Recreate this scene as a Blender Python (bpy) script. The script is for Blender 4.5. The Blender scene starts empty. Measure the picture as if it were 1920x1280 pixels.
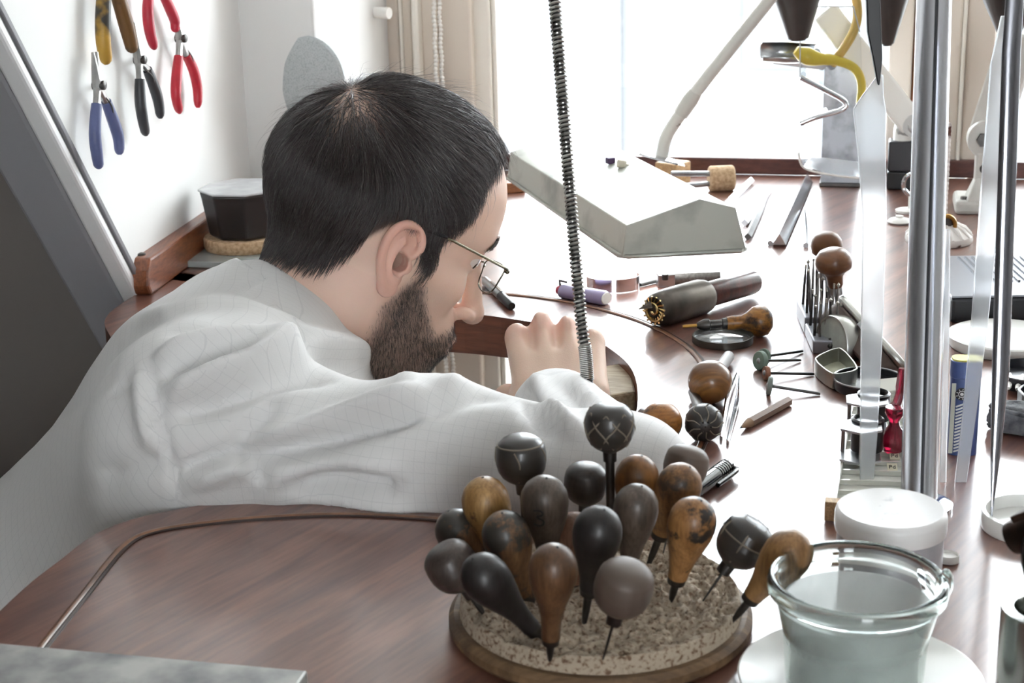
import bpy, bmesh, math, random
import numpy as np
from mathutils import Vector, Matrix, Euler

random.seed(7); np.random.seed(7)
scn = bpy.context.scene
COL = scn.collection
R = math.radians

# ------------------------------------------------------------------ camera
BZ = 0.90                      # bench top height
F = 3000.0                     # focal length in pixels of the 1920 wide frame
PITCH, ROLL = 17.0, -1.5
cam_d = bpy.data.cameras.new('camera'); cam = bpy.data.objects.new('camera', cam_d); COL.objects.link(cam)
cam.location = (0, 0, BZ + 0.383)
CM = Matrix.Rotation(R(90 - PITCH), 4, 'X') @ Matrix.Rotation(R(ROLL), 4, 'Z')
cam.rotation_euler = CM.to_euler()
cam_d.sensor_width = 36.0; cam_d.lens = F * 36.0 / 1920.0
cam_d.clip_start = 0.02; cam_d.clip_end = 200
cam_d.dof.use_dof = True; cam_d.dof.focus_distance = 1.16; cam_d.dof.aperture_fstop = 20.0
scn.camera = cam
CAM = Vector(cam.location); CM3 = CM.to_3x3(); CMI = CM3.inverted()

# ------------------------------------------------------------------ world, lights, exposure
w = bpy.data.worlds.new('world'); scn.world = w; w.use_nodes = True
bgn = w.node_tree.nodes['Background']
bgn.inputs[0].default_value = (0.93, 0.97, 1.0, 1); bgn.inputs[1].default_value = 5.0
scn.view_settings.view_transform = 'Standard'; scn.view_settings.look = 'None'
scn.view_settings.gamma = 1.0; scn.view_settings.use_curve_mapping = False
scn.view_settings.exposure = 1.7

# ------------------------------------------------------------------ pixel to place
def ray(px, py):
    return (CM3 @ Vector(((px - 960) / F, -(py - 640) / F, -1.0)))
def P(px, py, z=BZ):
    d = ray(px, py); t = (z - CAM.z) / d.z
    return CAM + d * t
def D(px, py, depth):
    d = ray(px, py); return CAM + d * (depth / d.y)
def PL(px, py, pt, n):
    d = ray(px, py); t = (Vector(pt) - CAM).dot(n) / d.dot(n); return CAM + d * t
def proj(p):
    q = CMI @ (Vector(p) - CAM); return (960 + F * q.x / -q.z, 640 - F * q.y / -q.z)
def proj_np(V):
    q = (np.asarray(V) - np.array(CAM)) @ np.array(CMI).T
    return 960 + F * q[:, 0] / -q[:, 2], 640 - F * q[:, 1] / -q[:, 2]

# ------------------------------------------------------------------ objects
def tag(o, label=None, cat=None, group=None, kind=None):
    if label: o['label'] = label
    if cat: o['category'] = cat
    if group: o['group'] = group
    if kind: o['kind'] = kind
    return o
def empty(name, loc=(0, 0, 0), rot=(0, 0, 0), label=None, cat=None, group=None):
    o = bpy.data.objects.new(name, None); COL.objects.link(o)
    o.location = loc; o.rotation_euler = rot; o.empty_display_size = 0.02
    return tag(o, label, cat, group)
def empty_m(name, M, label=None, cat=None, group=None):
    o = empty(name, (0, 0, 0), (0, 0, 0), label, cat, group); o.matrix_world = M; o.matrix_basis = M
    return o

class MB:
    def __init__(s): s.v = []; s.f = []
    def add(s, vs, fs, M=None):
        b = len(s.v)
        if M is not None: vs = [M @ Vector(q) for q in vs]
        s.v += [tuple(q) for q in vs]; s.f += [tuple(i + b for i in f) for f in fs]
        return s
    def box(s, sx, sy, sz, loc=(0, 0, 0), rot=(0, 0, 0), M=None):
        T = Matrix.Translation(loc) @ Euler(rot).to_matrix().to_4x4()
        if M is not None: T = M @ T
        x, y, z = sx / 2, sy / 2, sz / 2
        vs = [(-x, -y, -z), (x, -y, -z), (x, y, -z), (-x, y, -z), (-x, -y, z), (x, -y, z), (x, y, z), (-x, y, z)]
        fs = [(3, 2, 1, 0), (4, 5, 6, 7), (0, 1, 5, 4), (1, 2, 6, 5), (2, 3, 7, 6), (3, 0, 4, 7)]
        return s.add(vs, fs, T)
    def lathe(s, prof, n=24, M=None, sx=1.0, sy=1.0):
        vs = []; fs = []; rings = []
        for r, z in prof:
            if r < 1e-6:
                rings.append([len(vs)]); vs.append((0, 0, z))
            else:
                rings.append(list(range(len(vs), len(vs) + n)))
                vs += [(sx * r * math.cos(2 * math.pi * k / n), sy * r * math.sin(2 * math.pi * k / n), z) for k in range(n)]
        for a, b in zip(rings[:-1], rings[1:]):
            if len(a) == 1 and len(b) == 1: continue
            for k in range(n):
                k2 = (k + 1) % n
                if len(a) == 1: fs.append((a[0], b[k2], b[k]))
                elif len(b) == 1: fs.append((a[k], a[k2], b[0]))
                else: fs.append((a[k], a[k2], b[k2], b[k]))
        return s.add(vs, fs, M)
    def tube(s, pts, rad, n=10, cap=True, closed=False, M=None, flat=None):
        pts = [Vector(p) for p in pts]; m = len(pts)
        rads = rad if isinstance(rad, (list, tuple)) else [rad] * m
        vs = []; fs = []
        prev = None
        for i, p in enumerate(pts):
            if closed: t = pts[(i + 1) % m] - pts[i - 1]
            else: t = pts[min(i + 1, m - 1)] - pts[max(i - 1, 0)]
            if t.length < 1e-9: t = Vector((0, 0, 1))
            t.normalize()
            if prev is None:
                a = Vector((0, 0, 1)) if abs(t.z) < 0.9 else Vector((1, 0, 0))
                u = (a - t * a.dot(t)).normalized()
            else:
                u = (prev - t * prev.dot(t)).normalized()
            prev = u; v = t.cross(u)
            for k in range(n):
                a = 2 * math.pi * k / n
                c, d = math.cos(a), math.sin(a)
                if flat: c *= flat[0]; d *= flat[1]
                vs.append(p + (u * c + v * d) * rads[i])
        rng = range(m) if closed else range(m - 1)
        for i in rng:
            j = (i + 1) % m
            for k in range(n):
                k2 = (k + 1) % n
                fs.append((i * n + k, i * n + k2, j * n + k2, j * n + k))
        if cap and not closed:
            fs.append(tuple(range(n - 1, -1, -1))); fs.append(tuple((m - 1) * n + k for k in range(n)))
        return s.add(vs, fs, M)
    def prism(s, poly, z0, z1, M=None):
        n = len(poly)
        vs = [(p[0], p[1], z0) for p in poly] + [(p[0], p[1], z1) for p in poly]
        fs = [tuple(range(n - 1, -1, -1)), tuple(range(n, 2 * n))]
        for k in range(n):
            k2 = (k + 1) % n; fs.append((k, k2, n + k2, n + k))
        return s.add(vs, fs, M)
    def sphere(s, r, loc=(0, 0, 0), n=16, m=10, sc=(1, 1, 1), M=None):
        prof = [(r * math.sin(math.pi * i / m), -r * math.cos(math.pi * i / m)) for i in range(m + 1)]
        T = Matrix.Translation(loc) @ Matrix.Diagonal((*sc, 1))
        if M is not None: T = M @ T
        return s.lathe(prof, n, T)
    def build(s, name, mat, parent=None, smooth=True, bevel=0, seg=2, angle=40, loc=None):
        me = bpy.data.meshes.new(name)
        me.from_pydata(s.v, [], s.f); me.update()
        if me.polygons:
            bm = bmesh.new(); bm.from_mesh(me); bmesh.ops.recalc_face_normals(bm, faces=bm.faces); bm.to_mesh(me); bm.free()
        return link(name, me, mat, parent, smooth, bevel, seg, angle)

def link(name, me, mat, parent=None, smooth=True, bevel=0, seg=2, angle=40):
    o = bpy.data.objects.new(name, me); COL.objects.link(o)
    if mat is not None: me.materials.append(mat)
    if smooth and len(me.polygons):
        me.polygons.foreach_set('use_smooth', [True] * len(me.polygons))
        try: me.set_sharp_from_angle(angle=R(angle))
        except Exception: pass
    if bevel:
        m = o.modifiers.new('bevel', 'BEVEL'); m.width = bevel; m.segments = seg; m.limit_method = 'ANGLE'; m.angle_limit = R(35)
        m.harden_normals = False
    if parent: o.parent = parent
    return o
def rebase(o, loc):
    """move the origin of a mesh object to loc, keeping the shape where it stands"""
    o.data.transform(Matrix.Translation(-Vector(loc))); o.location = loc; return o
def frame(o, xdir, zdir=(0, 0, 1)):
    """matrix at o with local X along xdir and Z near zdir"""
    x = Vector(xdir).normalized(); z = Vector(zdir); y = z.cross(x).normalized(); z = x.cross(y).normalized()
    M = Matrix.Identity(4)
    for i in range(3): M[i][0] = x[i]; M[i][1] = y[i]; M[i][2] = z[i]; M[i][3] = o[i]
    return M
def zframe(o, zdir, xhint=(1, 0, 0)):
    z = Vector(zdir).normalized(); x = Vector(xhint); x = (x - z * x.dot(z)).normalized(); y = z.cross(x)
    M = Matrix.Identity(4)
    for i in range(3): M[i][0] = x[i]; M[i][1] = y[i]; M[i][2] = z[i]; M[i][3] = o[i]
    return M
def spline(pts, n=6, closed=False):
    pts = [Vector(p) for p in pts]; m = len(pts); out = []
    for i in range(m if closed else m - 1):
        if closed: p0, p1, p2, p3 = pts[i - 1], pts[i], pts[(i + 1) % m], pts[(i + 2) % m]
        else: p0, p1, p2, p3 = pts[max(i - 1, 0)], pts[i], pts[i + 1], pts[min(i + 2, m - 1)]
        for k in range(n):
            t = k / n
            out.append(0.5 * ((2 * p1) + (p2 - p0) * t + (2 * p0 - 5 * p1 + 4 * p2 - p3) * t * t + (3 * p1 - p0 - 3 * p2 + p3) * t ** 3))
    if not closed: out.append(pts[-1])
    return out

# ------------------------------------------------------------------ materials
MATS = {}
def srgb(c):
    if isinstance(c, str): c = tuple(int(c[i:i + 2], 16) for i in (0, 2, 4))
    return tuple(((v / 255) / 12.92 if v / 255 <= 0.04045 else ((v / 255 + 0.055) / 1.055) ** 2.4) for v in c)
def M_(name, col, rough=0.5, metal=0.0, spec=0.5, coat=0.0, noise=0.0, nscale=40.0, col2=None, bump=0.0, bscale=80.0, trans=0.0, ior=1.5, stretch=None, detail=4.0, lo=0.35, hi=0.65, emit=0.0, sss=0.0, coatr=0.1, alpha=1.0):
    if name in MATS: return MATS[name]
    m = bpy.data.materials.new(name); m.use_nodes = True; nt = m.node_tree; b = nt.nodes['Principled BSDF']
    c = srgb(col) if not isinstance(col, tuple) or max(col) > 1 else col
    b.inputs['Base Color'].default_value = (*c, 1); b.inputs['Roughness'].default_value = rough
    b.inputs['Metallic'].default_value = metal; b.inputs['Specular IOR Level'].default_value = spec
    b.inputs['Coat Weight'].default_value = coat; b.inputs['Coat Roughness'].default_value = coatr
    b.inputs['Transmission Weight'].default_value = trans; b.inputs['IOR'].default_value = ior
    b.inputs['Alpha'].default_value = alpha
    if sss: b.inputs['Subsurface Weight'].default_value = sss; b.inputs['Subsurface Scale'].default_value = 0.008
    if emit: b.inputs['Emission Color'].default_value = (*c, 1); b.inputs['Emission Strength'].default_value = emit
    tc = nt.nodes.new('ShaderNodeTexCoord'); mp = nt.nodes.new('ShaderNodeMapping'); nt.links.new(tc.outputs['Object'], mp.inputs[0])
    if stretch: mp.inputs['Scale'].default_value = stretch
    if noise or col2:
        n = nt.nodes.new('ShaderNodeTexNoise'); n.inputs['Scale'].default_value = nscale; n.inputs['Detail'].default_value = detail
        nt.links.new(mp.outputs[0], n.inputs['Vector'])
        r = nt.nodes.new('ShaderNodeValToRGB'); nt.links.new(n.outputs[0], r.inputs[0])
        c2 = srgb(col2) if col2 else tuple(v * (1 - noise) for v in c)
        r.color_ramp.elements[0].position = lo; r.color_ramp.elements[1].position = hi
        r.color_ramp.elements[0].color = (*c2, 1); r.color_ramp.elements[1].color = (*c, 1)
        nt.links.new(r.outputs[0], b.inputs['Base Color'])
    if bump:
        n2 = nt.nodes.new('ShaderNodeTexNoise'); n2.inputs['Scale'].default_value = bscale; n2.inputs['Detail'].default_value = 5
        nt.links.new(mp.outputs[0], n2.inputs['Vector'])
        bp = nt.nodes.new('ShaderNodeBump'); bp.inputs['Strength'].default_value = bump; bp.inputs['Distance'].default_value = 0.002
        nt.links.new(n2.outputs[0], bp.inputs['Height']); nt.links.new(bp.outputs[0], b.inputs['Normal'])
    MATS[name] = m; return m
def wood(name, c1, c2, scale=30.0, stretch=(1, 12, 12), rough=0.4, coat=0.0, dist=3.0, c3=None, bump=0.05, lo=0.3, hi=0.75, coatr=0.12, spec=0.5, rot=(0, 0, 0), dirt=None, dlo=0.45, dhi=0.6, dscale=22.0, grain=0.55):
    """long fibres along local X unless stretch says otherwise, with a second, fine grain; dirt is a dark patina in patches"""
    if name in MATS: return MATS[name]
    m = bpy.data.materials.new(name); m.use_nodes = True; nt = m.node_tree; b = nt.nodes['Principled BSDF']; L = nt.links
    b.inputs['Roughness'].default_value = rough; b.inputs['Coat Weight'].default_value = coat; b.inputs['Coat Roughness'].default_value = coatr
    b.inputs['Specular IOR Level'].default_value = spec
    tc = nt.nodes.new('ShaderNodeTexCoord'); mr = nt.nodes.new('ShaderNodeMapping'); mr.inputs['Rotation'].default_value = rot; mp = nt.nodes.new('ShaderNodeMapping')
    L.new(tc.outputs['Object'], mr.inputs[0]); L.new(mr.outputs[0], mp.inputs[0]); mp.inputs['Scale'].default_value = stretch
    n1 = nt.nodes.new('ShaderNodeTexNoise'); n1.inputs['Scale'].default_value = scale; n1.inputs['Detail'].default_value = 6; n1.inputs['Distortion'].default_value = dist * 0.2
    n2 = nt.nodes.new('ShaderNodeTexNoise'); n2.inputs['Scale'].default_value = scale * 5; n2.inputs['Detail'].default_value = 4
    L.new(mp.outputs[0], n1.inputs['Vector']); L.new(mp.outputs[0], n2.inputs['Vector'])
    r = nt.nodes.new('ShaderNodeValToRGB'); L.new(n1.outputs[0], r.inputs[0])
    r.color_ramp.elements[0].position = lo; r.color_ramp.elements[1].position = hi
    r.color_ramp.elements[0].color = (*srgb(c2), 1); r.color_ramp.elements[1].color = (*srgb(c1), 1)
    mx = nt.nodes.new('ShaderNodeMix'); mx.data_type = 'RGBA'; mx.blend_type = 'MULTIPLY'; mx.inputs[0].default_value = grain
    g = nt.nodes.new('ShaderNodeValToRGB'); L.new(n2.outputs[0], g.inputs[0]); g.color_ramp.elements[0].position = 0.35; g.color_ramp.elements[1].position = 0.6
    g.color_ramp.elements[0].color = (0.42, 0.38, 0.36, 1); g.color_ramp.elements[1].color = (1, 1, 1, 1)
    L.new(r.outputs[0], mx.inputs[6]); L.new(g.outputs[0], mx.inputs[7])
    out = mx.outputs[2]
    if dirt:
        n3 = nt.nodes.new('ShaderNodeTexNoise'); n3.inputs['Scale'].default_value = dscale; n3.inputs['Detail'].default_value = 8; n3.inputs['Roughness'].default_value = 0.65
        L.new(tc.outputs['Object'], n3.inputs['Vector'])
        r3 = nt.nodes.new('ShaderNodeValToRGB'); L.new(n3.outputs[0], r3.inputs[0]); r3.color_ramp.elements[0].position = dlo; r3.color_ramp.elements[1].position = dhi
        m3 = nt.nodes.new('ShaderNodeMix'); m3.data_type = 'RGBA'; L.new(r3.outputs[0], m3.inputs[0])
        L.new(out, m3.inputs[6]); m3.inputs[7].default_value = (*srgb(dirt), 1); out = m3.outputs[2]
    L.new(out, b.inputs['Base Color'])
    if bump:
        bp = nt.nodes.new('ShaderNodeBump'); bp.inputs['Strength'].default_value = bump; bp.inputs['Distance'].default_value = 0.001
        L.new(n2.outputs[0], bp.inputs['Height']); L.new(bp.outputs[0], b.inputs['Normal'])
    MATS[name] = m; return m
def glass(name, tint=(1, 1, 1), rough=0.0, ior=1.45, thin=False, refl=0.08):
    if name in MATS: return MATS[name]
    m = bpy.data.materials.new(name); m.use_nodes = True; nt = m.node_tree
    for n in list(nt.nodes):
        if n.type == 'BSDF_PRINCIPLED': nt.nodes.remove(n)
    out = [n for n in nt.nodes if n.type == 'OUTPUT_MATERIAL'][0]
    if thin:
        t = nt.nodes.new('ShaderNodeBsdfTransparent'); t.inputs[0].default_value = (*tint, 1)
        g = nt.nodes.new('ShaderNodeBsdfGlossy'); g.inputs['Roughness'].default_value = rough
        lw = nt.nodes.new('ShaderNodeLayerWeight'); pw = nt.nodes.new('ShaderNodeMath'); pw.operation = 'POWER'; pw.inputs[1].default_value = 4.0; nt.links.new(lw.outputs['Facing'], pw.inputs[0]); ad = nt.nodes.new('ShaderNodeMath'); ad.operation = 'MULTIPLY_ADD'; ad.inputs[1].default_value = 0.6; ad.inputs[2].default_value = 0.04; nt.links.new(pw.outputs[0], ad.inputs[0])
        mx = nt.nodes.new('ShaderNodeMixShader'); nt.links.new(ad.outputs[0], mx.inputs[0]); nt.links.new(t.outputs[0], mx.inputs[1]); nt.links.new(g.outputs[0], mx.inputs[2])
        nt.links.new(mx.outputs[0], out.inputs[0])
    else:
        g = nt.nodes.new('ShaderNodeBsdfGlass'); g.inputs['Color'].default_value = (*tint, 1); g.inputs['Roughness'].default_value = rough; g.inputs['IOR'].default_value = ior
        nt.links.new(g.outputs[0], out.inputs[0])
    MATS[name] = m; return m
STEEL = M_('brushed_steel', 'b4b6b8', 0.28, 1.0, noise=0.25, nscale=60)
DSTEEL = M_('dark_steel', '5a5856', 0.4, 1.0, noise=0.35, nscale=90)
CHROME = M_('chrome', 'd6d8dc', 0.08, 1.0)
BLACKP = M_('black_plastic', '17171a', 0.35)
WHITEP = M_('white_paint', 'e9e7e2', 0.45)
# ================================================================== the room
YAW = 13.0
W0 = P(1500, 329); UX = Vector((math.cos(R(YAW)), -math.sin(R(YAW)), 0)); VX = Vector((math.sin(R(YAW)), math.cos(R(YAW)), 0))
def W(u, v, z): return W0 + UX * u + VX * v + Vector((0, 0, z - W0.z))
def wu(px, py, v=0.0):
    q = PL(px, py, W(0, v, 1), VX); return (q - W0).dot(UX), q.z
WM = Matrix.Identity(4)
for i in range(3): WM[i][0] = UX[i]; WM[i][1] = VX[i]; WM[i][2] = (0, 0, 1)[i]; WM[i][3] = W0[i]
WM[2][3] = 0.0
def wbox(mb, u0, u1, v0, v1, z0, z1):
    return mb.box(u1 - u0, v1 - v0, z1 - z0, ((u0 + u1) / 2, (v0 + v1) / 2, (z0 + z1) / 2), M=WM)

wall_m = M_('wall_paint', 'e8e8e6', 0.75, noise=0.04, nscale=3, bump=0.04, bscale=300)
frame_m = M_('window_frame_paint', 'eee9df', 0.5, noise=0.05, nscale=8)
beige_m = M_('beige_panel_paint', 'd8cdc0', 0.55, noise=0.05, nscale=5)
bench_m = wood('bench_varnished_wood', '8b6150', '62413a', scale=5.0, stretch=(1.2, 11, 1), rough=0.34, coat=0.9, coatr=0.16, rot=(0, 0, R(-55)), bump=0.03, lo=0.3, hi=0.7, grain=0.35)
edge_m = wood('bench_edge_wood', '7b4a35', '4f2d20', scale=10.0, stretch=(1, 1, 9), rough=0.55, bump=0.05)
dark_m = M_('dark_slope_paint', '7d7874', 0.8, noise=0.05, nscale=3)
floor_m = wood('floor_boards', '8a7a6a', '6b5c4e', scale=4, stretch=(1, 12, 1), rough=0.6)

# floor and far enclosing shell (walls that the photograph implies round the workshop)
mb = MB(); mb.box(6, 6, 0.1, (-0.3, 0.2, -0.05)); o = mb.build('floor', floor_m, smooth=False); tag(o, kind='structure')
CEIL = 2.35
mb = MB(); mb.box(6, 6, 0.1, (-0.3, 0.2, CEIL + 0.05)); o = mb.build('ceiling', wall_m, smooth=False); tag(o, kind='structure')

# ---- window wall
SILL = BZ + 0.012; ZLOW = 0.42
zt = 2.12
uL, _ = wu(905, 150, 0.06); uR, _ = wu(1690, 150, 0.06)
uR2, _ = wu(1872, 150, 0.06)
wall_top = MB(); wbox(wall_top, -2.2, 2.6, 0.0, 0.14, zt, CEIL)
wbox(wall_top, -2.2, 2.6, 0.0, 0.14, 0, ZLOW)
wbox(wall_top, 1.75, 2.6, 0.0, 0.14, ZLOW, zt)
o = wall_top.build('wall_back', wall_m, smooth=False); tag(o, kind='structure')
# frames of the windows
def window(name, u0, u1, z0, z1, mull=()):
    e = empty(name, W((u0 + u1) / 2, 0.07, z0)); e['kind'] = 'structure'
    def part(nm, a, b, c, d, v0=0.045, v1=0.095, m=frame_m):
        mb = MB(); wbox(mb, a, b, v0, v1, c, d); q = mb.build(nm, m, None, smooth=False, bevel=0.003)
        q.data.transform(Matrix.Translation(-e.location)); q.parent = e
    t = 0.03
    part('frame_stile', u0, u0 + t, z0, z1); part('frame_stile', u1 - t, u1, z0, z1)
    part('frame_rail', u0 + t, u1 - t, z0 - 0.03, z0 + 0.006); part('frame_rail', u0 + t, u1 - t, z1 - t, z1)
    part('sash_bead', u0 + t, u0 + t + 0.007, z0 + 0.012, z1 - t, 0.05, 0.08)
    part('pane', u0 + t, u1 - t, z0 + 0.012, z1 - t, 0.068, 0.072, glass('window_pane', (0.97, 0.985, 0.99), 0, 1.45, thin=True))
    return e
uLf, _ = wu(884, 150, 0.06)
window('window_1', uLf, uR + 0.03, ZLOW + 0.01, zt)
window('window_2', uR2 - 0.03, 1.72, ZLOW + 0.01, zt)
# beige post between the two windows: each board its own
e = empty('trim_1', W(uR + 0.06, 0.02, SILL)); e['kind'] = 'structure'
def wpart(e, nm, px0, px1, v0, v1, z0, z1, m, py=150, bev=0.003):
    a, _ = wu(px0, py, v0); b, _ = wu(px1, py, v0)
    mb = MB(); wbox(mb, a, b, v0, v1, z0, z1); q = mb.build(nm, m, None, smooth=False, bevel=bev)
    q.data.transform(Matrix.Translation(-e.location)); q.parent = e; return q
wpart(e, 'beige_board', 1664, 1709, 0.020, 0.06, SILL, zt, beige_m)
wpart(e, 'oak_strip', 1709.5, 1715, 0.030, 0.06, SILL, zt, M_('oak_strip', 'a5693d', 0.5))
wpart(e, 'beige_board', 1716, 1800, 0.012, 0.06, SILL, zt, beige_m)
wpart(e, 'white_bead', 1800, 1808, 0.008, 0.06, SILL, zt, frame_m)
wpart(e, 'beige_board', 1808, 1862, 0.014, 0.06, SILL, zt, beige_m)
# boards left of the window
e = empty('trim_2', W(uLf - 0.1, 0.02, SILL)); e['kind'] = 'structure'
zl = ZLOW
wpart(e, 'beige_board', 822, 886, 0.030, 0.06, zl, zt, beige_m)
wpart(e, 'dark_gap', 789, 793, 0.045, 0.06, zl, zt, M_('gap_shadow_paint', '6b655e', 0.8))
wpart(e, 'white_bead', 775, 789, 0.010, 0.06, zl, zt, frame_m)
wpart(e, 'beige_board', 793, 822, 0.024, 0.06, zl, zt, beige_m)
wpart(e, 'beige_board', 756, 775, 0.024, 0.06, zl, zt, beige_m)
wpart(e, 'white_bead', 752, 758, 0.016, 0.06, zl, zt, frame_m)
wpart(e, 'beige_board', 700, 752, 0.022, 0.06, zl, zt, beige_m)
wpart(e, 'beige_board', 678, 700, 0.034, 0.06, zl, zt, M_('beige_panel_deep', 'cbbcae', 0.55))
wpart(e, 'white_board', 630, 678, -0.010, 0.06, zl, zt, frame_m)
wpart(e, 'dark_gap', 624, 630, 0.03, 0.06, zl, zt, M_('gap_shadow_paint', '6b655e', 0.8))
wpart(e, 'white_board', 380, 624, 0.0, 0.06, zl, zt, frame_m)

# ---- left wall (cheek of the dormer) and pier
L0 = P(300, 520); L1 = P(475, 392)
LD = (L1 - L0); LD.z = 0; LD.normalize(); LN = Vector((LD.y, -LD.x, 0))      # LN points into the room
def lw(px, py, off=0.0): return PL(px, py, L0 + LN * off, LN)
zt2 = 2.3
A = lw(-40, -50); Bp = lw(262, 540)
sl = (A - Bp).normalized()
top = Bp + sl * ((zt2 - Bp.z) / sl.z)
low = Bp - sl * ((Bp.z - 0.0) / sl.z)
c1 = Vector((L1.x, L1.y, zt2)); c0 = Vector((L1.x, L1.y, 0.0))
mb = MB()
poly = [Bp, Vector((Bp.x, Bp.y, BZ - 0.1)), Vector((L1.x, L1.y, BZ - 0.1)), c1, top]
back = [p - LN * 0.008 for p in poly]
mb.add(poly + back, [(0, 1, 2, 3, 4), (9, 8, 7, 6, 5)] + [(k, (k + 1) % 5, 5 + (k + 1) % 5, 5 + k) for k in range(5)])
o = mb.build('wall_left', wall_m, smooth=False); tag(o, kind='structure')
# pier between the cheek and the window boards
pr = PL(596, 150, L1, VX); ur = (pr - L1).dot(UX)
vv = (W0 - L1).dot(VX)
mb = MB()
q = [L1 - UX * 0.3, L1 + UX * ur, L1 + UX * ur + VX * (vv + 0.02), L1 - UX * 0.3 + VX * (vv + 0.02)]
mb.prism([(p.x, p.y) for p in q], BZ - 0.1, zt2)
o = mb.build('wall_pier', M_('pier_paint', 'dcdcda', 0.7, noise=0.05, nscale=4), smooth=False, bevel=0.004); tag(o, kind='structure')
# sloping roof lining left of the cheek
S_ = -LN
mb = MB()
a0 = top - LN * 0.05; b0 = low - LN * 0.05
a1 = a0 + S_ * 3.0; b1 = b0 + S_ * 3.0
nrm = (a1 - a0).cross(b0 - a0).normalized()
if nrm.y > 0: nrm = -nrm
th = -nrm * 0.05
pts = [a0, a1, b1, b0]; pts2 = [p + th for p in pts]
mb.add(pts + pts2, [(0, 1, 2, 3), (7, 6, 5, 4), (0, 4, 5, 1), (1, 5, 6, 2), (2, 6, 7, 3), (3, 7, 4, 0)])
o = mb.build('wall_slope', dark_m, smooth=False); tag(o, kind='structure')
# edge boards along the slope
e = empty('trim_3', Bp); e['kind'] = 'structure'
def slope_board(nm, s0, s1, off0, off1, m, bev=0.004, lo=-0.22):
    # s: across the slope edge (towards the room side +), off: out of the slope plane
    a, b = Bp + sl * lo, top
    ac = nrm
    mb = MB(); vs = []
    for p in (a, b):
        for (s, f) in ((s0, off0), (s1, off0), (s1, off1), (s0, off1)): vs.append(p + LN * s + ac * f)
    mb.add(vs, [(3, 2, 1, 0), (4, 5, 6, 7), (0, 1, 5, 4), (1, 2, 6, 5), (2, 3, 7, 6), (3, 0, 4, 7)])
    q = mb.build(nm, m, None, smooth=False, bevel=bev); q.data.transform(Matrix.Translation(-e.location)); q.parent = e
slope_board('edge_board', -0.066, -0.016, -0.001, 0.010, M_('slope_edge_shaded', '97979a', 0.4), 0.004)  # shade of the face turned down and left is put into this grey
slope_board('edge_strip', -0.016, 0.001, 0.0, 0.011, M_('slope_strip_paint', 'e6e6e6', 0.4), 0.003)
slope_board('edge_bead', -0.004, 0.003, -0.006, 0.0, M_('slope_bead_paint', '77767a', 0.5), 0.001)
# rest of the room behind the camera: side walls, rear wall with an unseen opening added and sized for fill light
room_m = M_('room_paint', 'a9a6a2', 0.8, noise=0.04, nscale=3)
rw = MB(); rw.box(0.1, 6, CEIL, (2.7, 0.2, CEIL / 2)); o = rw.build('wall_right', room_m, smooth=False); tag(o, kind='structure')
rw = MB(); rw.box(0.1, 6, CEIL, (-3.2, 0.2, CEIL / 2)); o = rw.build('wall_far_left', room_m, smooth=False); tag(o, kind='structure')
rw = MB(); yb = -2.7
rw.box(6, 0.1, 0.85, (-0.3, yb, 0.425)); rw.box(6, 0.1, 0.15, (-0.3, yb, CEIL - 0.075))
rw.box(3.1, 0.1, CEIL - 1.0, (-1.75, yb, 0.85 + (CEIL - 1.0) / 2)); rw.box(2.1, 0.1, CEIL - 1.0, (1.65, yb, 0.85 + (CEIL - 1.0) / 2))
o = rw.build('wall_rear', room_m, smooth=False); tag(o, kind='structure')

# ---- outside: pale terrace railing and a washed-out facade
out_m = M_('facade_paint', '585a5c', 0.8); outg_m = M_('facade_glass', '575859', 0.8, spec=0.1)
fac = empty('facade_building', W(0.2, 6.0, 0), label='washed-out pale house front beyond the window', cat='building')
def fpart(nm, u0, u1, z0, z1, v0, v1, m):
    mb = MB(); wbox(mb, u0, u1, v0, v1, z0, z1); q = mb.build(nm, m, None, smooth=False); q.data.transform(Matrix.Translation(-fac.location)); q.parent = fac
fpart('wall', -3, 4, -2, 1.0, 6.0, 6.3, out_m)
for (a, b, c, d) in ((-1.55, -1.15, -0.2, 0.75), (-0.55, 0.05, 0.25, 0.8), (0.25, 0.85, 0.3, 0.85), (1.25, 1.9, 0.3, 0.8)):
    fpart('window', a, b, c, d, 5.96, 6.0, outg_m)
rail = empty('terrace_railing', W(0.0, 1.6, 0), label='white terrace railing outside the window', cat='railing')
for i, u in enumerate((-0.34, -0.30, -0.26, -0.05, 0.25, 0.52, 0.8)):
    mb = MB(); wbox(mb, u - 0.012, u + 0.012, 1.6, 1.62, 0.3, 1.25); q = mb.build('baluster', WHITEP, None, smooth=False); q.data.transform(Matrix.Translation(-rail.location)); q.parent = rail
mb = MB(); wbox(mb, -1.0, 1.2, 1.595, 1.625, 1.25, 1.27); q = mb.build('handrail', WHITEP, None, smooth=False); q.data.transform(Matrix.Translation(-rail.location)); q.parent = rail

# ================================================================== the workbench
bench = empty('workbench', P(1400, 900), label='long reddish-brown varnished jeweller workbench with a round cut-out', cat='workbench')
def bpart(o):
    o.data.transform(Matrix.Translation(-bench.location)); o.parent = bench; return o
cut = [(-260, 1420), (-120, 1265), (0, 1145), (60, 1090), (112, 1050), (158, 1014), (205, 988), (262, 969), (330, 955), (420, 940), (520, 930), (640, 928), (760, 935), (900, 938), (1040, 915), (1130, 870), (1180, 810), (1196, 750), (1186, 695), (1150, 658), (1095, 628), (1000, 604), (870, 588), (700, 584), (520, 600), (370, 630), (245, 655)]
far = [(208, 632), (196, 606), (206, 586), (232, 566), (262, 545), (300, 505)]
cutw = spline([P(*q) for q in cut], 4); farw = spline([P(*q) for q in far], 4)
bl = []
bl += [(p.x, p.y) for p in cutw] + [(p.x, p.y) for p in farw[0:]]
ext = [L1 - UX * 0.02, W(-1.0, 0, 0), ]
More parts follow.
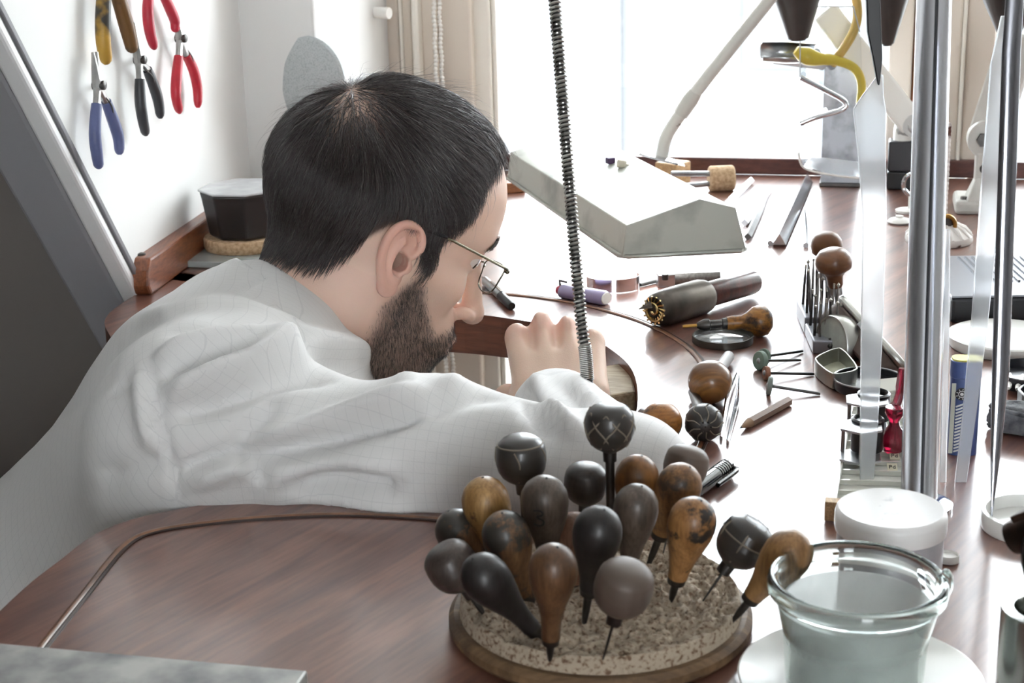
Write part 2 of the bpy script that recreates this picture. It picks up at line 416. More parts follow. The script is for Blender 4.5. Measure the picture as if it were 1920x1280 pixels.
bl += [((L0 - LN * 0.01).x, (L0 - LN * 0.01).y), ((L1 - LN * 0.01).x, (L1 - LN * 0.01).y), (W(-0.75, -0.0, 0).x, W(-0.75, -0.0, 0).y), (W(1.7, 0, 0).x, W(1.7, 0, 0).y), (1.9, 0.3), (-0.25, 0.3)]
TH = 0.036
def slab(poly, z0, z1):
    bm = bmesh.new(); vs = [bm.verts.new((x, y, z1)) for x, y in poly]
    f = bm.faces.new(vs); r = bmesh.ops.triangulate(bm, faces=[f], ngon_method='EAR_CLIP')
    bm2 = bm; geom = bmesh.ops.extrude_face_region(bm, geom=list(bm.faces)); vv_ = [g for g in geom['geom'] if isinstance(g, bmesh.types.BMVert)]
    for v_ in vv_: v_.co.z = z0
    bmesh.ops.recalc_face_normals(bm, faces=bm.faces); return bm
bm = slab(bl, BZ - TH, BZ)
me = bpy.data.meshes.new('top'); bm.to_mesh(me); bm.free()
o = link('top', me, bench_m, None, smooth=False); bpart(o)
me.materials.append(edge_m)
for p in me.polygons:
    if abs(p.normal.z) < 0.5: p.material_index = 1
# inlaid bead that follows the cut-out
groove_m = wood('bench_bead_wood', '9a6a48', '5f3c28', scale=14, stretch=(1, 1, 1), rough=0.35, coat=0.5)
gl = [(60, 1235), (90, 1195), (150, 1120), (205, 1050), (232, 1022), (262, 1003), (310, 990), (380, 980), (480, 970), (640, 963), (800, 970), (960, 985), (1120, 985), (1240, 930), (1310, 840), (1330, 760), (1318, 690), (1290, 652), (1240, 620), (1180, 595), (1100, 573), (1040, 562), (960, 552), (880, 548), (700, 552), (560, 570)]
gp = spline([P(*q, BZ + 0.0006) for q in gl], 5)
mb = MB(); mb.tube(gp, 0.0020, 8, flat=(0.5, 1.0)); o = mb.build('inlay_bead', groove_m, None); bpart(o)
gp2 = []
for i, p in enumerate(gp):
    t = (gp[min(i + 1, len(gp) - 1)] - gp[max(i - 1, 0)]).normalized(); n_ = Vector((t.y, -t.x, 0)); gp2.append(p + n_ * 0.0030 + Vector((0, 0, -0.0002)))
mb = MB(); mb.tube(gp2, 0.0013, 6, flat=(0.7, 1.0)); o = mb.build('inlay_line', M_('dark_inlay', '2e1a12', 0.4), None); bpart(o)
# legs of the bench and shelf apron below
for (x, y) in ((-0.12, 0.45), (1.2, 0.45), (1.3, 1.6), (0.35, 1.75)):
    mb = MB(); mb.box(0.07, 0.07, BZ - TH, (x, y, (BZ - TH) / 2)); o = mb.build('leg', edge_m, None, smooth=False, bevel=0.004); bpart(o)
# upstand along the window
up_m = wood('upstand_wood', '6e4038', '4c2a26', scale=8, stretch=(1, 8, 8), rough=0.45)
_, zu = wu(1500, 298, 0.0)
mb = MB(); wbox(mb, -0.72, 1.65, -0.0, 0.016, BZ, zu); o = mb.build('upstand', up_m, None, smooth=False, bevel=0.002); bpart(o)
# wooden rail along the cheek wall with a rounded end
railw = wood('rail_wood', '9a5c3a', '6f3d27', scale=12, stretch=(8, 1, 8), rough=0.4, coat=0.3)
rs = P(318, 545) ; rl = 0.33
rh = 0.034; rwid = 0.024
E0 = P(262, 553)
prof = [(0, 0), (-0.006, 0.010), (-0.002, 0.024), (0.006, rh), (rl, rh), (rl, 0)]
mb = MB(); Mr = frame(E0 , LD, (0, 0, 1))
vs = [(a, -rwid / 2 , b) for a, b in prof] + [(a, rwid / 2, b) for a, b in prof]; n = len(prof)
mb.add(vs, [tuple(range(n)), tuple(range(2 * n - 1, n - 1, -1))] + [(k, (k + 1) % n, n + (k + 1) % n, n + k) for k in range(n)], Mr)
o = mb.build('wall_rail', railw, None, smooth=False, bevel=0.0025); bpart(o)
mb = MB(); mb.lathe([(0, 0.0), (0.0045, 0), (0.0045, 0.0012), (0.003, 0.0018), (0, 0.0018)], 12, Mr @ Matrix.Translation((0.017, 0.002, rh))); o = mb.build('screw', DSTEEL, None); bpart(o)
# ================================================================== implicit modelling
def grid(lo, hi, h):
    ax = [np.arange(lo[i], hi[i] + h, h, dtype=np.float32) for i in range(3)]
    X, Y, Z = np.meshgrid(*ax, indexing='ij'); return X, Y, Z
def s_ell(G, c, r):
    X, Y, Z = (G[i] - np.float32(c[i]) for i in range(3))
    k0 = np.sqrt((X / r[0]) ** 2 + (Y / r[1]) ** 2 + (Z / r[2]) ** 2); k1 = np.sqrt((X / r[0] ** 2) ** 2 + (Y / r[1] ** 2) ** 2 + (Z / r[2] ** 2) ** 2)
    return k0 * (k0 - 1) / np.maximum(k1, 1e-6)
def s_cone(G, a, b, ra, rb):
    a = np.array(a, np.float32); b = np.array(b, np.float32); d = b - a; L = float(d @ d) + 1e-12
    X, Y, Z = (G[i] - a[i] for i in range(3))
    t = np.clip((X * d[0] + Y * d[1] + Z * d[2]) / L, 0, 1)
    return np.sqrt((X - t * d[0]) ** 2 + (Y - t * d[1]) ** 2 + (Z - t * d[2]) ** 2) - (ra + (rb - ra) * t)
def s_box(G, c, hsz, r):
    q = [np.abs(G[i] - np.float32(c[i])) - (hsz[i] - r) for i in range(3)]
    return np.sqrt(sum(np.maximum(v, 0) ** 2 for v in q)) + np.minimum(np.maximum(q[0], np.maximum(q[1], q[2])), 0) - r
def smin(a, b, k):
    h = np.maximum(k - np.abs(a - b), 0) / k; return np.minimum(a, b) - h * h * k * 0.25
def smax(a, b, k): return -smin(-a, -b, k)
def surface_nets(Fv, lo, h):
    """quads round the zero level of a sampled field"""
    ins = Fv < 0; nx, ny, nz = Fv.shape
    c = np.zeros((nx - 1, ny - 1, nz - 1), np.int8)
    offs = [(i, j, k) for i in (0, 1) for j in (0, 1) for k in (0, 1)]
    for (i, j, k) in offs: c += ins[i:nx - 1 + i, j:ny - 1 + j, k:nz - 1 + k]
    m = (c > 0) & (c < 8); idx = np.argwhere(m); vid = -np.ones(m.shape, np.int64); vid[m] = np.arange(len(idx))
    val = {o_: Fv[idx[:, 0] + o_[0], idx[:, 1] + o_[1], idx[:, 2] + o_[2]] for o_ in offs}
    acc = np.zeros((len(idx), 3)); cnt = np.zeros(len(idx))
    for p in offs:
        for a in range(3):
            if p[a]: continue
            q = tuple(1 if i == a else p[i] for i in range(3))
            va, vb = val[p], val[q]; s = (va < 0) != (vb < 0)
            t = np.where(s, va / np.where(s, va - vb, 1), 0)
            pos = np.tile(np.array(p, float), (len(idx), 1)); pos[:, a] += t
            acc[s] += pos[s]; cnt[s] += 1
    V = (idx + acc / cnt[:, None]) * h + np.array(lo)
    Q = []
    for a in range(3):
        b, c2 = (a + 1) % 3, (a + 2) % 3
        s0 = [slice(None)] * 3; s1 = [slice(None)] * 3; s0[a] = slice(0, -1); s1[a] = slice(1, None)
        e = ins[tuple(s0)] != ins[tuple(s1)]; ii = np.argwhere(e)
        ok = (ii[:, b] > 0) & (ii[:, c2] > 0) & (ii[:, b] < Fv.shape[b] - 1) & (ii[:, c2] < Fv.shape[c2] - 1); ii = ii[ok]
        if not len(ii): continue
        def cell(db, dc):
            j = ii.copy(); j[:, b] -= db; j[:, c2] -= dc; return vid[j[:, 0], j[:, 1], j[:, 2]]
        q = np.stack([cell(1, 1), cell(0, 1), cell(0, 0), cell(1, 0)], 1)
        flip = ~ins[ii[:, 0], ii[:, 1], ii[:, 2]]; q[flip] = q[flip][:, ::-1]
        Q.append(q)
    return V, np.concatenate(Q)
def np_mesh(name, V, Q):
    me = bpy.data.meshes.new(name); n = Q.shape[1]
    me.vertices.add(len(V)); me.vertices.foreach_set('co', np.asarray(V, np.float32).ravel())
    me.loops.add(Q.size); me.loops.foreach_set('vertex_index', Q.astype(np.int32).ravel())
    me.polygons.add(len(Q)); me.polygons.foreach_set('loop_start', np.arange(0, Q.size, n, dtype=np.int32))
    me.update(calc_edges=True); me.validate(); return me
def laplace(V, Q, it=2, lam=0.5):
    e = np.concatenate([Q[:, [0, 1]], Q[:, [1, 2]], Q[:, [2, 3]], Q[:, [3, 0]]]); n = len(V)
    deg = np.bincount(e[:, 0], minlength=n) + np.bincount(e[:, 1], minlength=n)
    for _ in range(it):
        A = np.zeros_like(V)
        for k in range(3): A[:, k] = np.bincount(e[:, 0], V[e[:, 1], k], n) + np.bincount(e[:, 1], V[e[:, 0], k], n)
        V = V + lam * (A / np.maximum(deg, 1)[:, None] - V)
    return V
def normals(V, Q):
    nf = np.cross(V[Q[:, 2]] - V[Q[:, 0]], V[Q[:, 3]] - V[Q[:, 1]]); N = np.zeros_like(V)
    for k in range(4): np.add.at(N, Q[:, k], nf)
    return N / np.maximum(np.linalg.norm(N, axis=1, keepdims=True), 1e-12)
def sample(Fv, lo, h, Pt):
    q = (Pt - np.array(lo)) / h; q = np.clip(q, 0, np.array(Fv.shape) - 1.001); i = q.astype(int); f = q - i; o_ = 0
    for a in (0, 1):
        for b in (0, 1):
            for c in (0, 1):
                wgt = (f[:, 0] if a else 1 - f[:, 0]) * (f[:, 1] if b else 1 - f[:, 1]) * (f[:, 2] if c else 1 - f[:, 2])
                o_ = o_ + wgt * Fv[i[:, 0] + a, i[:, 1] + b, i[:, 2] + c]
    return o_
def sgrad(Fv, lo, h, Pt, e=0.25):
    g = np.stack([sample(Fv, lo, h, Pt + np.eye(3)[k] * e) - sample(Fv, lo, h, Pt - np.eye(3)[k] * e) for k in range(3)], 1)
    return g / np.maximum(np.linalg.norm(g, axis=1, keepdims=True), 1e-9)
def sstep(a, b, x): t = np.clip((x - a) / (b - a), 0, 1); return t * t * (3 - 2 * t)
def vnoise(Pt, s, seed=0):
    rs = np.random.RandomState(seed); o_ = 0
    for k in range(6):
        d = rs.randn(3); d *= s * (0.6 + 0.8 * rs.rand()) / np.linalg.norm(d); o_ = o_ + np.sin(Pt @ d * 6.283 + rs.rand() * 6.283)
    return o_ / 6
def vcol(me, C, name='Col'):
    a = me.color_attributes.new(name, 'FLOAT_COLOR', 'POINT'); C4 = np.ones((len(C), 4), np.float32); C4[:, :C.shape[1]] = C; a.data.foreach_set('color', C4.ravel())

# ================================================================== the goldsmith
HYAW, HPITCH, HROLL = 27.0, 29.0, 0.0
HS = 0.0098                                    # metres per head centimetre
hf = Vector((math.cos(R(HPITCH)) * math.cos(R(HYAW)), math.cos(R(HPITCH)) * math.sin(R(HYAW)), -math.sin(R(HPITCH))))
hl = Vector((-math.sin(R(HYAW)), math.cos(R(HYAW)), 0)); hu = hf.cross(hl)
if HROLL:
    Rr = Matrix.Rotation(R(HROLL), 3, hf); hl = Rr @ hl; hu = Rr @ hu
TRAG = D(754, 490, 1.19)                        # right ear opening
HC = TRAG + hl * 7.1 * HS
HR = np.array([hf, hl, hu]).T * HS              # local column vectors
def H2W(V): return np.asarray(V) @ HR.T + np.array(HC)
def W2H(V): return (np.asarray(V) - np.array(HC)) @ (HR / HS ** 2)
person = empty('person', (HC.x - 0.3, HC.y, 0.0), label='dark-haired bearded man in a white shirt bent over the bench cut-out', cat='person')
PLOC = np.array(person.location)

# ---- head
hlo = (-13.0, -9.6, -17.0); hhi = (14.2, 9.6, 14.6); hh = 0.2
G = grid(hlo, hhi, hh); GA = (G[0], np.abs(G[1]), G[2])       # mirrored in y
f = s_ell(GA, (0.1, 0, 5.6), (9.3, 7.2, 8.1))
f = smin(f, s_ell(GA, (-2.8, 0, 3.6), (6.9, 6.9, 6.4)), 2.5)
f = smin(f, s_ell(GA, (3.8, 0, 5.6), (5.5, 5.9, 5.6)), 2.0)
f = smin(f, s_ell(GA, (4.0, 0, -1.8), (4.8, 5.3, 6.9)), 2.5)
f = smin(f, s_cone(GA, (0.4, 4.5, -5.2), (7.0, 1.7, -9.2), 1.7, 1.7), 2.2)          # jaw
f = smin(f, s_cone(GA, (0.2, 4.9, 0.0), (0.3, 4.6, -5.2), 1.9, 1.7), 2.0)
f = smin(f, s_ell(GA, (5.0, 0, -6.0), (3.9, 4.0, 3.4)), 2.2)
f = smin(f, s_ell(GA, (8.0, 0, -9.2), (1.8, 2.1, 1.7)), 1.6)                        # chin
f = smin(f, s_cone(GA, (6.0, 4.2, -0.6), (1.2, 6.1, 0.2), 1.4, 0.9), 1.6)           # cheekbone
f = smin(f, s_ell(GA, (7.9, 0, -4.9), (2.5, 2.9, 2.9)), 1.5)                        # muzzle
f = smin(f, s_cone(GA, (8.9, 0.8, 4.0), (7.0, 4.6, 4.1), 0.95, 0.9), 1.3)           # brow
f = smax(f, -s_ell(GA, (9.9, 3.5, 2.1), (2.1, 1.75, 1.35)), 1.2)                    # eye socket
f = smin(f, s_ell(GA, (7.05, 3.3, 2.4), (1.42, 1.5, 1.3)), 0.45)                   # lids over the eyeball
f = smax(f, -s_ell(GA, (8.1, 4.0, 2.15), (1.3, 1.55, 0.46)), 0.2)                # lid opening
f = smin(f, s_cone(GA, (9.0, 0, 3.3), (11.5, 0, -1.5), 0.75, 0.9), 0.9)           # nose bridge
f = smin(f, s_ell(GA, (11.65, 0, -2.0), (1.08, 0.98, 0.92)), 0.6)                   # nose tip
f = smin(f, s_ell(GA, (10.4, 1.2, -2.3), (1.05, 0.62, 0.72)), 0.5)                 # nostril wing
f = smax(f, -s_ell(GA, (10.65, 1.2, -2.9), (0.7, 0.55, 0.42)), 0.12)
f = smin(f, s_cone(GA, (10.6, 0.3, -4.6), (9.5, 2.2, -5.2), 0.5, 0.3), 0.5)       # upper lip
f = smin(f, s_cone(GA, (10.4, 0.2, -5.85), (9.3, 2.0, -5.6), 0.6, 0.3), 0.5)       # lower lip
f = smax(f, -s_cone(GA, (11.3, 0, -5.2), (9.6, 2.4, -5.4), 0.18, 0.12), 0.2)
f = smax(f, -s_ell(GA, (10.6, 0, -7.3), (1.0, 2.2, 0.6)), 0.8)
neck = s_cone(GA, (-1.6, 0, -1.0), (-3.0, 0, -13.5), 5.2, 5.9)
neck = smin(neck, s_cone(GA, (1.6, 0, -6.0), (-0.5, 0, -14.0), 3.4, 4.6), 2.5)
f = smin(f, neck, 2.0)
f = smax(f, -s_ell(GA, (-0.4, 7.2, -0.2), (0.85, 3.6, 0.85)), 0.3)                   # ear canal
HF = f
V, Q = surface_nets(f, hlo, hh); V = laplace(V, Q, 1, 0.4)
# ---- ears, in (back, up, out) centimetres
def ear_mesh():
    lo = (-1.6, -4.2, -1.2); hi = (4.0, 4.4, 2.9); h = 0.085
    E = grid(lo, hi, h); B, U, O = E
    # plate that flares outward to the back
    pl = np.maximum(np.abs(O - (0.35 + 0.30 * B)) - 0.24, (np.sqrt(((B - 1.15) / 1.65) ** 2 + ((U - 0.45 - 0.1 * B) / 2.75) ** 2) - 1) * 1.6)
    hx = [(0.35, 0.15, 0.35), (-0.35, 0.75, 0.62), (-0.62, 1.6, 0.8), (-0.35, 2.5, 0.85), (0.4, 3.15, 1.0), (1.35, 3.3, 1.2), (2.2, 2.8, 1.38), (2.75, 1.8, 1.5), (2.82, 0.6, 1.45), (2.5, -0.6, 1.25), (1.95, -1.6, 1.0), (1.35, -2.4, 0.8)]
    hx = [tuple(p) for p in spline(hx, 3)]; f = pl; hxr = [0.26 + 0.14 * min(1, i / 10) for i in range(len(hx))]
    tb = None
    for i in range(len(hx) - 1):
        d = s_cone(E, hx[i], hx[i + 1], hxr[i], hxr[i + 1]); tb = d if tb is None else np.minimum(tb, d)
    f = smin(f, tb, 0.25)
    an = [tuple(p) for p in spline([(0.75, 2.2, 0.72), (1.35, 1.3, 1.02), (1.6, 0.3, 1.08), (1.45, -0.7, 0.98), (0.95, -1.45, 0.8), (0.4, -1.65, 0.68)], 3)]
    tb = None
    for i in range(len(an) - 1):
        d = s_cone(E, an[i], an[i + 1], 0.3, 0.3); tb = d if tb is None else np.minimum(tb, d)
    f = smin(f, tb, 0.35)
    f = smax(f, -s_ell(E, (0.62, -0.2, 0.95), (0.72, 1.15, 0.95)), 0.25)
    f = smax(f, -s_ell(E, (0.55, 2.35, 1.2), (0.55, 0.65, 0.5)), 0.3)
    f = smin(f, s_ell(E, (0.75, -2.55, 0.6), (0.95, 1.0, 0.42)), 0.35)
    f = smin(f, s_ell(E, (-0.3, -0.35, 0.42), (0.5, 0.62, 0.42)), 0.3)
    f = smin(f, s_ell(E, (0.2, -1.0, -0.2), (0.9, 2.0, 0.5)), 0.4)
    f = smax(f, -s_ell(E, (0.42, -0.2, 0.2), (0.62, 0.8, 1.5)), 0.2)
    EV, EQ = surface_nets(f, lo, h); return laplace(EV, EQ, 1, 0.4), EQ
EV, EQ = ear_mesh()
EV = EV * np.array([0.95, 0.88, 0.95])
def place_ear(side):
    t = R(1); B, U, O = EV[:, 0], EV[:, 1], EV[:, 2]
    x = -(B * math.cos(t) + U * math.sin(t) * 1.0) + 0.25; z = U * math.cos(t) - B * math.sin(t) * 0.6
    y = (6.75 + O)
    X = np.stack([x, y * side, z], 1); return X
parts_V = [V]; parts_Q = [Q]; base = len(V)
ear_id = []
for sd in (-1, 1):
    X = place_ear(sd); q = EQ + base
    if sd > 0: q = q[:, ::-1]
    else: q = q
    parts_V.append(X); parts_Q.append(q); ear_id.append((base, base + len(X))); base += len(X)
HV = np.concatenate(parts_V); HQ = np.concatenate(parts_Q)
# orientation: x is mirrored for the ear (back -> -x), keep outward faces on both sides
def fix(V, Q):
    nrm_ = normals(V, Q); return nrm_
x, y, z = HV[:, 0], np.abs(HV[:, 1]), HV[:, 2]
# middle of the thin crown: first hit of one sight line
cr_d = np.array(ray(662, 196)) @ (HR / HS ** 2); cr_o = W2H(np.array([CAM]))[0]; cr_s = np.linspace(0.95, 1.5, 600)[:, None]; cr_p = cr_o + cr_d * cr_s; cr_f = sample(HF, hlo, hh, cr_p); inb = np.all((cr_p > np.array(hlo)) & (cr_p < np.array(hhi)), 1); CROWN = cr_p[np.argmax((cr_f < 0) & inb)]; print('CROWN', CROWN)
def thinness(p): return np.exp(-np.sum(((p - CROWN) / np.array([3.0, 2.6, 2.6])) ** 2, 1))
# ---- where hair and beard grow (head centimetres)
def hairline(x, y, z):
    """about 1 inside the scalp hair, 0 outside"""
    # hairline from the forehead over the temple, round the ear to the nape
    xf = np.interp(z, [-2.0, -0.6, 1.2, 3.0, 4.2, 5.4, 6.5, 8.1, 9.9, 11.5, 14.0], [2.6, 3.0, 3.1, 2.8, 3.1, 3.6, 4.2, 4.0, 4.0, 5.0, 6.0])
    front = sstep(0.35, -0.35, x - xf)
    low = np.interp(x, [-12.0, -9.0, -7.2, -6.0, -4.7, -3.9, -3.5, -2.9, -2.2, -0.3, 0.6, 1.0, 1.5, 2.6, 4.0], [-4.0, -4.0, -3.8, -3.6, -2.8, -1.2, 0.0, 1.2, 2.2, 2.4, 2.1, 1.6, 0.7, -0.6, -0.6])
    lowm = sstep(-0.5, 0.5, z - low)
    return front * lowm
def beardline(x, y, z):
    up = np.interp(x, [-2.0, 0.0, 1.2, 2.2, 3.6, 5.0, 7.0, 8.4, 9.4, 11.0], [-4.8, -3.6, -1.2, -0.4, -1.5, -3.0, -4.6, -4.0, -3.4, -3.4])
    a = sstep(0.5, -0.9, z - up)
    bk = np.interp(z, [-14, -11, -8, -6, -4, -2.0, -0.5], [3.0, 2.2, 1.2, 0.4, 0.3, 1.4, 1.9])
    b = sstep(-0.8, 0.7, x - bk)
    c = sstep(-12.6, -11.0, z)
    lip = np.exp(-(((z + 5.2) / 0.75) ** 2)) * (x > 8.3) * (y < 2.1)
    return a * b * c * (1 - np.clip(lip * 1.3, 0, 1))
hm = hairline(x, y, z); bm_ = beardline(x, y, z)
thin = thinness(HV)      # thin crown
skin = np.array(srgb('e0c0ae')); red = np.array(srgb('d39586')); scalp = np.array(srgb('2a2224')); brd = np.array(srgb('574b46')); lipc = np.array(srgb('b98277'))
C = np.tile(skin, (len(HV), 1)); nz_ = vnoise(HV, 0.35, 3)[:, None]
C = C * (1 + 0.05 * nz_)
redm = np.clip(np.exp(-(((x - 10.6) / 1.4) ** 2 + (y / 1.6) ** 2 + ((z + 2.2) / 1.2) ** 2)) * 0.25 + 0.10 * (x < 2) * (z < -2), 0, 1)
for a, b in ear_id: redm[a:b] = 0.45 + 0.25 * sstep(7.6, 9.0, np.abs(HV[a:b, 1])); hm[a:b] = 0; bm_[a:b] = 0
C = C * (1 - redm[:, None]) + red * redm[:, None]
lipm = (np.exp(-(((z + 5.2) / 0.6) ** 2)) * sstep(8.6, 9.2, x) * (y < 2.2))[:, None] * 0.8
C = C * (1 - lipm) + lipc * lipm
bb = (bm_ * 0.55)[:, None]; C = C * (1 - bb) + brd * bb
hb = (hm * (1 - 0.7 * thin))[:, None] * 0.92; C = C * (1 - hb) + scalp * hb
bro = (np.exp(-(((z - (4.5 - 0.10 * (y - 2.5) ** 2)) / 0.38) ** 2)) * sstep(1.0, 1.6, y) * sstep(5.6, 4.6, y) * (x > 5))[:, None] * 0.55
C = C * (1 - bro) + scalp * bro

# ---- right hand (and wrist) in centimetres: x to the little finger, y to the palm side, z to the knuckles
WR = D(1052, 742, 1.105); KN = D(1036, 604, 1.165)
zx = (KN - WR).normalized(); xx = Vector((1, -0.12, -0.05)); xx = (xx - zx * xx.dot(zx)).normalized(); yx = zx.cross(xx)
HHR = np.array([xx, yx, zx]).T * 0.0098
def hand_mesh():
    lo = (-6.5, -3.0, -6.0); hi = (6.0, 8.5, 11.5); h = 0.15; E = grid(lo, hi, h)
    f = s_box(E, (0.1, 1.1, 3.2), (3.5, 1.15, 3.6), 1.1)
    f = smin(f, s_box(E, (0, 1.4, -0.8), (2.6, 1.5, 2.6), 1.4), 2.0)
    kn = [(-2.75, 0.55, 6.6, 0.98, 4.3), (-0.85, 0.15, 7.2, 1.02, 4.7), (1.15, 0.35, 6.8, 0.95, 4.4), (2.95, 0.85, 5.7, 0.85, 3.5)]
    for i, (kx, ky, kz, r, L) in enumerate(kn):
        f = smin(f, s_cone(E, (kx * 0.75, 1.0, 1.0), (kx, ky + 0.25, kz - 0.2), 1.0, r * 0.92), 0.9)
        a = (kx, ky + 0.1, kz); b = (kx * 0.93, ky + L * 0.93, kz + 0.2 - 0.1 * i); c = (kx * 0.88, ky + L * 0.95 + 0.1, kz - 2.7); d = (kx * 0.86, ky + L * 0.95 - 2.0, kz - 3.4)
        fg = s_cone(E, a, b, r, r * 0.84); fg = smin(fg, s_cone(E, b, c, r * 0.84, r * 0.76), 0.3); fg = smin(fg, s_cone(E, c, d, r * 0.76, r * 0.66), 0.3)
        f = smin(f, fg, 0.35)
        f = smin(f, s_ell(E, (kx, ky - 0.15, kz + 0.1), (0.85 * r, 0.75, 0.85)), 0.45)
    th = s_cone(E, (-2.4, 1.8, 0.5), (-3.9, 3.6, 3.0), 1.35, 1.1); th = smin(th, s_cone(E, (-3.9, 3.6, 3.0), (-3.3, 6.0, 4.2), 1.02, 0.9), 0.4); th = smin(th, s_cone(E, (-3.3, 6.0, 4.2), (-1.8, 7.0, 4.0), 0.9, 0.75), 0.4)
    f = smin(f, th, 0.8)
    for kx in (-1.8, 0.15, 2.05): f = smax(f, -s_ell(E, (kx, -0.25, 6.3), (0.42, 0.62, 1.7)), 0.6)
    Vh, Qh = surface_nets(f, lo, h); return laplace(Vh, Qh, 2, 0.5), Qh
Vh, Qh = hand_mesh()
HANDW = Vh @ HHR.T + np.array(WR)
Ch = np.tile(np.array(srgb('e4c6b2')), (len(Vh), 1)) * (1 + 0.05 * vnoise(Vh, 0.3, 5)[:, None])
kr = (np.exp(-(((Vh[:, 2] - 7.0) / 1.2) ** 2)) * (Vh[:, 1] < 1.5) * 0.35)[:, None]; Ch = Ch * (1 - kr) + red * kr
# ---- trunk and arms beneath the shirt
SR = Vector((-0.205, 1.00, 0.925)); SL = Vector((-0.205, 1.28, 0.872)); EL = D(1185, 893, 0.895); WRS = WR - zx * 0.01
def trunk_field(E, grow=0.0, arm=True):
    y0 = 1.165; s = 0.57
    Es = (E[0], (E[1] - y0) * s, E[2])
    f = s_cone(Es, (-0.60, 0, 0.475), (-0.225, 0, 0.84), 0.115 + grow, 0.075 + grow)
    f = smin(f, s_cone(E, SR, SL, 0.054 + grow, 0.058 + grow), 0.10)
    f = smin(f, s_cone(Es, (-0.42, 0, 0.635), (-0.27, 0, 0.795), 0.077 + grow, 0.070 + grow), 0.09)
    f = smin(f, s_cone(E, (-0.22, 1.17, 0.885), tuple(HC - hu * 0.11 - hf * 0.05), 0.075 + grow * 0.5, 0.055 + grow * 0.2), 0.06)
    return f
hx = h_ = 0.01
tlo = (-0.86, 0.80, 0.40); thi = (0.22, 1.55, 1.04)
E = grid(tlo, thi, 0.008)
ft = trunk_field(E, -0.012)
ft = smin(ft, s_cone(E, SR + Vector((0, 0.01, -0.012)), EL, 0.026, 0.020), 0.02); ft = smin(ft, s_cone(E, EL + Vector((0, 0, -0.004)), WRS + Vector((0.004, -0.01, -0.014)), 0.024, 0.022), 0.01)
ELL = (-0.03, 1.23, 0.74); ft = smin(ft, s_cone(E, SL, ELL, 0.05, 0.04), 0.04); ft = smin(ft, s_cone(E, ELL, (0.06, 1.10, 0.82), 0.036, 0.026), 0.02); ft = smin(ft, s_ell(E, (0.075, 1.08, 0.825), (0.045, 0.035, 0.03)), 0.02)
Vt, Qt = surface_nets(ft, tlo, 0.008); Vt = laplace(Vt, Qt, 2)
BV = np.concatenate([H2W(HV), HANDW, Vt]) - PLOC
BQ = np.concatenate([HQ, Qh + len(HV), Qt + len(HV) + len(HANDW)])
me = np_mesh('body', BV, BQ); vcol(me, np.concatenate([C, Ch, np.tile(skin, (len(Vt), 1))]))
def attr_mat(name, rough=0.5, sss=0.15, bump=0.12, bscale=900.0, spec=0.4):
    m = M_(name, 'ffffff', rough, spec=spec, sss=sss, bump=bump, bscale=bscale); nt = m.node_tree; b = nt.nodes['Principled BSDF']
    a = nt.nodes.new('ShaderNodeAttribute'); a.attribute_name = 'Col'; nt.links.new(a.outputs[0], b.inputs['Base Color']); return m
skin_m = attr_mat('skin', 0.5, 0.12); skin_m.node_tree.nodes['Principled BSDF'].inputs['Subsurface Radius'].default_value = (1.0, 0.35, 0.2)
body = link('body', me, skin_m, person, angle=180)

# ---- eyes
for sd in (-1, 1):
    mb = MB(); Me = Matrix.Identity(4)
    c = np.array([[7.05, 3.25 * sd, 2.4]]); cw = H2W(c)[0]
    gaze = (hf * 0.85 - hu * 0.38 - hl * 0.42).normalized(); Me = zframe(Vector(cw) - Vector(PLOC), gaze)
    r = 1.27 * HS
    mb.sphere(r, (0, 0, 0), 20, 14, M=Me); eye = mb.build('eye', M_('eye_white', 'e4dcd6', 0.15, coat=0.6), person)
    mb = MB(); mb.lathe([(0.68 * HS, r * 0.86), (0.5 * HS, r * 0.955), (0.2 * HS, r * 1.02), (0, r * 1.03)], 18, Me); q = mb.build('iris', M_('iris', '3a2a1e', 0.1, coat=1.0), eye)

    lp = []
    for i in range(9):
        az = R(-62 + 15 * i); d_ = np.array([math.cos(az) * 0.93, sd * (math.sin(az) * -0.93 if False else math.sin(-az) * -0.93), 0.33 - 0.02 * abs(i - 4)])
        lp.append(Vector(H2W(c + d_ * 1.40)[0]) - Vector(PLOC))
    mb = MB(); mb.tube(lp, [0.0002] + [0.0005] * 7 + [0.0002], 6); mb.build('eyelash', M_('lash', '1b1413', 0.6), person)
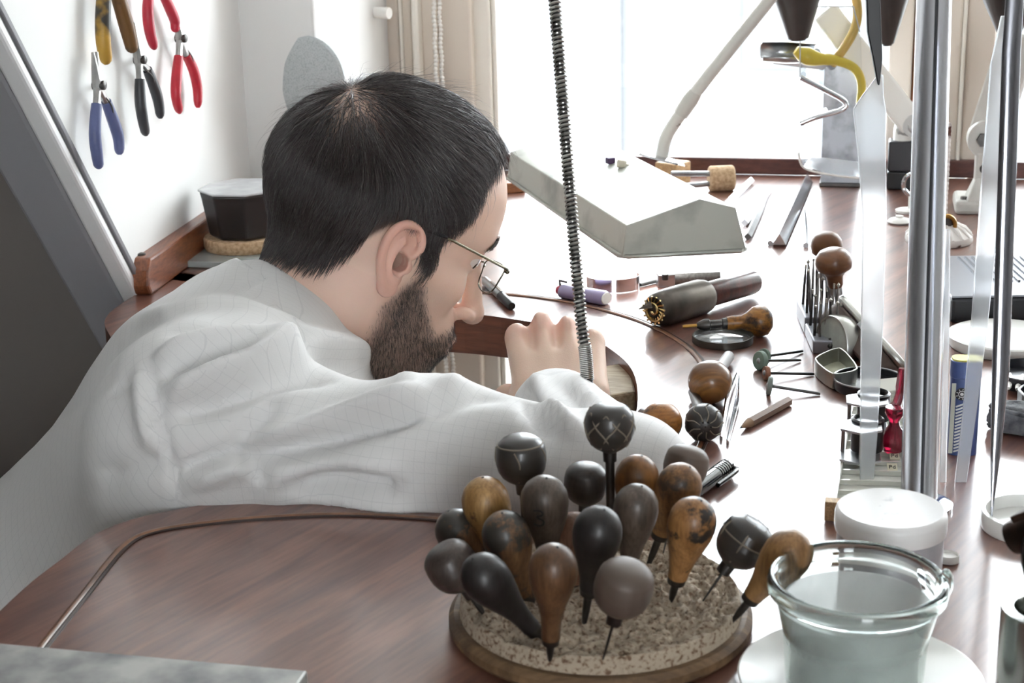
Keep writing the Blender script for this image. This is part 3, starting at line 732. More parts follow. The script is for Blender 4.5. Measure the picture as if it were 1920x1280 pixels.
# ---- hair strands as thin three-sided blades
def strands(name, roots, dirs, length, rad, off, seg, mat, parent, jitter=0.15, droop=0.0, flow=None, cols=None, hug=0.7, ear_push=False):
    n = len(roots); p = roots.copy(); pts = [p.copy()]; d = dirs.copy(); step = (length / seg)[:, None]
    for s in range(seg):
        g = sgrad(HF, hlo, hh, p)
        t = (s + 1) / seg
        if flow is not None: d = d * 0.45 + flow(p) * 0.55
        d = d + np.random.randn(n, 3) * jitter * 0.35
        d = d - g * (np.sum(d * g, 1, keepdims=True)) * hug
        d /= np.maximum(np.linalg.norm(d, axis=1, keepdims=True), 1e-6)
        p = p + d * step
        dist = sample(HF, hlo, hh, p); want = off * np.minimum(1.0, 1.5 * t)
        p = p + g * ((want - dist) * hug)[:, None]
        pts.append(p.copy())
    A = np.stack(pts, 1)                        # n, seg+1, 3
    if ear_push:
        bad = ((A[:, :, 0] > -3.4) & (A[:, :, 0] < 0.75) & (A[:, :, 2] < 1.5) & (A[:, :, 2] > -4) & (np.abs(A[:, :, 1]) > 5.6)).any(1) | ((A[:, :, 0] > -2.6) & (A[:, :, 0] < 0.3) & (A[:, :, 2] < 2.0) & (np.abs(A[:, :, 1]) > 6.2)).any(1)
        A = A[~bad]; n = len(A); rad = rad[~bad]; cols = cols[~bad]
    T = np.gradient(A, axis=1); T /= np.maximum(np.linalg.norm(T, axis=2, keepdims=True), 1e-6)
    ref = np.random.randn(n, 1, 3); U = np.cross(T, np.broadcast_to(ref, T.shape)); U /= np.maximum(np.linalg.norm(U, axis=2, keepdims=True), 1e-6); W_ = np.cross(T, U)
    prof = np.interp(np.linspace(0, 1, seg + 1), [0, 0.6, 1], [1, 0.85, 0.15])[None, :, None] * (rad[:, None, None] if np.ndim(rad) else rad)
    ring = [A + (U * math.cos(a) + W_ * math.sin(a)) * prof for a in (0, 2.094, 4.189)]
    VV = np.stack(ring, 2).reshape(-1, 3)       # n, seg+1, 3 sides
    m = seg + 1; bs = (np.arange(n) * m * 3)[:, None, None, None]; si = (np.arange(seg) * 3)[None, :, None]; k = np.arange(3)[None, None, :]; k2 = (k + 1) % 3
    q = np.stack([si + k, si + k2, si + 3 + k2, si + 3 + k], -1)      # 1,seg,3,4
    QQ = (q + bs).reshape(-1, 4)
    me = np_mesh(name, H2W(VV) - PLOC, QQ)
    if cols is not None: vcol(me, np.repeat(cols, m * 3, axis=0))
    o = link(name, me, mat, parent, angle=180); o['kind'] = 'stuff'; return o
# candidates on the head surface
tri_c = V[Q].mean(1); area = np.linalg.norm(np.cross(V[Q[:, 2]] - V[Q[:, 0]], V[Q[:, 3]] - V[Q[:, 1]]), axis=1) / 2
def pick(mask, n):
    pr = area * mask; pr = pr / pr.sum(); i = np.random.choice(len(tri_c), n, p=pr)
    a, b = np.random.rand(n, 1), np.random.rand(n, 1); q = V[Q[i]]
    return (q[:, 0] * (1 - a) + q[:, 1] * a) * (1 - b) + (q[:, 3] * (1 - a) + q[:, 2] * a) * b
WH = CROWN + np.array([0.3, 2.0, 1.0])                # crown whorl
def hflow(p):
    d = p - WH; d[:, 1] *= 1.0
    d /= np.maximum(np.linalg.norm(d, axis=1, keepdims=True), 1e-6)
    dn = np.tile(np.array([-0.25, 0.0, -1.0]), (len(p), 1)); d[:, 0] -= 0.75 * sstep(2.0, 5.0, p[:, 0]); d[:, 2] -= 0.3 * sstep(2.0, 5.0, p[:, 0])
    fw = np.tile(np.array([1.0, 0.0, -0.15]), (len(p), 1)); fw[:, 1] = -np.sign(p[:, 1]) * 0.55
    wt = sstep(8.0, 11.5, p[:, 2])[:, None] * sstep(-4, 2, p[:, 0])[:, None]
    lowb = sstep(7.5, 1.0, p[:, 2])[:, None]
    d = d * (1 - wt) * (1 - 0.75 * lowb) + dn * 0.75 * lowb + fw * wt * 0.0 + d * wt
    d = d + np.random.randn(len(p), 3) * 0.45 * thinness(p)[:, None]
    return d / np.maximum(np.linalg.norm(d, axis=1, keepdims=True), 1e-6)
tx, ty, tz = tri_c[:, 0], np.abs(tri_c[:, 1]), tri_c[:, 2]
hmask = hairline(tx, ty, tz); tthin = thinness(tri_c)
nh = 26000
roots = pick(hmask * (1 - 0.85 * tthin), nh)
rx, ry, rz = roots[:, 0], np.abs(roots[:, 1]), roots[:, 2]
side = sstep(7.5, 3.0, rz)
ln = (3.6 - 1.7 * side - 0.9 * sstep(0.0, -4.0, rz)) * (0.75 + 0.5 * np.random.rand(nh)); ln *= 1 - 0.45 * sstep(1.0, 2.5, rx) * sstep(3.0, 0.0, rz); ln *= 1 - 0.62 * sstep(1.0, 4.5, rx) * sstep(11.5, 9.0, rz); ln *= 1 - 0.35 * sstep(2.0, 6.0, rx)
lay = np.random.rand(nh) ** 0.8
off = (0.10 + lay * (0.80 - 0.35 * side)) * (1 - 0.8 * sstep(-1.5, -5.0, rz)) * (1 - 0.6 * sstep(0.5, 2.0, rx) * sstep(3.5, 0.5, rz)) * (1 - 0.5 * np.exp(-(((rx + 3.2) / 4.5) ** 2 + (ry / 5.0) ** 2)) * (rz > 9))
g0 = sgrad(HF, hlo, hh, roots)
grey = np.random.rand(nh) < 0.02 + 0.08 * sstep(6, 11, rz) + 0.40 * sstep(6, 10, rz) * sstep(-3, 3, rx)  # extra pale strands at top front put the window sheen into the hair colour
hc = np.where(grey[:, None], np.array(srgb('6f6866')), np.array(srgb('372d2b')) * (0.45 + 0.95 * np.random.rand(nh, 1)))
hair_m = attr_mat('hair_strands', 0.28, 0, 0, spec=0.9)
strands('hair', roots, hflow(roots) + g0 * 0.35 + np.random.randn(nh, 3) * 0.8 * thinness(roots)[:, None], ln, 0.019 + 0.010 * np.random.rand(nh), off, 6, hair_m, person, 0.16, flow=hflow, cols=hc, hug=0.75, ear_push=True)
# fly-away hairs round the crown
nf_ = 420; roots = pick(hmask * sstep(6, 9, tz), nf_); g0 = sgrad(HF, hlo, hh, roots)
strands('loose_hair', roots, hflow(roots) + g0 * 0.7, 3.2 + 1.5 * np.random.rand(nf_), np.full(nf_, 0.012), 0.9 + 0.9 * np.random.rand(nf_), 6, hair_m, person, 0.35, flow=hflow, cols=np.tile(np.array(srgb('6d6766')), (nf_, 1)), hug=0.45)
# beard, moustache, eyebrows
bmask = beardline(tx, ty, tz)
nb = 15000; roots = pick(bmask ** 1.1, nb); g0 = sgrad(HF, hlo, hh, roots)
def bflow(p): d = np.tile(np.array([0.25, 0, -1.0]), (len(p), 1)); return d
dens = beardline(roots[:, 0], np.abs(roots[:, 1]), roots[:, 2])
strands('beard', roots, bflow(roots) * 0.8 + g0 * 0.8, (0.26 + 0.26 * np.random.rand(nb)) * (0.55 + 0.5 * dens), np.full(nb, 0.0095), 0.14 + 0.16 * np.random.rand(nb), 3, hair_m, person, 0.5, flow=bflow, cols=np.array(srgb('2e2826')) * (0.45 + 1.0 * np.random.rand(nb, 1)), hug=0.4)
emask = np.exp(-(((tz - (4.4 - 0.10 * (ty - 2.5) ** 2)) / 0.30) ** 2)) * sstep(1.0, 1.5, ty) * sstep(5.4, 4.6, ty) * (tx > 5)
ne = 900; roots = pick(emask, ne); g0 = sgrad(HF, hlo, hh, roots)
def eflow(p): d = np.zeros_like(p); d[:, 0] = -0.55; d[:, 1] = np.sign(p[:, 1]); d[:, 2] = 0.15; return d
strands('eyebrow', roots, eflow(roots) + g0 * 0.4, 0.7 + 0.4 * np.random.rand(ne), np.full(ne, 0.02), 0.12 + 0.15 * np.random.rand(ne), 3, hair_m, person, 0.3, flow=eflow, cols=np.array(srgb('231c1b')) * (0.7 + 0.6 * np.random.rand(ne, 1)), hug=0.6)

# ---- shirt
slo = (-0.88, 0.76, 0.42); shi = (0.24, 1.50, 1.05); sh = 0.0045
E = grid(slo, shi, sh)
AM = SR.lerp(EL, 0.55) + Vector((0, 0.006, -0.001))
f = trunk_field(E, 0.012)
slv = s_cone(E, SR + Vector((0, 0, -0.018)), AM + Vector((0, 0, -0.003)), 0.050, 0.043); slv = smin(slv, s_cone(E, AM, EL, 0.043, 0.034), 0.03)
fore = s_cone(E, EL, WRS + Vector((-0.004, -0.01, -0.004)), 0.033, 0.035)
slv = smin(slv, fore, 0.02)
f = smin(f, slv, 0.065)
f = smin(f, smin(s_cone(E, SL, ELL, 0.066, 0.052), s_cone(E, ELL, (0.03, 1.14, 0.79), 0.05, 0.038), 0.02), 0.04)
f = smin(f, s_cone((E[0], (E[1] - 1.17) * 0.62, E[2]), (-0.60, 0, 0.56), (-0.63, 0, 0.46), 0.135, 0.12), 0.05)
SV, SQ = surface_nets(f, slo, sh); SV = laplace(SV, SQ, 3, 0.5)
SN = normals(SV, SQ)
FOLDS = [  # pixels of the crest line, half width px, height mm (negative = valley), sharper side
 ([(262, 600), (340, 588), (417, 572), (500, 600), (610, 648)], 20, 6.0),
 ([(300, 622), (420, 606), (500, 622), (590, 655)], 14, -4.0),
 ([(285, 678), (385, 645), (480, 637), (560, 655)], 17, 5.5),
 ([(300, 706), (390, 680), (480, 662)], 14, -5.0),
 ([(310, 738), (350, 732), (450, 687), (540, 658), (625, 650), (725, 675), (780, 714)], 26, 8.0),
 ([(330, 778), (430, 745), (540, 705), (640, 690)], 24, -6.0),
 ([(283, 670), (290, 760), (310, 840), (336, 940)], 9, -4.0),
 ([(268, 690), (272, 770), (292, 850)], 20, 4.0),
 ([(445, 835), (550, 808), (650, 782), (725, 758), (800, 733)], 20, 6.5),
 ([(450, 856), (560, 836), (700, 800), (800, 770)], 18, -6.5),
 ([(325, 885), (390, 862), (440, 838), (490, 790), (520, 740)], 14, -6.0),
 ([(365, 905), (430, 880), (480, 872)], 18, 5.0),
 ([(440, 838), (470, 872), (500, 900)], 12, -6.0),
 ([(470, 905), (560, 880), (640, 868), (740, 880)], 22, 5.0),
 ([(560, 905), (660, 895), (740, 915)], 18, -5.5),
 ([(480, 940), (580, 928), (680, 940), (780, 960)], 18, 3.5),
 ([(820, 722), (900, 700), (960, 704)], 16, 3.0),
 ([(1003, 700), (1018, 738), (1050, 782), (1095, 816)], 18, 4.5),
 ([(985, 720), (1000, 770), (1040, 820)], 20, -4.0),
 ([(1068, 700), (1115, 748), (1160, 800)], 14, 3.5),
 ([(1050, 715), (1088, 760), (1130, 815)], 12, -3.0),
 ([(800, 780), (880, 740), (960, 725)], 24, -3.5),
 ([(520, 560), (560, 610), (600, 640)], 8, -2.0),
 ([(418, 570), (445, 548), (490, 522), (510, 512)], 5, -1.5),
 ([(205, 745), (280, 690)], 6, -1.5), ([(100, 800), (170, 740), (205, 705), (220, 640)], 8, -1.2),
 ([(180, 900), (260, 870), (300, 860)], 30, -3.0),
]
px, py = proj_np(SV); vd = SV - np.array(CAM); vd /= np.linalg.norm(vd, axis=1, keepdims=True)
facing = np.clip(-(SN * vd).sum(1) * 2.5, 0, 1)
disp = np.zeros(len(SV))
for pts, wd, ht in FOLDS:
    sp = np.array([(q.x, q.y) for q in spline([Vector((a, b, 0)) for a, b in pts], 8)]); best = np.full(len(SV), 1e9); endf = np.zeros(len(SV))
    near = (px > sp[:, 0].min() - 4 * wd) & (px < sp[:, 0].max() + 4 * wd) & (py > sp[:, 1].min() - 4 * wd) & (py < sp[:, 1].max() + 4 * wd)
    ii = np.where(near)[0]
    if not len(ii): continue
    for k in range(len(sp) - 1):
        a, b = sp[k], sp[k + 1]; d = b - a; L = d @ d
        t = np.clip(((px[ii] - a[0]) * d[0] + (py[ii] - a[1]) * d[1]) / L, 0, 1)
        ds = np.hypot(px[ii] - a[0] - t * d[0], py[ii] - a[1] - t * d[1]); u = (k + t) / (len(sp) - 1)
        up_ = ds < best[ii]; best[ii] = np.where(up_, ds, best[ii]); endf[ii] = np.where(up_, np.minimum(1, np.minimum(u, 1 - u) * 5 + 0.15), endf[ii])
    disp[ii] += ht * 0.0022 * np.exp(-(best[ii] / (wd * 0.85)) ** 2) * endf[ii]
disp *= facing
disp += 0.0012 * vnoise(SV, 9.0, 11) + 0.0007 * vnoise(SV, 22.0, 12)
SV = SV + SN * disp[:, None]
SV = laplace(SV, SQ, 1, 0.4)
# cloth coordinates so that the woven check runs with the sleeve and with the back
ax = np.array((EL - SR).normalized()); q = SV - np.array(SR); ua = q @ ax
arm_w = sstep(-0.01, 0.01, (q @ ax) - 0.055)
arm_w = arm_w * sstep(0.02, -0.02, SV[:, 1] - 1.10)
a2_ = np.cross(ax, np.array([0, 0.25, 1.0])); a2_ /= np.linalg.norm(a2_); a3_ = np.cross(a2_, ax); q2 = SV - np.array(AM); va = np.arctan2(q2 @ a3_, q2 @ -a2_ * -1) * 0.05
bx = np.array((Vector((-0.60, 0, 0.56)) - Vector((-0.245, 0, 0.865))).normalized()); ub = SV @ bx; vb = SV[:, 1] - 0.3 * SV[:, 2]
cu = np.where(arm_w > 0.5, ua, ub); cv = np.where(arm_w > 0.5, va, vb)
me = np_mesh('shirt', SV - PLOC, SQ); vcol(me, np.stack([cu, cv, arm_w], 1), 'Weave')
def shirt_mat():
    m = M_('white_check_cotton', 'dddcdb', 0.85, spec=0.2, bump=0.10, bscale=1200.0); nt = m.node_tree; b = nt.nodes['Principled BSDF']; L = nt.links
    b.inputs['Sheen Weight'].default_value = 0.15
    a = nt.nodes.new('ShaderNodeAttribute'); a.attribute_name = 'Weave'; sx = nt.nodes.new('ShaderNodeSeparateXYZ'); L.new(a.outputs['Vector'], sx.inputs[0])
    outs = []
    for i in (0, 1):
        d = nt.nodes.new('ShaderNodeMath'); d.operation = 'DIVIDE'; d.inputs[1].default_value = 0.0068; L.new(sx.outputs[i], d.inputs[0])
        fr = nt.nodes.new('ShaderNodeMath'); fr.operation = 'FRACT'; L.new(d.outputs[0], fr.inputs[0])
        lt = nt.nodes.new('ShaderNodeMath'); lt.operation = 'LESS_THAN'; lt.inputs[1].default_value = 0.06; L.new(fr.outputs[0], lt.inputs[0]); outs.append(lt)
    mx = nt.nodes.new('ShaderNodeMath'); mx.operation = 'MAXIMUM'; L.new(outs[0].outputs[0], mx.inputs[0]); L.new(outs[1].outputs[0], mx.inputs[1])
    ml = nt.nodes.new('ShaderNodeMath'); ml.operation = 'MULTIPLY'; ml.inputs[1].default_value = 0.12; L.new(mx.outputs[0], ml.inputs[0])
    mc = nt.nodes.new('ShaderNodeMix'); mc.data_type = 'RGBA'; L.new(ml.outputs[0], mc.inputs[0]); mc.inputs[6].default_value = (*srgb('dddcdb'), 1); mc.inputs[7].default_value = (*srgb('6d727c'), 1)
    L.new(mc.outputs[2], b.inputs['Base Color']); return m
shirt_m = shirt_mat()
shirt = link('shirt', me, shirt_m, person, angle=180)
# collar leaf round the neck, in head centimetres
def collar():
    c0 = np.array([-3.5, 0, -8.6]); n_ = np.array([0.33, 0, 0.94]); n_ /= np.linalg.norm(n_); a_ = np.array([n_[2], 0, -n_[0]]); b_ = np.array([0, 1.0, 0])
    prof = [(1.0, 0.9, 0.0), (1.02, 1.25, 0.0), (1.05, 1.3, 0.1), (1.10, 1.0, 0.2), (1.18, 0.2, 0.5), (1.27, -0.9, 0.8), (1.25, -1.0, 0.7), (1.12, -0.2, 0.2), (1.02, 0.4, 0)]
    m = 48; Vc = []
    for i in range(m):
        t = -2.75 + 5.5 * i / (m - 1)            # open at the throat
        t = t + math.pi
        for (k, hgt, _) in prof:
            kk = 1 + (k - 1) * (0.45 + 0.55 * abs(math.sin(t))); rr = np.array([math.cos(t) * 6.5 * kk, math.sin(t) * 6.45 * kk])
            Vc.append(c0 + a_ * rr[0] + b_ * rr[1] + n_ * hgt)
    Vc = np.array(Vc); K = len(prof); Qc = []
    for i in range(m - 1):
        for k in range(K): Qc.append((i * K + k, i * K + (k + 1) % K, (i + 1) * K + (k + 1) % K, (i + 1) * K + k))
    return Vc, np.array(Qc)
Vc, Qc = collar(); me = np_mesh('collar', H2W(Vc) - PLOC, Qc); VW = H2W(Vc); vcol(me, np.stack([VW[:, 0] + VW[:, 2], VW[:, 1], VW[:, 0] * 0], 1), 'Weave')
link('collar', me, shirt_m, shirt, angle=180)
# trousers, shoes and stool under the bench
glo = (-0.95, 0.82, 0.0); ghi = (0.15, 1.52, 0.62); gh = 0.011; E = grid(glo, ghi, gh)
f = s_ell(E, (-0.66, 1.17, 0.53), (0.16, 0.19, 0.13))
for s in (-1, 1):
    f = smin(f, s_cone(E, (-0.62, 1.17 + 0.09 * s, 0.52), (-0.22, 1.17 + 0.13 * s, 0.50), 0.085, 0.065), 0.05)
    f = smin(f, s_cone(E, (-0.22, 1.17 + 0.13 * s, 0.50), (-0.24, 1.17 + 0.12 * s, 0.08), 0.065, 0.05), 0.03)
Vg, Qg = surface_nets(f, glo, gh); me = np_mesh('trousers', laplace(Vg, Qg, 2) - PLOC, Qg); link('trousers', me, M_('dark_trousers', '33343c', 0.9), person, angle=180)
for s in (-1, 1):
    mb = MB(); mb.sphere(0.05, (-0.19, 1.17 + 0.12 * s, 0.035), 16, 10, (2.3, 0.9, 0.7)); o = mb.build('shoe', M_('black_leather', '1b1a1a', 0.4), None); o.data.transform(Matrix.Translation(-person.location)); o.parent = person
stool = empty('work_stool', (-0.66, 1.17, 0), label='round wooden work stool under the seated man', cat='stool')
mb = MB(); mb.lathe([(0, 0.37), (0.16, 0.37), (0.17, 0.375), (0.17, 0.395), (0.16, 0.40), (0, 0.40)], 32); mb.build('seat', edge_m, stool)
for k in range(4):
    a = math.pi / 4 + k * math.pi / 2; mb = MB(); mb.tube([(0.12 * math.cos(a), 0.12 * math.sin(a), 0.37), (0.17 * math.cos(a), 0.17 * math.sin(a), 0.0)], 0.016, 10); mb.build('leg', edge_m, stool)

# ---- eyeglasses
gls = empty('eyeglasses', tuple(HC), label='thin metal-framed eyeglasses worn by the bent-over man', cat='eyeglasses')
GL = np.array(gls.location)
def hp(x, y, z): return Vector(H2W(np.array([[x, y, z]]))[0] - GL)
gm = M_('gunmetal_frame', '6e6a5c', 0.25, 1.0)
lens_m = glass('eyeglass_lens', (0.97, 0.98, 0.98), 0, 1.5, thin=True)
for sd in (-1, 1):
    pts = [(1.2, 2.7, 0.25), (1.1, 1.6, 0.3), (1.6, 0.6, 0.2), (3.2, 0.2, 0.05), (5.0, 0.5, -0.35), (5.8, 1.6, -0.55), (5.8, 2.75, -0.5), (3.4, 2.95, 0.0)]
    loop = spline([(10.0 + c, a * sd, b) for a, b, c in pts], 4, closed=True)
    L_ = [hp(*p) for p in loop]; mb = MB(); mb.add(L_ + [sum(L_, Vector()) / len(L_)], [(i, (i + 1) % len(L_), len(L_)) for i in range(len(L_))]); ln_ = mb.build('lens', lens_m, gls)
    mb = MB(); mb.tube(L_, 0.0006, 6, closed=True); mb.build('rim', gm, gls)
    tm = [(9.6, 6.1, 2.6), (9.3, 6.6, 2.75), (7.5, 7.15, 2.85), (4.5, 7.35, 3.0), (2.2, 7.45, 3.15)]
    mb = MB(); mb.tube(spline([hp(a, b * sd, c) for a, b, c in tm], 4), 0.0011, 8, flat=(1.2, 0.7)); mb.build('temple', gm, gls)
    tp = [(2.6, 7.45, 3.12), (1.4, 7.35, 3.05), (0.2, 7.05, 2.9), (-1.6, 6.85, 2.7), (-3.2, 6.7, 2.0), (-4.2, 6.4, 1.2)]
    mb = MB(); mb.tube(spline([hp(a, b * sd, c) for a, b, c in tp], 4), 0.0016, 8); mb.build('temple_tip', BLACKP, gls)
    mb = MB(); mb.sphere(0.0022, tuple(hp(9.6, 6.15, 2.6)) if sd > 0 else tuple(hp(9.6, -6.15, 2.6)), 10, 8); mb.build('hinge', gm, gls)
mb = MB(); mb.tube([hp(10.3, -1.15, 2.2), hp(10.75, 0, 2.5), hp(10.3, 1.15, 2.2)], 0.0008, 6); mb.build('bridge', gm, gls)
# ================================================================== things: helpers
def zc(p): return -(CMI @ (Vector(p) - CAM)).z
def mpx(n, p): return n * zc(p) / F                 # pixels to metres at the place p
def lying(px0, py0, px1, py1, r0, r1=None):
    """frame of a round bar lying on the bench: origin at the first end, X along the bar; and its length"""
    r1 = r0 if r1 is None else r1
    a = P(px0, py0, BZ + r0); b = P(px1, py1, BZ + r1)
    return frame(a, b - a), (b - a).length
RX = Matrix.Rotation(R(90), 4, 'Y')                 # lathe axis Z -> X
def solo(mb, name, mat, loc, label, cat, group=None, **kw):
    o = mb.build(name, mat, None, **kw); rebase(o, loc); return tag(o, label, cat, group)
def child(mb, name, mat, e, **kw):
    """part given in world coordinates under an unrotated Empty"""
    o = mb.build(name, mat, None, **kw); o.data.transform(Matrix.Translation(-e.location)); o.parent = e; return o
def sub(mb, name, mat, top, par, **kw):
    o = mb.build(name, mat, None, **kw); o.data.transform(Matrix.Translation(-top.location)); o.parent = par; return o
cork_m = M_('cork', 'cdb08e', 0.9, col2='a3835f', nscale=260, lo=0.3, hi=0.6, bump=0.5, bscale=350)
brass_m = M_('brass', 'b58b4a', 0.3, 1.0, noise=0.3, nscale=60)
clear_m = glass('clear_acrylic', (0.95, 0.97, 0.98), 0.02, 1.45, thin=True)

# ================================================================== left: pliers on the white wall
jaw_m = M_('plier_steel', 'c6c6c4', 0.3, 1.0, noise=0.3, nscale=90)
def pliers(col, label, tip, piv, ha, hb, tip2=None, hm=None, r=0.0046, spring=True):
    W_ = lambda q, off=0.013: lw(q[0], q[1], off)
    e = empty('pliers', W_(piv), label=label, cat='pliers', group='pliers hanging on the white wall')
    for k, hs in enumerate((ha, hb)):
        pts = spline([W_(q, 0.013 + 0.003 * (1 - 2 * k) * 0.3) for q in hs], 5)
        n = len(pts); m = hm[k] if hm else col
        mb = MB(); rr = [r * (0.82 + 0.32 * math.sin(math.pi * min(1, 0.15 + 0.8 * i / (n - 1)))) for i in range(n)]; rr[-1] *= 0.45; rr[-2] *= 0.85
        mb.tube(pts, rr, 12); hd = child(mb, 'grip', m, e)
        mb = MB(); mb.tube([W_(piv), W_(piv).lerp(pts[0], 0.6), pts[0]], [r * 0.85, r * 0.7, r * 0.75], 8); child(mb, 'tang', jaw_m, e)
    for k, t in enumerate([tip, tip2 or (tip[0] + 8, tip[1] + 4)]):
        mb = MB(); p0 = W_(piv); p1 = W_(t); mb.tube([p0.lerp(p1, -0.15), p0, p0.lerp(p1, 0.3), p1], [r * 0.9, r * 1.15, r * 0.9, r * 0.3], 8); child(mb, 'jaw', jaw_m, e)
    mb = MB(); mb.lathe([(0, -0.004), (0.004, -0.004), (0.004, 0.0062), (0.003, 0.007), (0, 0.007)], 14, zframe(W_(piv), LN)); child(mb, 'rivet', DSTEEL, e)
    if spring:
        mb = MB(); s0 = W_((piv[0] + 8, piv[1] + 14)); s1 = W_(hb[1]); mb.tube(spline([s0, s0.lerp(s1, 0.5) + LN * 0.004, s1], 5), 0.0007, 6); child(mb, 'leaf_spring', DSTEEL, e)
    mb = MB(); mb.tube([W_(piv, -0.002), W_(piv, 0.012)], 0.0016, 8); child(mb, 'wall_peg', DSTEEL, e)
    return e
rub = lambda n, c: M_(n, c, 0.42, noise=0.12, nscale=120)
pliers(rub('blue_grip', '5a628c'), 'pliers with blue grips, lowest on the white wall', (174, 98), (183, 160), [(181, 195), (178, 250), (182, 290), (186, 316)], [(199, 190), (212, 225), (222, 258), (224, 290)], tip2=(181, 97))
pliers(rub('black_grip', '333438'), 'pliers with black grips hanging between blue and red pairs', (251, 42), (260, 112), [(262, 148), (263, 190), (268, 225), (274, 254)], [(276, 130), (288, 160), (297, 190), (301, 222)], tip2=(258, 80))
pliers(rub('red_grip', 'b91f33'), 'whole red-handled pliers hanging right on the wall', (334, 38), (337, 72), [(335, 106), (331, 145), (330, 180), (337, 212)], [(349, 102), (362, 130), (370, 165), (371, 202)], tip2=(342, 52))
pliers(rub('red_grip2', 'b5243a'), 'red-handled pliers cut off by the top of the photo', (292, -130), (296, -60), [(280, -15), (277, 20), (281, 60), (290, 92)], [(304, -15), (318, 15), (328, 40), (328, 60)], tip2=(300, -130))
pliers(rub('yellow_grip', 'b98f2f'), 'old yellow-handled pliers taped black, top left on the wall', (206, -150), (210, -70), [(196, -25), (193, 30), (194, 80), (200, 120)], [(217, -20), (232, 30), (243, 70), (249, 98)], tip2=(214, -150), r=0.0060,
       hm=[M_('worn_yellow_grip', 'b58c33', 0.45, col2='2c2722', nscale=22, lo=0.42, hi=0.5), M_('worn_brown_grip', '6b4a22', 0.5, col2='1f1a16', nscale=35, lo=0.4, hi=0.55)])

# glass plate, cork mat and eight-sided black pot
gp_ = [P(334, 502), P(397, 452), P(540, 440), P(545, 508)]
mb = MB(); mb.prism([(q.x, q.y) for q in gp_], BZ + 0.0005, BZ + 0.007)
solo(mb, 'glass_plate', M_('plate_glass', 'cdd6d4', 0.05, trans=0.55, ior=1.45), P(440, 480), 'thick glass plate under the black pot by the wooden rail', 'glass plate', smooth=False, bevel=0.001)
PZ = BZ + 0.0072; pc = P(462, 461, PZ)
mb = MB(); mb.lathe([(0, 0), (0.041, 0), (0.0425, 0.003), (0.0425, 0.010), (0.041, 0.0125), (0, 0.0125)], 40, Matrix.Translation(pc))
solo(mb, 'cork_mat', cork_m, pc, 'round cork mat between glass plate and black pot', 'cork mat', bevel=0)
pot = empty('planter_pot', pc + Vector((0, 0, 0.0128)), label='black eight-sided pot with a pale translucent lid beside the white wall', cat='pot')
potm = M_('black_enamel', '2b2828', 0.35, noise=0.2, nscale=40)
Mo = Matrix.Translation(pot.location) @ Matrix.Rotation(R(12), 4, 'Z')
mb = MB(); mb.lathe([(0, 0), (0.034, 0), (0.036, 0.003), (0.0415, 0.040), (0.0430, 0.046), (0.040, 0.046), (0, 0.046)], 8, Mo); child(mb, 'body', potm, pot, smooth=False, bevel=0.002)
mb = MB(); mb.lathe([(0, 0.0462), (0.0435, 0.0462), (0.0445, 0.0475), (0.0435, 0.0490), (0.020, 0.0500), (0, 0.0502)], 8, Mo); child(mb, 'lid', M_('frosted_lid', 'c5c7ca', 0.25, coat=0.4, noise=0.15, nscale=60), pot, smooth=False, bevel=0.001)

# grey speckled round mirror back behind the man's head
cm = D(576, 152, 1.78); nd = (CAM - cm).normalized(); nd = (Matrix.Rotation(R(-35), 3, 'Z') @ nd); nd.z *= 0.3
mir = empty('round_mirror', cm, label='speckled grey oval disc on an arm behind the man\'s head', cat='mirror')
Mm = zframe(cm, nd, (0, 0, 1))
mb = MB(); mb.lathe([(0, -0.004), (0.045, -0.004), (0.0495, -0.002), (0.050, 0.001), (0.048, 0.004), (0.030, 0.0075), (0, 0.009)], 48, Mm); child(mb, 'disc', M_('speckled_grey', 'b7bcbd', 0.6, col2='9aa0a2', nscale=650, lo=0.3, hi=0.55), mir)
mb = MB(); mb.tube(spline([cm - nd * 0.006, cm - nd * 0.03 + Vector((0.0, 0.0, -0.04)), P(560, 420) + Vector((0, 0, 0.05)), P(560, 420)], 6), 0.004, 10); child(mb, 'arm', STEEL, mir)
mb = MB(); mb.lathe([(0, 0), (0.03, 0), (0.03, 0.004), (0.006, 0.01), (0, 0.01)], 24, Matrix.Translation(P(560, 420))); child(mb, 'foot', STEEL, mir)

# window lever and blind chains
lev = empty('window_lever', D(680, 25, 2.02), label='white window lever at the left casement', cat='window handle')
mb = MB(); mb.tube([D(655, -30, 2.05), D(663, 0, 2.03), D(677, 25, 2.0)], [0.006, 0.0055, 0.005], 10, flat=(1, 0.6)); child(mb, 'stem', M_('lever_grey', '8e8f8e', 0.4), lev)
mb = MB(); a = D(677, 22, 2.0); b = D(730, 25, 1.98); mb.tube([a, a.lerp(b, 0.05), a.lerp(b, 0.9), b], [0.004, 0.0062, 0.0074, 0.0070], 18); child(mb, 'grip', WHITEP, lev)
ch = empty('bead_chain', D(815, 0, 2.05), label='white bead chain of the blind hanging before the beige boards', cat='blind chain')
for (x0, x1, dd) in ((811, 820, 0.0), (821, 831, 0.004)):
    a = D(x0, -60, 2.02 + dd); b = D(x1, 205, 2.02 + dd); b2 = a + (b - a) * 4.6; n = 150; mb = MB()
    for i in range(n): mb.sphere(0.0030, tuple(a.lerp(b2, i / (n - 1)) + Vector((0.0006 * math.sin(i), 0, 0))), 8, 6)
    mb.tube([a, b2], 0.0008, 5); child(mb, 'bead_strand', WHITEP, ch)
mb = MB(); a = D(698, 35, 2.03); b = D(704, 140, 2.03)
for i in range(22): mb.sphere(0.0018, tuple(a.lerp(b, i / 21)), 6, 5)
mb.tube([a + Vector((0, 0, 0.08)), b], 0.0005, 5)
solo(mb, 'lever_cord', M_('cord_grey', 'b0a79e', 0.6), a, 'thin grey bead cord hanging below the window lever', 'cord')

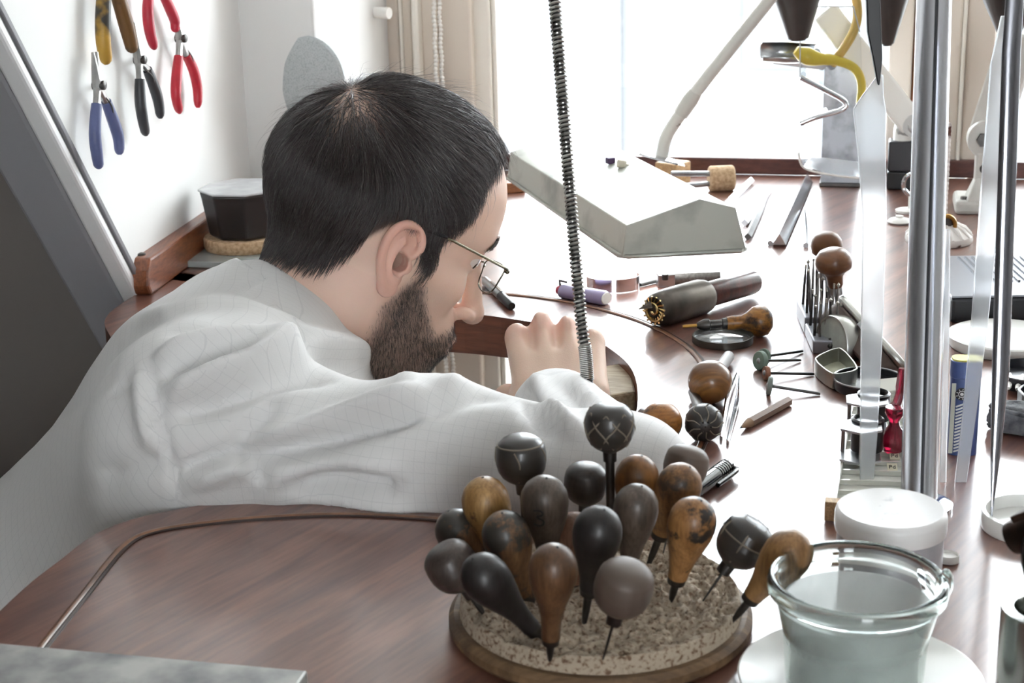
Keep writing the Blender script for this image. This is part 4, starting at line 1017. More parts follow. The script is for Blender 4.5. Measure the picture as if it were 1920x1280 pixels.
# ================================================================== inside the cut-out
mb = MB(); q = [P(1116, 692, BZ - 0.010), P(1168, 684, BZ - 0.010), P(1186, 705, BZ - 0.010), P(1192, 738, BZ - 0.010), P(1128, 748, BZ - 0.010)]
mb.prism([(v.x, v.y) for v in q], BZ - 0.026, BZ - 0.008)
solo(mb, 'bench_pin', wood('worn_pale_wood', 'c3b499', '8d7f68', scale=18, stretch=(1, 9, 4), rough=0.7, rot=(0, 0, R(10))), q[0], 'pale worn wooden bench pin in the cut-out', 'bench pin', smooth=False, bevel=0.002)

# ================================================================== flexible shaft of the hand motor
fs = empty('flexible_shaft', D(1100, 705, 1.06), label='coiled steel flexible shaft hanging in front of the lamp', cat='flex shaft')
ax_ = spline([D(1028, -160, 1.17), D(1040, 0, 1.15), D(1056, 200, 1.125), D(1072, 400, 1.10), D(1090, 600, 1.075), D(1098, 662, 1.068), D(1101, 712, 1.062)], 14)
cum = [0.0]
for a, b in zip(ax_[:-1], ax_[1:]): cum.append(cum[-1] + (b - a).length)
def along(s):
    s = min(max(s, 0), cum[-1] - 1e-6)
    for i in range(len(cum) - 1):
        if cum[i + 1] >= s: return ax_[i].lerp(ax_[i + 1], (s - cum[i]) / (cum[i + 1] - cum[i]))
def coil(s0, s1, pitch, rad, wire, n=12, sides=6):
    t = (along(s1) - along(s0)).normalized(); u = Vector((0, 1, 0)); u = (u - t * u.dot(t)).normalized(); v = t.cross(u); m = int((s1 - s0) / pitch * n); pts = []
    for i in range(m + 1):
        s = s0 + (s1 - s0) * i / m; a = 2 * math.pi * i / n; pts.append(along(s) + (u * math.cos(a) + v * math.sin(a)) * rad)
    mb = MB(); mb.tube(pts, wire, sides); return mb
se = cum[-1] - 0.024
mb = MB(); mb.tube([along(s) for s in np.linspace(0, cum[-1], 40)], 0.0030, 10); child(mb, 'core', M_('shaft_core', '3a3836', 0.5, 0.6), fs)
child(coil(0, se, 0.0031, 0.0036, 0.00105), 'coil', M_('coil_steel', '9b9a96', 0.3, 1.0), fs)
child(coil(se, cum[-1], 0.0013, 0.0044, 0.00062, 14), 'end_spring', M_('spring_steel', 'c9c9c6', 0.25, 1.0), fs)
mb = MB(); e0 = ax_[-1]; e1 = Vector((0.045, 1.10, 0.875)); mb.tube([e0, e0.lerp(e1, 0.2), e0.lerp(e1, 0.7), e1, e1 + (e1 - e0) * 0.3], [0.004, 0.007, 0.007, 0.004, 0.001], 14); child(mb, 'handpiece', STEEL, fs)
mb = MB(); mb.tube(spline([ax_[0], ax_[0] + (ax_[0] - ax_[4]) * 2.0, Vector((ax_[0].x - 0.03, ax_[0].y + 0.02, CEIL - 0.3)), Vector((ax_[0].x - 0.03, ax_[0].y + 0.02, CEIL - 0.002))], 6), 0.0045, 10); child(mb, 'drive_cable', M_('shaft_rubber', '2a2a2c', 0.5), fs)

# ================================================================== desk lamp with a long hood
lampm = M_('hood_enamel', 'b4b6ad', 0.4, col2='85867f', nscale=22, lo=0.25, hi=0.5, detail=7)
c0_ = P(1166, 481, BZ + 0.048); c1_ = P(951, 332, BZ + 0.048); c2_ = P(1406, 478, BZ + 0.048)
lw_ = (c2_ - c0_).length; Ld = (c1_ - c0_); ll = Ld.length; Ld.normalize(); Cd = Vector((Ld.y, -Ld.x, 0))
Cd = (Cd + (c2_ - c0_).normalized()).normalized()
lamp = empty('desk_lamp', c0_, label='grey-green desk lamp with a long pitched hood low over the bench', cat='desk lamp')
pf = [(0, 0), (0.004, 0.027), (lw_ * 0.62, 0.047), (lw_ * 0.91, 0.038), (lw_, 0.0)]
def hood(pf, inset, zo, e0, e1):
    vs = []
    for t, k in ((e0, 1.0), (e1, 1.0)):
        for a, b in pf: vs.append(c0_ + Ld * t + Cd * (a + (inset if a < lw_ / 2 else -inset) * 1.0) + Vector((0, 0, b + zo)))
    return vs
n = len(pf); mb = MB()
vo = hood(pf, 0, 0, 0, ll); vi = hood(pf, 0.0018, -0.0018, 0.0018, ll - 0.0018)
for k in (0, n): vi[k].z = vo[k].z; vi[k + n - 1].z = vo[k + n - 1].z
fs_ = []
for k in range(n - 1): fs_.append((k, k + 1, n + k + 1, n + k)); fs_.append((2 * n + k + 1, 2 * n + k, 3 * n + k, 3 * n + k + 1))
fs_ += [tuple(range(n)), tuple(range(n, 2 * n)), tuple(range(2 * n, 3 * n)), tuple(range(3 * n, 4 * n)), (0, n, 3 * n, 2 * n), (n - 1, 2 * n - 1, 4 * n - 1, 3 * n - 1)]
mb.add(vo + vi, fs_); child(mb, 'hood', lampm, lamp, bevel=0.006, seg=3, angle=50)
rimp = [c0_ - Cd * 0.001 - Ld * 0.001, c0_ + Cd * (lw_ + 0.001) - Ld * 0.001, c0_ + Cd * (lw_ + 0.001) + Ld * (ll + 0.001), c0_ - Cd * 0.001 + Ld * (ll + 0.001)]
rp = []
for i in range(4):
    a, b = rimp[i], rimp[(i + 1) % 4]; d = (b - a).normalized(); rp += [a + d * 0.006, a.lerp(b, 0.5), b - d * 0.006]
mb = MB(); mb.tube(rp, 0.0021, 8, closed=True); child(mb, 'rim', M_('rim_metal', 'a9aba4', 0.3, 0.7), lamp)
mb = MB(); a = c0_ + Ld * 0.03 + Cd * (lw_ * 0.5) + Vector((0, 0, 0.016)); mb.tube([a, a + Ld * (ll - 0.06)], 0.011, 14); child(mb, 'tube_lamp', M_('lit_tube', 'f4f8ff', 0.3, emit=7.0), lamp)
tn = (Cd * (lw_ * 0.62 - 0.004) + Vector((0, 0, 0.020))).cross(Ld).normalized(); tn = tn if tn.z > 0 else -tn; tp_ = c0_ + Vector((0, 0, 0.027)) + Cd * 0.004
tn2 = (Cd * (lw_ * 0.29) - Vector((0, 0, 0.009))).cross(Ld).normalized(); tn2 = tn2 if tn2.z > 0 else -tn2; tp2_ = c0_ + Cd * (lw_ * 0.62) + Vector((0, 0, 0.047))
ab = PL(1240, 300, tp2_, tn2)
mb = MB(); mb.lathe([(0, 0.0), (0.017, 0), (0.016, 0.002), (0.010, 0.004), (0, 0.004)], 24, zframe(ab, tn2) @ Matrix.Diagonal((1.5, 1, 1, 1))); child(mb, 'collar_plate', CHROME, lamp)
dz_ = ab.y
armp = [ab, D(1249, 258, dz_ - 0.0), D(1276, 214, dz_ - 0.01), D(1302, 176, dz_ - 0.015), D(1370, 90, dz_ - 0.02), D(1442, 0, dz_ - 0.02), D(1500, -75, dz_ - 0.02)]
mb = MB(); mb.tube(spline(armp, 6), 0.0064, 14); am = child(mb, 'arm', M_('arm_enamel', 'cfcdc6', 0.4, col2='6f665c', nscale=45, lo=0.28, hi=0.32), lamp)
mb = MB(); a, b = armp[3], armp[2]; mb.tube([a + (a - b) * 0.1, a.lerp(b, 0.3), b], [0.007, 0.0082, 0.0076], 14); sub(mb, 'joint_sleeve', M_('arm_enamel2', 'c4c2bb', 0.4), lamp, am)
mb = MB(); mb.tube([armp[-1], W(0.30, -0.02, 1.62), W(0.30, 0.02, 1.62)], 0.0064, 12); child(mb, 'upper_arm', MATS['arm_enamel'], lamp)
# two scraps lying on the hood
pp = PL(1146, 306, tp_, tn); mb = MB(); mb.box(0.008, 0.007, 0.006, (0, 0, 0.003), (0.1, 0.3, 0.5), M=zframe(pp, tn))
solo(mb, 'wax_scrap', M_('purple_wax', '4a3357', 0.5), pp, 'tiny purple wax scrap on top of the lamp hood', 'wax scrap', smooth=False, bevel=0.001)
pp = PL(1160, 314, tp_, tn); mb = MB(); mb.lathe([(0, 0), (0.0036, 0), (0.004, 0.001), (0.004, 0.007), (0.003, 0.0085), (0, 0.0085)], 12, zframe(pp + tn * 0.0042, Vector((1, -0.3, -0.05)))); mb.tube([pp + tn * 0.004, pp + tn * 0.004 + Vector((0.011, -0.003, -0.001))], 0.0008, 6)
solo(mb, 'wax_stub', M_('cream_wax', 'c3bcab', 0.5), pp, 'small cream plug lying beside the purple scrap on the hood', 'plug')

# ================================================================== far part of the bench, along the window
mb = MB(); a, L_ = lying(1246, 322, 1278, 326, 0.012); mb.box(0.032, 0.03, 0.026, (0.012, 0, 0.001), M=a)
solo(mb, 'wood_block', wood('pale_beech', 'd8b98d', 'b8956a', scale=20, stretch=(8, 1, 8), rough=0.6), a.translation, 'pale beech block behind the lamp hood at the upstand', 'wood block', smooth=False, bevel=0.002)
mal = empty('cork_mallet', P(1350, 335), label='cork-headed roller with steel rods lying by the window upstand', cat='roller')
a = P(1330, 335, BZ + 0.0145); b = P(1376, 333, BZ + 0.0145)
mb = MB(); mb.lathe([(0, 0), (0.0135, 0), (0.0148, 0.0015), (0.0148, 0.027), (0.0135, 0.0285), (0, 0.0285)], 28, zframe(a, b - a)); child(mb, 'head', cork_m, mal)
for (dz1, dz2) in ((0.006, 0.008), (-0.006, -0.008)):
    mb = MB(); mb.tube([a + Vector((0, 0, dz1)), a - (b - a).normalized() * 0.045 + Vector((0, 0, dz2))], 0.0032, 10); child(mb, 'rod', STEEL, mal)
mb = MB(); q = P(958, 358); mb.box(0.030, 0.026, 0.012, M=frame(q + Vector((0, 0, 0.006)), (1, 0.2, 0)))
solo(mb, 'wood_offcut', wood('orange_wood', 'a5683a', '7d4a28', scale=20, rough=0.5), q, 'small orange-brown wood offcut at the lamp\'s left end', 'offcut', smooth=False, bevel=0.001)
mb = MB(); q = P(930, 312); mb.box(0.024, 0.012, 0.030, M=frame(q + Vector((0, 0, 0.015)), (1, -0.23, 0)))
solo(mb, 'grey_eraser', M_('grey_rubber', 'b5b4ba', 0.6), q, 'small grey block standing at the upstand left of the lamp', 'block', smooth=False, bevel=0.002)
# files and bars
def bar(name, px0, py0, px1, py1, r, label, cat, m=STEEL, sides=3, taper=0.6, group='files and bars behind the lamp', lift=0.0, flat=None):
    a = P(px0, py0, BZ + r * 0.8); b = P(px1, py1, BZ + r * 0.8 + lift); mb = MB(); mb.tube([a, a.lerp(b, 0.55), b], [r, r, r * taper], sides, flat=flat)
    return solo(mb, name, m, a, label, cat, group, angle=25)
bar('triangular_bar', 1461, 452, 1514, 336, 0.0078, 'triangular steel bar with a brown end right of the lamp', 'bar', M_('bright_steel', 'c9c9cb', 0.2, 1.0), 3, 0.95)
bar('round_bar', 1444, 456, 1482, 384, 0.0028, 'thin steel rod beside the triangular bar', 'rod', STEEL, 10, 0.9)
bar('needle_file', 1402, 444, 1440, 360, 0.0040, 'dark needle file half hidden by the lamp\'s right end', 'file', DSTEEL, 4, 0.4)
bar('needle_file', 1396, 418, 1447, 352, 0.0042, 'bright flat file crossing the dark needle file', 'file', STEEL, 4, 0.35)
bar('flat_file', 1366, 378, 1408, 338, 0.0050, 'short pale flat file nearest the cork roller', 'file', M_('bright_steel', 'c9c9cb', 0.2, 1.0), 4, 0.9)
bar('round_bar', 1511, 460, 1508, 392, 0.0030, 'short steel scriber lying above the striped mushroom handle', 'rod', STEEL, 6, 0.5)
# ================================================================== middle of the bench
# silver pen with a black cap end
M0, L0_ = lying(908, 525, 960, 574, 0.0040)
pen = empty('silver_pen', M0.translation, label='silver pen with a black end lying at the cut-out edge', cat='pen')
mb = MB(); mb.lathe([(0, 0), (0.003, 0), (0.0040, 0.002), (0.0040, L0_ * 0.62), (0, L0_ * 0.62)], 16, M0 @ RX); child(mb, 'barrel', STEEL, pen)
mb = MB(); mb.lathe([(0, L0_ * 0.62), (0.0042, L0_ * 0.62), (0.0042, L0_ * 0.97), (0.0032, L0_), (0, L0_)], 16, M0 @ RX); child(mb, 'cap', BLACKP, pen)
mb = MB(); mb.box(L0_ * 0.4, 0.002, 0.001, (L0_ * 0.45, 0, 0.0048), M=M0); child(mb, 'clip', CHROME, pen)
# lilac lighter
M0, L0_ = lying(1056, 545, 1136, 559, 0.0060)
lg = empty('cigarette_lighter', M0.translation, label='lilac plastic lighter with a red tip lying behind the flexible shaft', cat='lighter')
mb = MB(); mb.lathe([(0, 0), (0.0062, 0), (0.0064, 0.001), (0.0064, L0_ - 0.002), (0.0058, L0_), (0, L0_)], 24, M0 @ RX, sx=1.0, sy=1.35); child(mb, 'body', M_('lilac_plastic', '8d84a6', 0.3, coat=0.4), lg)
mb = MB(); mb.lathe([(0.0001, L0_), (0.0054, L0_), (0.0050, L0_ + 0.0008), (0, L0_ + 0.0008)], 24, M0 @ RX, sx=1.0, sy=1.35); child(mb, 'base_cap', M_('cream_cap', 'd8d6cf', 0.4), lg)
mb = MB(); mb.lathe([(0, -0.006), (0.0035, -0.006), (0.0048, -0.003), (0.0048, 0), (0, 0)], 16, M0 @ RX); child(mb, 'valve', M_('red_plastic', 'a8203a', 0.35), lg)
mb = MB(); mb.tube([M0 @ Vector((-0.003, 0, 0.004)), M0 @ Vector((-0.004, 0, 0.009)), M0 @ Vector((0.004, 0, 0.0085))], 0.0012, 6); child(mb, 'lever', DSTEEL, lg)
# open steel band
cb = P(1150, 540); mb = MB(); rb_ = mpx(50, cb); vs = []; nn = 30
for i in range(nn + 1):
    a = R(165 + 215 * i / nn); d = Vector((math.cos(a), math.sin(a) * 0.75, 0))
    for r_, z_ in ((rb_, 0.0005), (rb_, 0.0125), (rb_ - 0.0008, 0.0125), (rb_ - 0.0008, 0.0005)): vs.append(cb + d * r_ + Vector((0, 0, z_)))
fs_ = []
for i in range(nn):
    for k in range(4): fs_.append((i * 4 + k, i * 4 + (k + 1) % 4, i * 4 + 4 + (k + 1) % 4, i * 4 + 4 + k))
fs_ += [(0, 1, 2, 3), (nn * 4, nn * 4 + 1, nn * 4 + 2, nn * 4 + 3)]
mb.add(vs, fs_); solo(mb, 'steel_band', M_('mirror_steel', 'd4d4d8', 0.12, 1.0), cb, 'open band of shiny sheet steel behind the lighter', 'metal band', angle=50)
# calliper
cal = empty('calliper', P(1247, 525), label='dark calliper lying behind the engraved punch', cat='calliper')
mb = MB(); mb.tube([P(1200, 534, BZ + 0.002), P(1232, 526, BZ + 0.002), P(1262, 522, BZ + 0.002)], 0.0022, 8, flat=(0.8, 1.2)); child(mb, 'jaw', DSTEEL, cal)
mb = MB(); mb.box(0.016, 0.010, 0.012, M=frame(P(1248, 524, BZ + 0.006), (1, 0.1, 0))); child(mb, 'slider', STEEL, cal, bevel=0.001)
mb = MB(); mb.lathe([(0, 0), (0.003, 0), (0.003, 0.005), (0, 0.005)], 12, Matrix.Translation(P(1247, 524, BZ + 0.012))); child(mb, 'screw', DSTEEL, cal)
mb = MB(); a, b = P(1252, 524, BZ + 0.006), P(1350, 520, BZ + 0.006); mb.tube([a, b], 0.0055, 10, flat=(1, 0.6)); child(mb, 'beam', M_('knurled_steel', '77736f', 0.5, 0.8, noise=0.4, nscale=400), cal)
# engraved punch with a wooden handle
rr = mpx(33, P(1265, 575)); a = P(1222, 583, BZ + rr); b = P(1412, 528, BZ + rr * 0.82); Mp = zframe(a, b - a); Lp = (b - a).length
pun = empty('engraved_punch', P(1265, 575), label='thick steel punch with a gilt engraved face and dark wooden handle', cat='punch')
mb = MB(); mb.lathe([(0, 0.004), (rr * 0.72, 0.003), (rr * 0.86, 0.006), (rr * 0.98, 0.014), (rr * 1.0, 0.030), (rr * 1.0, Lp * 0.46), (rr * 0.92, Lp * 0.50), (0, Lp * 0.50)], 32, Mp); child(mb, 'head', M_('worn_gunmetal', '6d665e', 0.38, 0.85, col2='3c3835', nscale=35, lo=0.3, hi=0.7), pun)
mb = MB(); mb.lathe([(0, Lp * 0.49), (rr * 0.66, Lp * 0.49), (rr * 0.72, Lp * 0.52), (rr * 0.72, Lp * 0.97), (rr * 0.66, Lp), (0, Lp)], 28, Mp); child(mb, 'handle', wood('rosewood', '5d2b26', '2c1716', scale=25, stretch=(6, 6, 1), rough=0.3, coat=0.4), pun)
pts = []
for i in range(40):
    t = i / 39; aa = t * 9.0; pts.append(Mp @ Vector((math.cos(aa) * rr * 0.68 * (1 - t * 0.85), math.sin(aa) * rr * 0.68 * (1 - t * 0.85), 0.002)))
gilt = M_('gilt', 'd9c08a', 0.25, 1.0)
mb = MB(); mb.tube(pts, 0.0012, 6); fc = child(mb, 'engraved_scroll', gilt, pun)
for k in range(16):
    aa = k * 2 * math.pi / 16; p0 = Mp @ Vector((math.cos(aa) * rr * 0.42, math.sin(aa) * rr * 0.42, 0.0025)); p1 = Mp @ Vector((math.cos(aa + 0.25) * rr * 0.78, math.sin(aa + 0.25) * rr * 0.78, 0.0025)); mb = MB(); mb.tube([p0, p1], [0.0006, 0.0010], 5); sub(mb, 'engraved_leaf', gilt, pun, fc)
mb = MB(); mb.tube([Mp @ Vector((0, 0, 0.003)) + Vector((-0.003, -0.003, 0.006)), Mp @ Vector((0, 0, -0.002)) + Vector((-rr * 0.62, -0.002, 0.003))], [0.0034, 0.0004], 6); child(mb, 'pointed_tip', M_('worn_gunmetal2', '5d564d', 0.4, 0.8), pun)
# pin vise
a = P(1280, 612, BZ + 0.010); b = P(1446, 600, BZ + 0.013); Mp = zframe(a, b - a); Lp = (b - a).length; rk = mpx(30, b)
pv = empty('pin_vise', P(1370, 612), label='pin vise with a ball-shaped wooden grip and brass tip behind the dark ring', cat='pin vise')
mb = MB(); mb.lathe([(0, 0), (0.0014, 0), (0.0014, Lp * 0.18), (0, Lp * 0.18)], 12, Mp); child(mb, 'tip', brass_m, pv)
mb = MB(); mb.lathe([(0, Lp * 0.16), (0.0022, Lp * 0.16), (0.0050, Lp * 0.24), (0.0050, Lp * 0.30), (0.0036, Lp * 0.31), (0.0036, Lp * 0.44), (0.0046, Lp * 0.45), (0.0046, Lp * 0.50), (0, Lp * 0.50)], 18, Mp); child(mb, 'collet', DSTEEL, pv)
mb = MB(); mb.lathe([(0, Lp * 0.5), (0.0052, Lp * 0.5), (0.0060, Lp * 0.56), (0.0056, Lp * 0.66), (0.0075, Lp * 0.72), (rk * 0.92, Lp * 0.80), (rk, Lp * 0.87), (rk * 0.9, Lp * 0.95), (rk * 0.5, Lp * 1.005), (0, Lp * 1.015)], 26, Mp); child(mb, 'grip', wood('mottled_grip', 'b07b35', '8a5a24', scale=26, stretch=(1, 1, 6), rough=0.35, dirt='2e211a', dlo=0.45, dhi=0.6, dscale=60), pv)
# dark shallow ring
rc = P(1355, 640); r0 = mpx(57, rc); mb = MB(); mb.lathe([(r0 * 0.97, 0.0002), (r0, 0.0002), (r0, 0.0058), (r0 * 0.955, 0.0058), (r0 * 0.955, 0.0002), (r0 * 0.97, 0.0002)], 48, Matrix.Translation(rc))
wg = empty('watch_glass_lid', rc, label='flat round lens with a thin dark rim in front of the pin vise', cat='lens'); child(mb, 'rim', M_('dark_rim_metal', '4c4944', 0.35, 0.6), wg, angle=30)
mb = MB(); mb.lathe([(0, 0.0012), (r0 * 0.95, 0.0012), (r0 * 0.95, 0.0026), (0, 0.0034)], 40, Matrix.Translation(rc)); child(mb, 'glass', M_('lens_glass', 'e8ecee', 0.03, trans=0.85, ior=1.5), wg)
# polishing discs on mandrels
def mandrel(cx, cy, ex, ey, r_px, colr, label, th=0.0016):
    c = P(cx, cy, BZ); r = mpx(r_px, c); c = P(cx, cy + 0.0, BZ + r); e_ = P(ex, ey, BZ + 0.0012); d = (e_ - c)
    e = empty('polishing_disc', P(cx, cy + r_px), label=label, cat='polishing disc', group='polishing discs on mandrels'); Md = zframe(c, d)
    mb = MB(); mb.lathe([(0, -th), (r * 0.94, -th), (r, -th * 0.7), (r, th * 0.7), (r * 0.94, th), (0, th)], 30, Md); child(mb, 'disc', colr, e)
    mb = MB(); mb.lathe([(0, -th - 0.0012), (0.0016, -th - 0.0008), (0.0022, -th), (0, -th)], 12, Md); child(mb, 'screw', STEEL, e)
    mb = MB(); mb.lathe([(0, th), (0.0014, th), (0.0011, 0.004), (0.0011, d.length - 0.002), (0.0009, d.length), (0, d.length)], 10, Md); child(mb, 'mandrel', DSTEEL, e)
gs = M_('green_rubber', '75877a', 0.7, noise=0.1, nscale=90); bs_ = M_('brown_rubber', '8a5d48', 0.7); gg = M_('grey_green_rubber', '7d8580', 0.7, noise=0.1, nscale=90)
mandrel(1433, 668, 1505, 658, 15, gs, 'green polishing disc half behind the front green one', 0.0012)
mandrel(1426, 676, 1501, 675, 18, gs, 'green polishing disc facing the viewer', 0.0020)
mandrel(1437, 699, 1526, 701, 13, bs_, 'small brown polishing disc')
mandrel(1443, 723, 1538, 738, 17, gg, 'grey polishing disc nearest to the pencil')
# pencil
M0, L0_ = lying(1386, 803, 1478, 752, 0.0030)
pcl = empty('pencil_stub', M0.translation, label='short dark brown pencil stub pointing to the carved knobs', cat='pencil')
mb = MB(); mb.lathe([(0, L0_ * 0.2), (0.0034, L0_ * 0.2), (0.0036, L0_ * 0.23), (0.0036, L0_), (0, L0_)], 6, M0 @ RX); child(mb, 'barrel', M_('pencil_paint', '7d6353', 0.5, noise=0.2, nscale=80), pcl, angle=25)
mb = MB(); mb.lathe([(0.0008, L0_ * 0.04), (0.0035, L0_ * 0.205), (0, L0_ * 0.205)], 12, M0 @ RX); child(mb, 'sharpened_wood', M_('pencil_wood', '8f7258', 0.7), pcl)
mb = MB(); mb.lathe([(0, 0), (0.0009, L0_ * 0.05), (0, L0_ * 0.06)], 8, M0 @ RX); child(mb, 'lead', M_('graphite', '262527', 0.4), pcl)
# tweezers
tw = empty('tweezers', P(1372, 770), label='pointed steel tweezers beside the striped wooden knob', cat='tweezers')
for k, (x0, x1) in enumerate(((1381, 1352), (1386, 1364))):
    a, b = P(x0, 700 + 4 * k, BZ + 0.004), P(x1, 822 + 8 * k, BZ + 0.0015); mid = a.lerp(b, 0.45) + Vector((0.002 * (2 * k - 1), 0, 0.002)); mb = MB(); mb.tube([a, mid, b], [0.0008, 0.0034, 0.0022], 6, flat=(1.0, 0.5)); child(mb, 'arm', M_('mirror_steel', 'd4d4d8', 0.12, 1.0), tw)
# graver handles that lie on the bench
def lathe_wood(prof, M, n=28): mb = MB(); mb.lathe(prof, n, M); return mb
def knob_lying(name, cx, cy, r_px, ex, ey, label, m, carved=None, cat='graver', sub_m=DSTEEL, ez=0.006):
    c = P(cx, cy, BZ); r = mpx(r_px, c); c = P(cx, cy, BZ + r); e_ = P(ex, ey, BZ + ez); d = e_ - c; L = d.length; Mk = zframe(c, d)
    e = empty(name, P(cx, cy + r_px * 0.9), label=label, cat=cat)
    prof = [(0, -r * 0.92), (r * 0.35, -r * 0.88), (r * 0.7, -r * 0.68), (r * 0.93, -r * 0.3), (r, 0.0), (r * 0.94, r * 0.4), (r * 0.72, r * 0.8), (r * 0.42, r * 1.15), (r * 0.3, r * 1.5), (0, r * 1.5)]
    mb = lathe_wood(prof, Mk); h = child(mb, 'handle', m, e)
    mb = MB(); mb.lathe([(0, r * 1.4), (r * 0.3, r * 1.4), (r * 0.28, max(L, r * 2.0)), (r * 0.2, max(L, r * 2.0) + 0.003), (0, max(L, r * 2.0) + 0.003)], 14, Mk); child(mb, 'ferrule', sub_m, e)
    if carved:
        for k in range(carved):
            a = 2 * math.pi * k / carved; pts = []
            for i in range(9):
                u = 0.30 + 1.5 * i / 8; pts.append(Mk @ Vector((math.cos(a + 0.12 * math.sin(i)) * math.sin(u) * r * 1.0, math.sin(a + 0.12 * math.sin(i)) * math.sin(u) * r * 1.0, -math.cos(u) * r * 0.94)))
            mb = MB(); mb.tube(pts, r * 0.035, 6); sub(mb, 'carved_line', M_('carved_groove', '776e61', 0.7), e, h)
    return e, Mk, r
stripe_wood = wood('striped_oak', '9a6a39', '5f3c1e', scale=11, stretch=(1, 1, 9), rough=0.35, coat=0.3, rot=(R(60), 0, 0))
knob_lying('graver', 1331, 716, 40, 1366, 668, 'round striped oak graver knob lying on the bench', stripe_wood, sub_m=M_('pale_lead', 'a7a5a6', 0.5, 0.3))
dk = M_('black_carved_wood', '2f2c2a', 0.42, noise=0.3, nscale=60, coat=0.2)
e, Mk, r = knob_lying('graver', 1320, 792, 35, 1300, 735, 'black knob carved like a flower lying below the oak knob', dk, carved=9)
for k in range(7):
    a = 2 * math.pi * k / 6; q = Mk @ Vector((math.cos(a) * r * 0.28 * (k < 6), math.sin(a) * r * 0.28 * (k < 6), -r * 0.90)); mb = MB(); mb.sphere(r * 0.055, tuple(q), 8, 6); child(mb, 'drilled_dot', M_('dot_black', '0d0c0c', 0.6), e)
knob_lying('graver', 1241, 792, 38, 1205, 775, 'mottled orange graver knob half hidden behind the sleeve', wood('mottled_orange', 'b57a3c', '8c5726', scale=24, stretch=(1, 1, 5), rough=0.35, dirt='3a281b', dlo=0.5, dhi=0.62, dscale=70))
# black pen cap
M0, L0_ = lying(1304, 918, 1364, 874, 0.0055)
pcap = empty('black_marker', M0.translation, label='black marker pen with ridged end poking out behind the wooden handles', cat='marker pen')
mb = MB(); mb.lathe([(0, -0.03), (0.0048, -0.03), (0.0052, 0), (0.0052, L0_ * 0.62), (0, L0_ * 0.62)], 18, M0 @ RX); child(mb, 'barrel', M_('black_gloss', '141416', 0.15, coat=0.5), pcap)
pr = [(0, L0_ * 0.6)]
for i in range(5): z0 = L0_ * (0.62 + 0.06 * i); pr += [(0.0056, z0), (0.0056, z0 + L0_ * 0.035), (0.0048, z0 + L0_ * 0.04), (0.0048, z0 + L0_ * 0.055)]
pr += [(0.0056, L0_ * 0.93), (0.0052, L0_), (0, L0_)]
mb = MB(); mb.lathe(pr, 18, M0 @ RX); child(mb, 'ridged_end', MATS['black_gloss'], pcap)
mb = MB(); mb.tube(spline([M0 @ Vector((L0_ * 0.98, -0.005, 0)), M0 @ Vector((L0_ * 0.9, -0.0085, 0)), M0 @ Vector((L0_ * 0.3, -0.0085, 0))], 4), 0.0016, 8); child(mb, 'clip', MATS['black_gloss'], pcap)

# ================================================================== handles stuck in the cork board
bc = P(1125, 1168); rb0 = mpx(283, bc)
board = empty('tool_board', bc, label='round cork-topped wooden board full of stuck-in handles', cat='tool board')
mb = MB(); mb.lathe([(0, 0.0003), (rb0 * 0.97, 0.0003), (rb0, 0.003), (rb0, 0.007), (rb0 * 0.965, 0.0095), (0, 0.0095)], 72, Matrix.Translation(bc)); child(mb, 'base', wood('board_wood', '8c6f50', '5d4732', scale=14, stretch=(1, 6, 2), rough=0.6, bump=0.15, dirt='3a2d22', dlo=0.5, dhi=0.7, dscale=30), board, angle=35)
ct = BZ + 0.0185
# cork top with real pits: dense disc pushed down where tools have pricked it
rng = np.random.RandomState(4); rt = rb0 * 0.915; vs = [(0, 0, 0)]; rings = 64; seg = 190
for i in range(1, rings + 1):
    for k in range(seg):
        a = 2 * math.pi * (k + 0.5 * (i % 2)) / seg; r = rt * (i / rings) ** 0.75; vs.append((r * math.cos(a), r * math.sin(a), 0))
vs = np.array(vs); pit = np.zeros(len(vs))
for k in range(1100):
    r = rt * math.sqrt(rng.rand()) * 0.96; a = rng.rand() * 6.283; s = 0.0007 + 0.0016 * rng.rand() ** 2; ca = rng.rand() * 3.14; el = 1 + 1.5 * rng.rand()
    dx = vs[:, 0] - r * math.cos(a); dy = vs[:, 1] - r * math.sin(a); uu = dx * math.cos(ca) + dy * math.sin(ca); vv2 = -dx * math.sin(ca) + dy * math.cos(ca)
    pit = np.minimum(pit, -0.0042 * np.exp(-((uu / (s * el)) ** 2 + (vv2 / s) ** 2)))
vs[:, 2] = pit + 0.0004 * np.random.rand(len(vs)); edge_i = 1 + (rings - 1) * seg
vs[edge_i:, 2] = -0.0015
fs_ = [(0, 1 + k, 1 + (k + 1) % seg) for k in range(seg)]
for i in range(1, rings):
    a0_ = 1 + (i - 1) * seg; b0_ = 1 + i * seg
    for k in range(seg): fs_.append((a0_ + k, b0_ + k, b0_ + (k + 1) % seg, a0_ + (k + 1) % seg))
n0 = len(vs); skirt = vs[edge_i:].copy(); skirt[:, 2] = -0.0088; skirt[:, :2] *= 1.012; allv = [tuple(q) for q in vs] + [tuple(q) for q in skirt]
for k in range(seg): fs_.append((edge_i + k, n0 + k, n0 + (k + 1) % seg, edge_i + (k + 1) % seg))
mb = MB(); mb.add(allv, fs_, Matrix.Translation((bc.x, bc.y, ct)))
child(mb, 'cork_top', M_('pricked_cork', 'b0a18d', 0.9, col2='6d5440', nscale=420, lo=0.34, hi=0.5, bump=0.6, bscale=500, detail=5), board, angle=60)

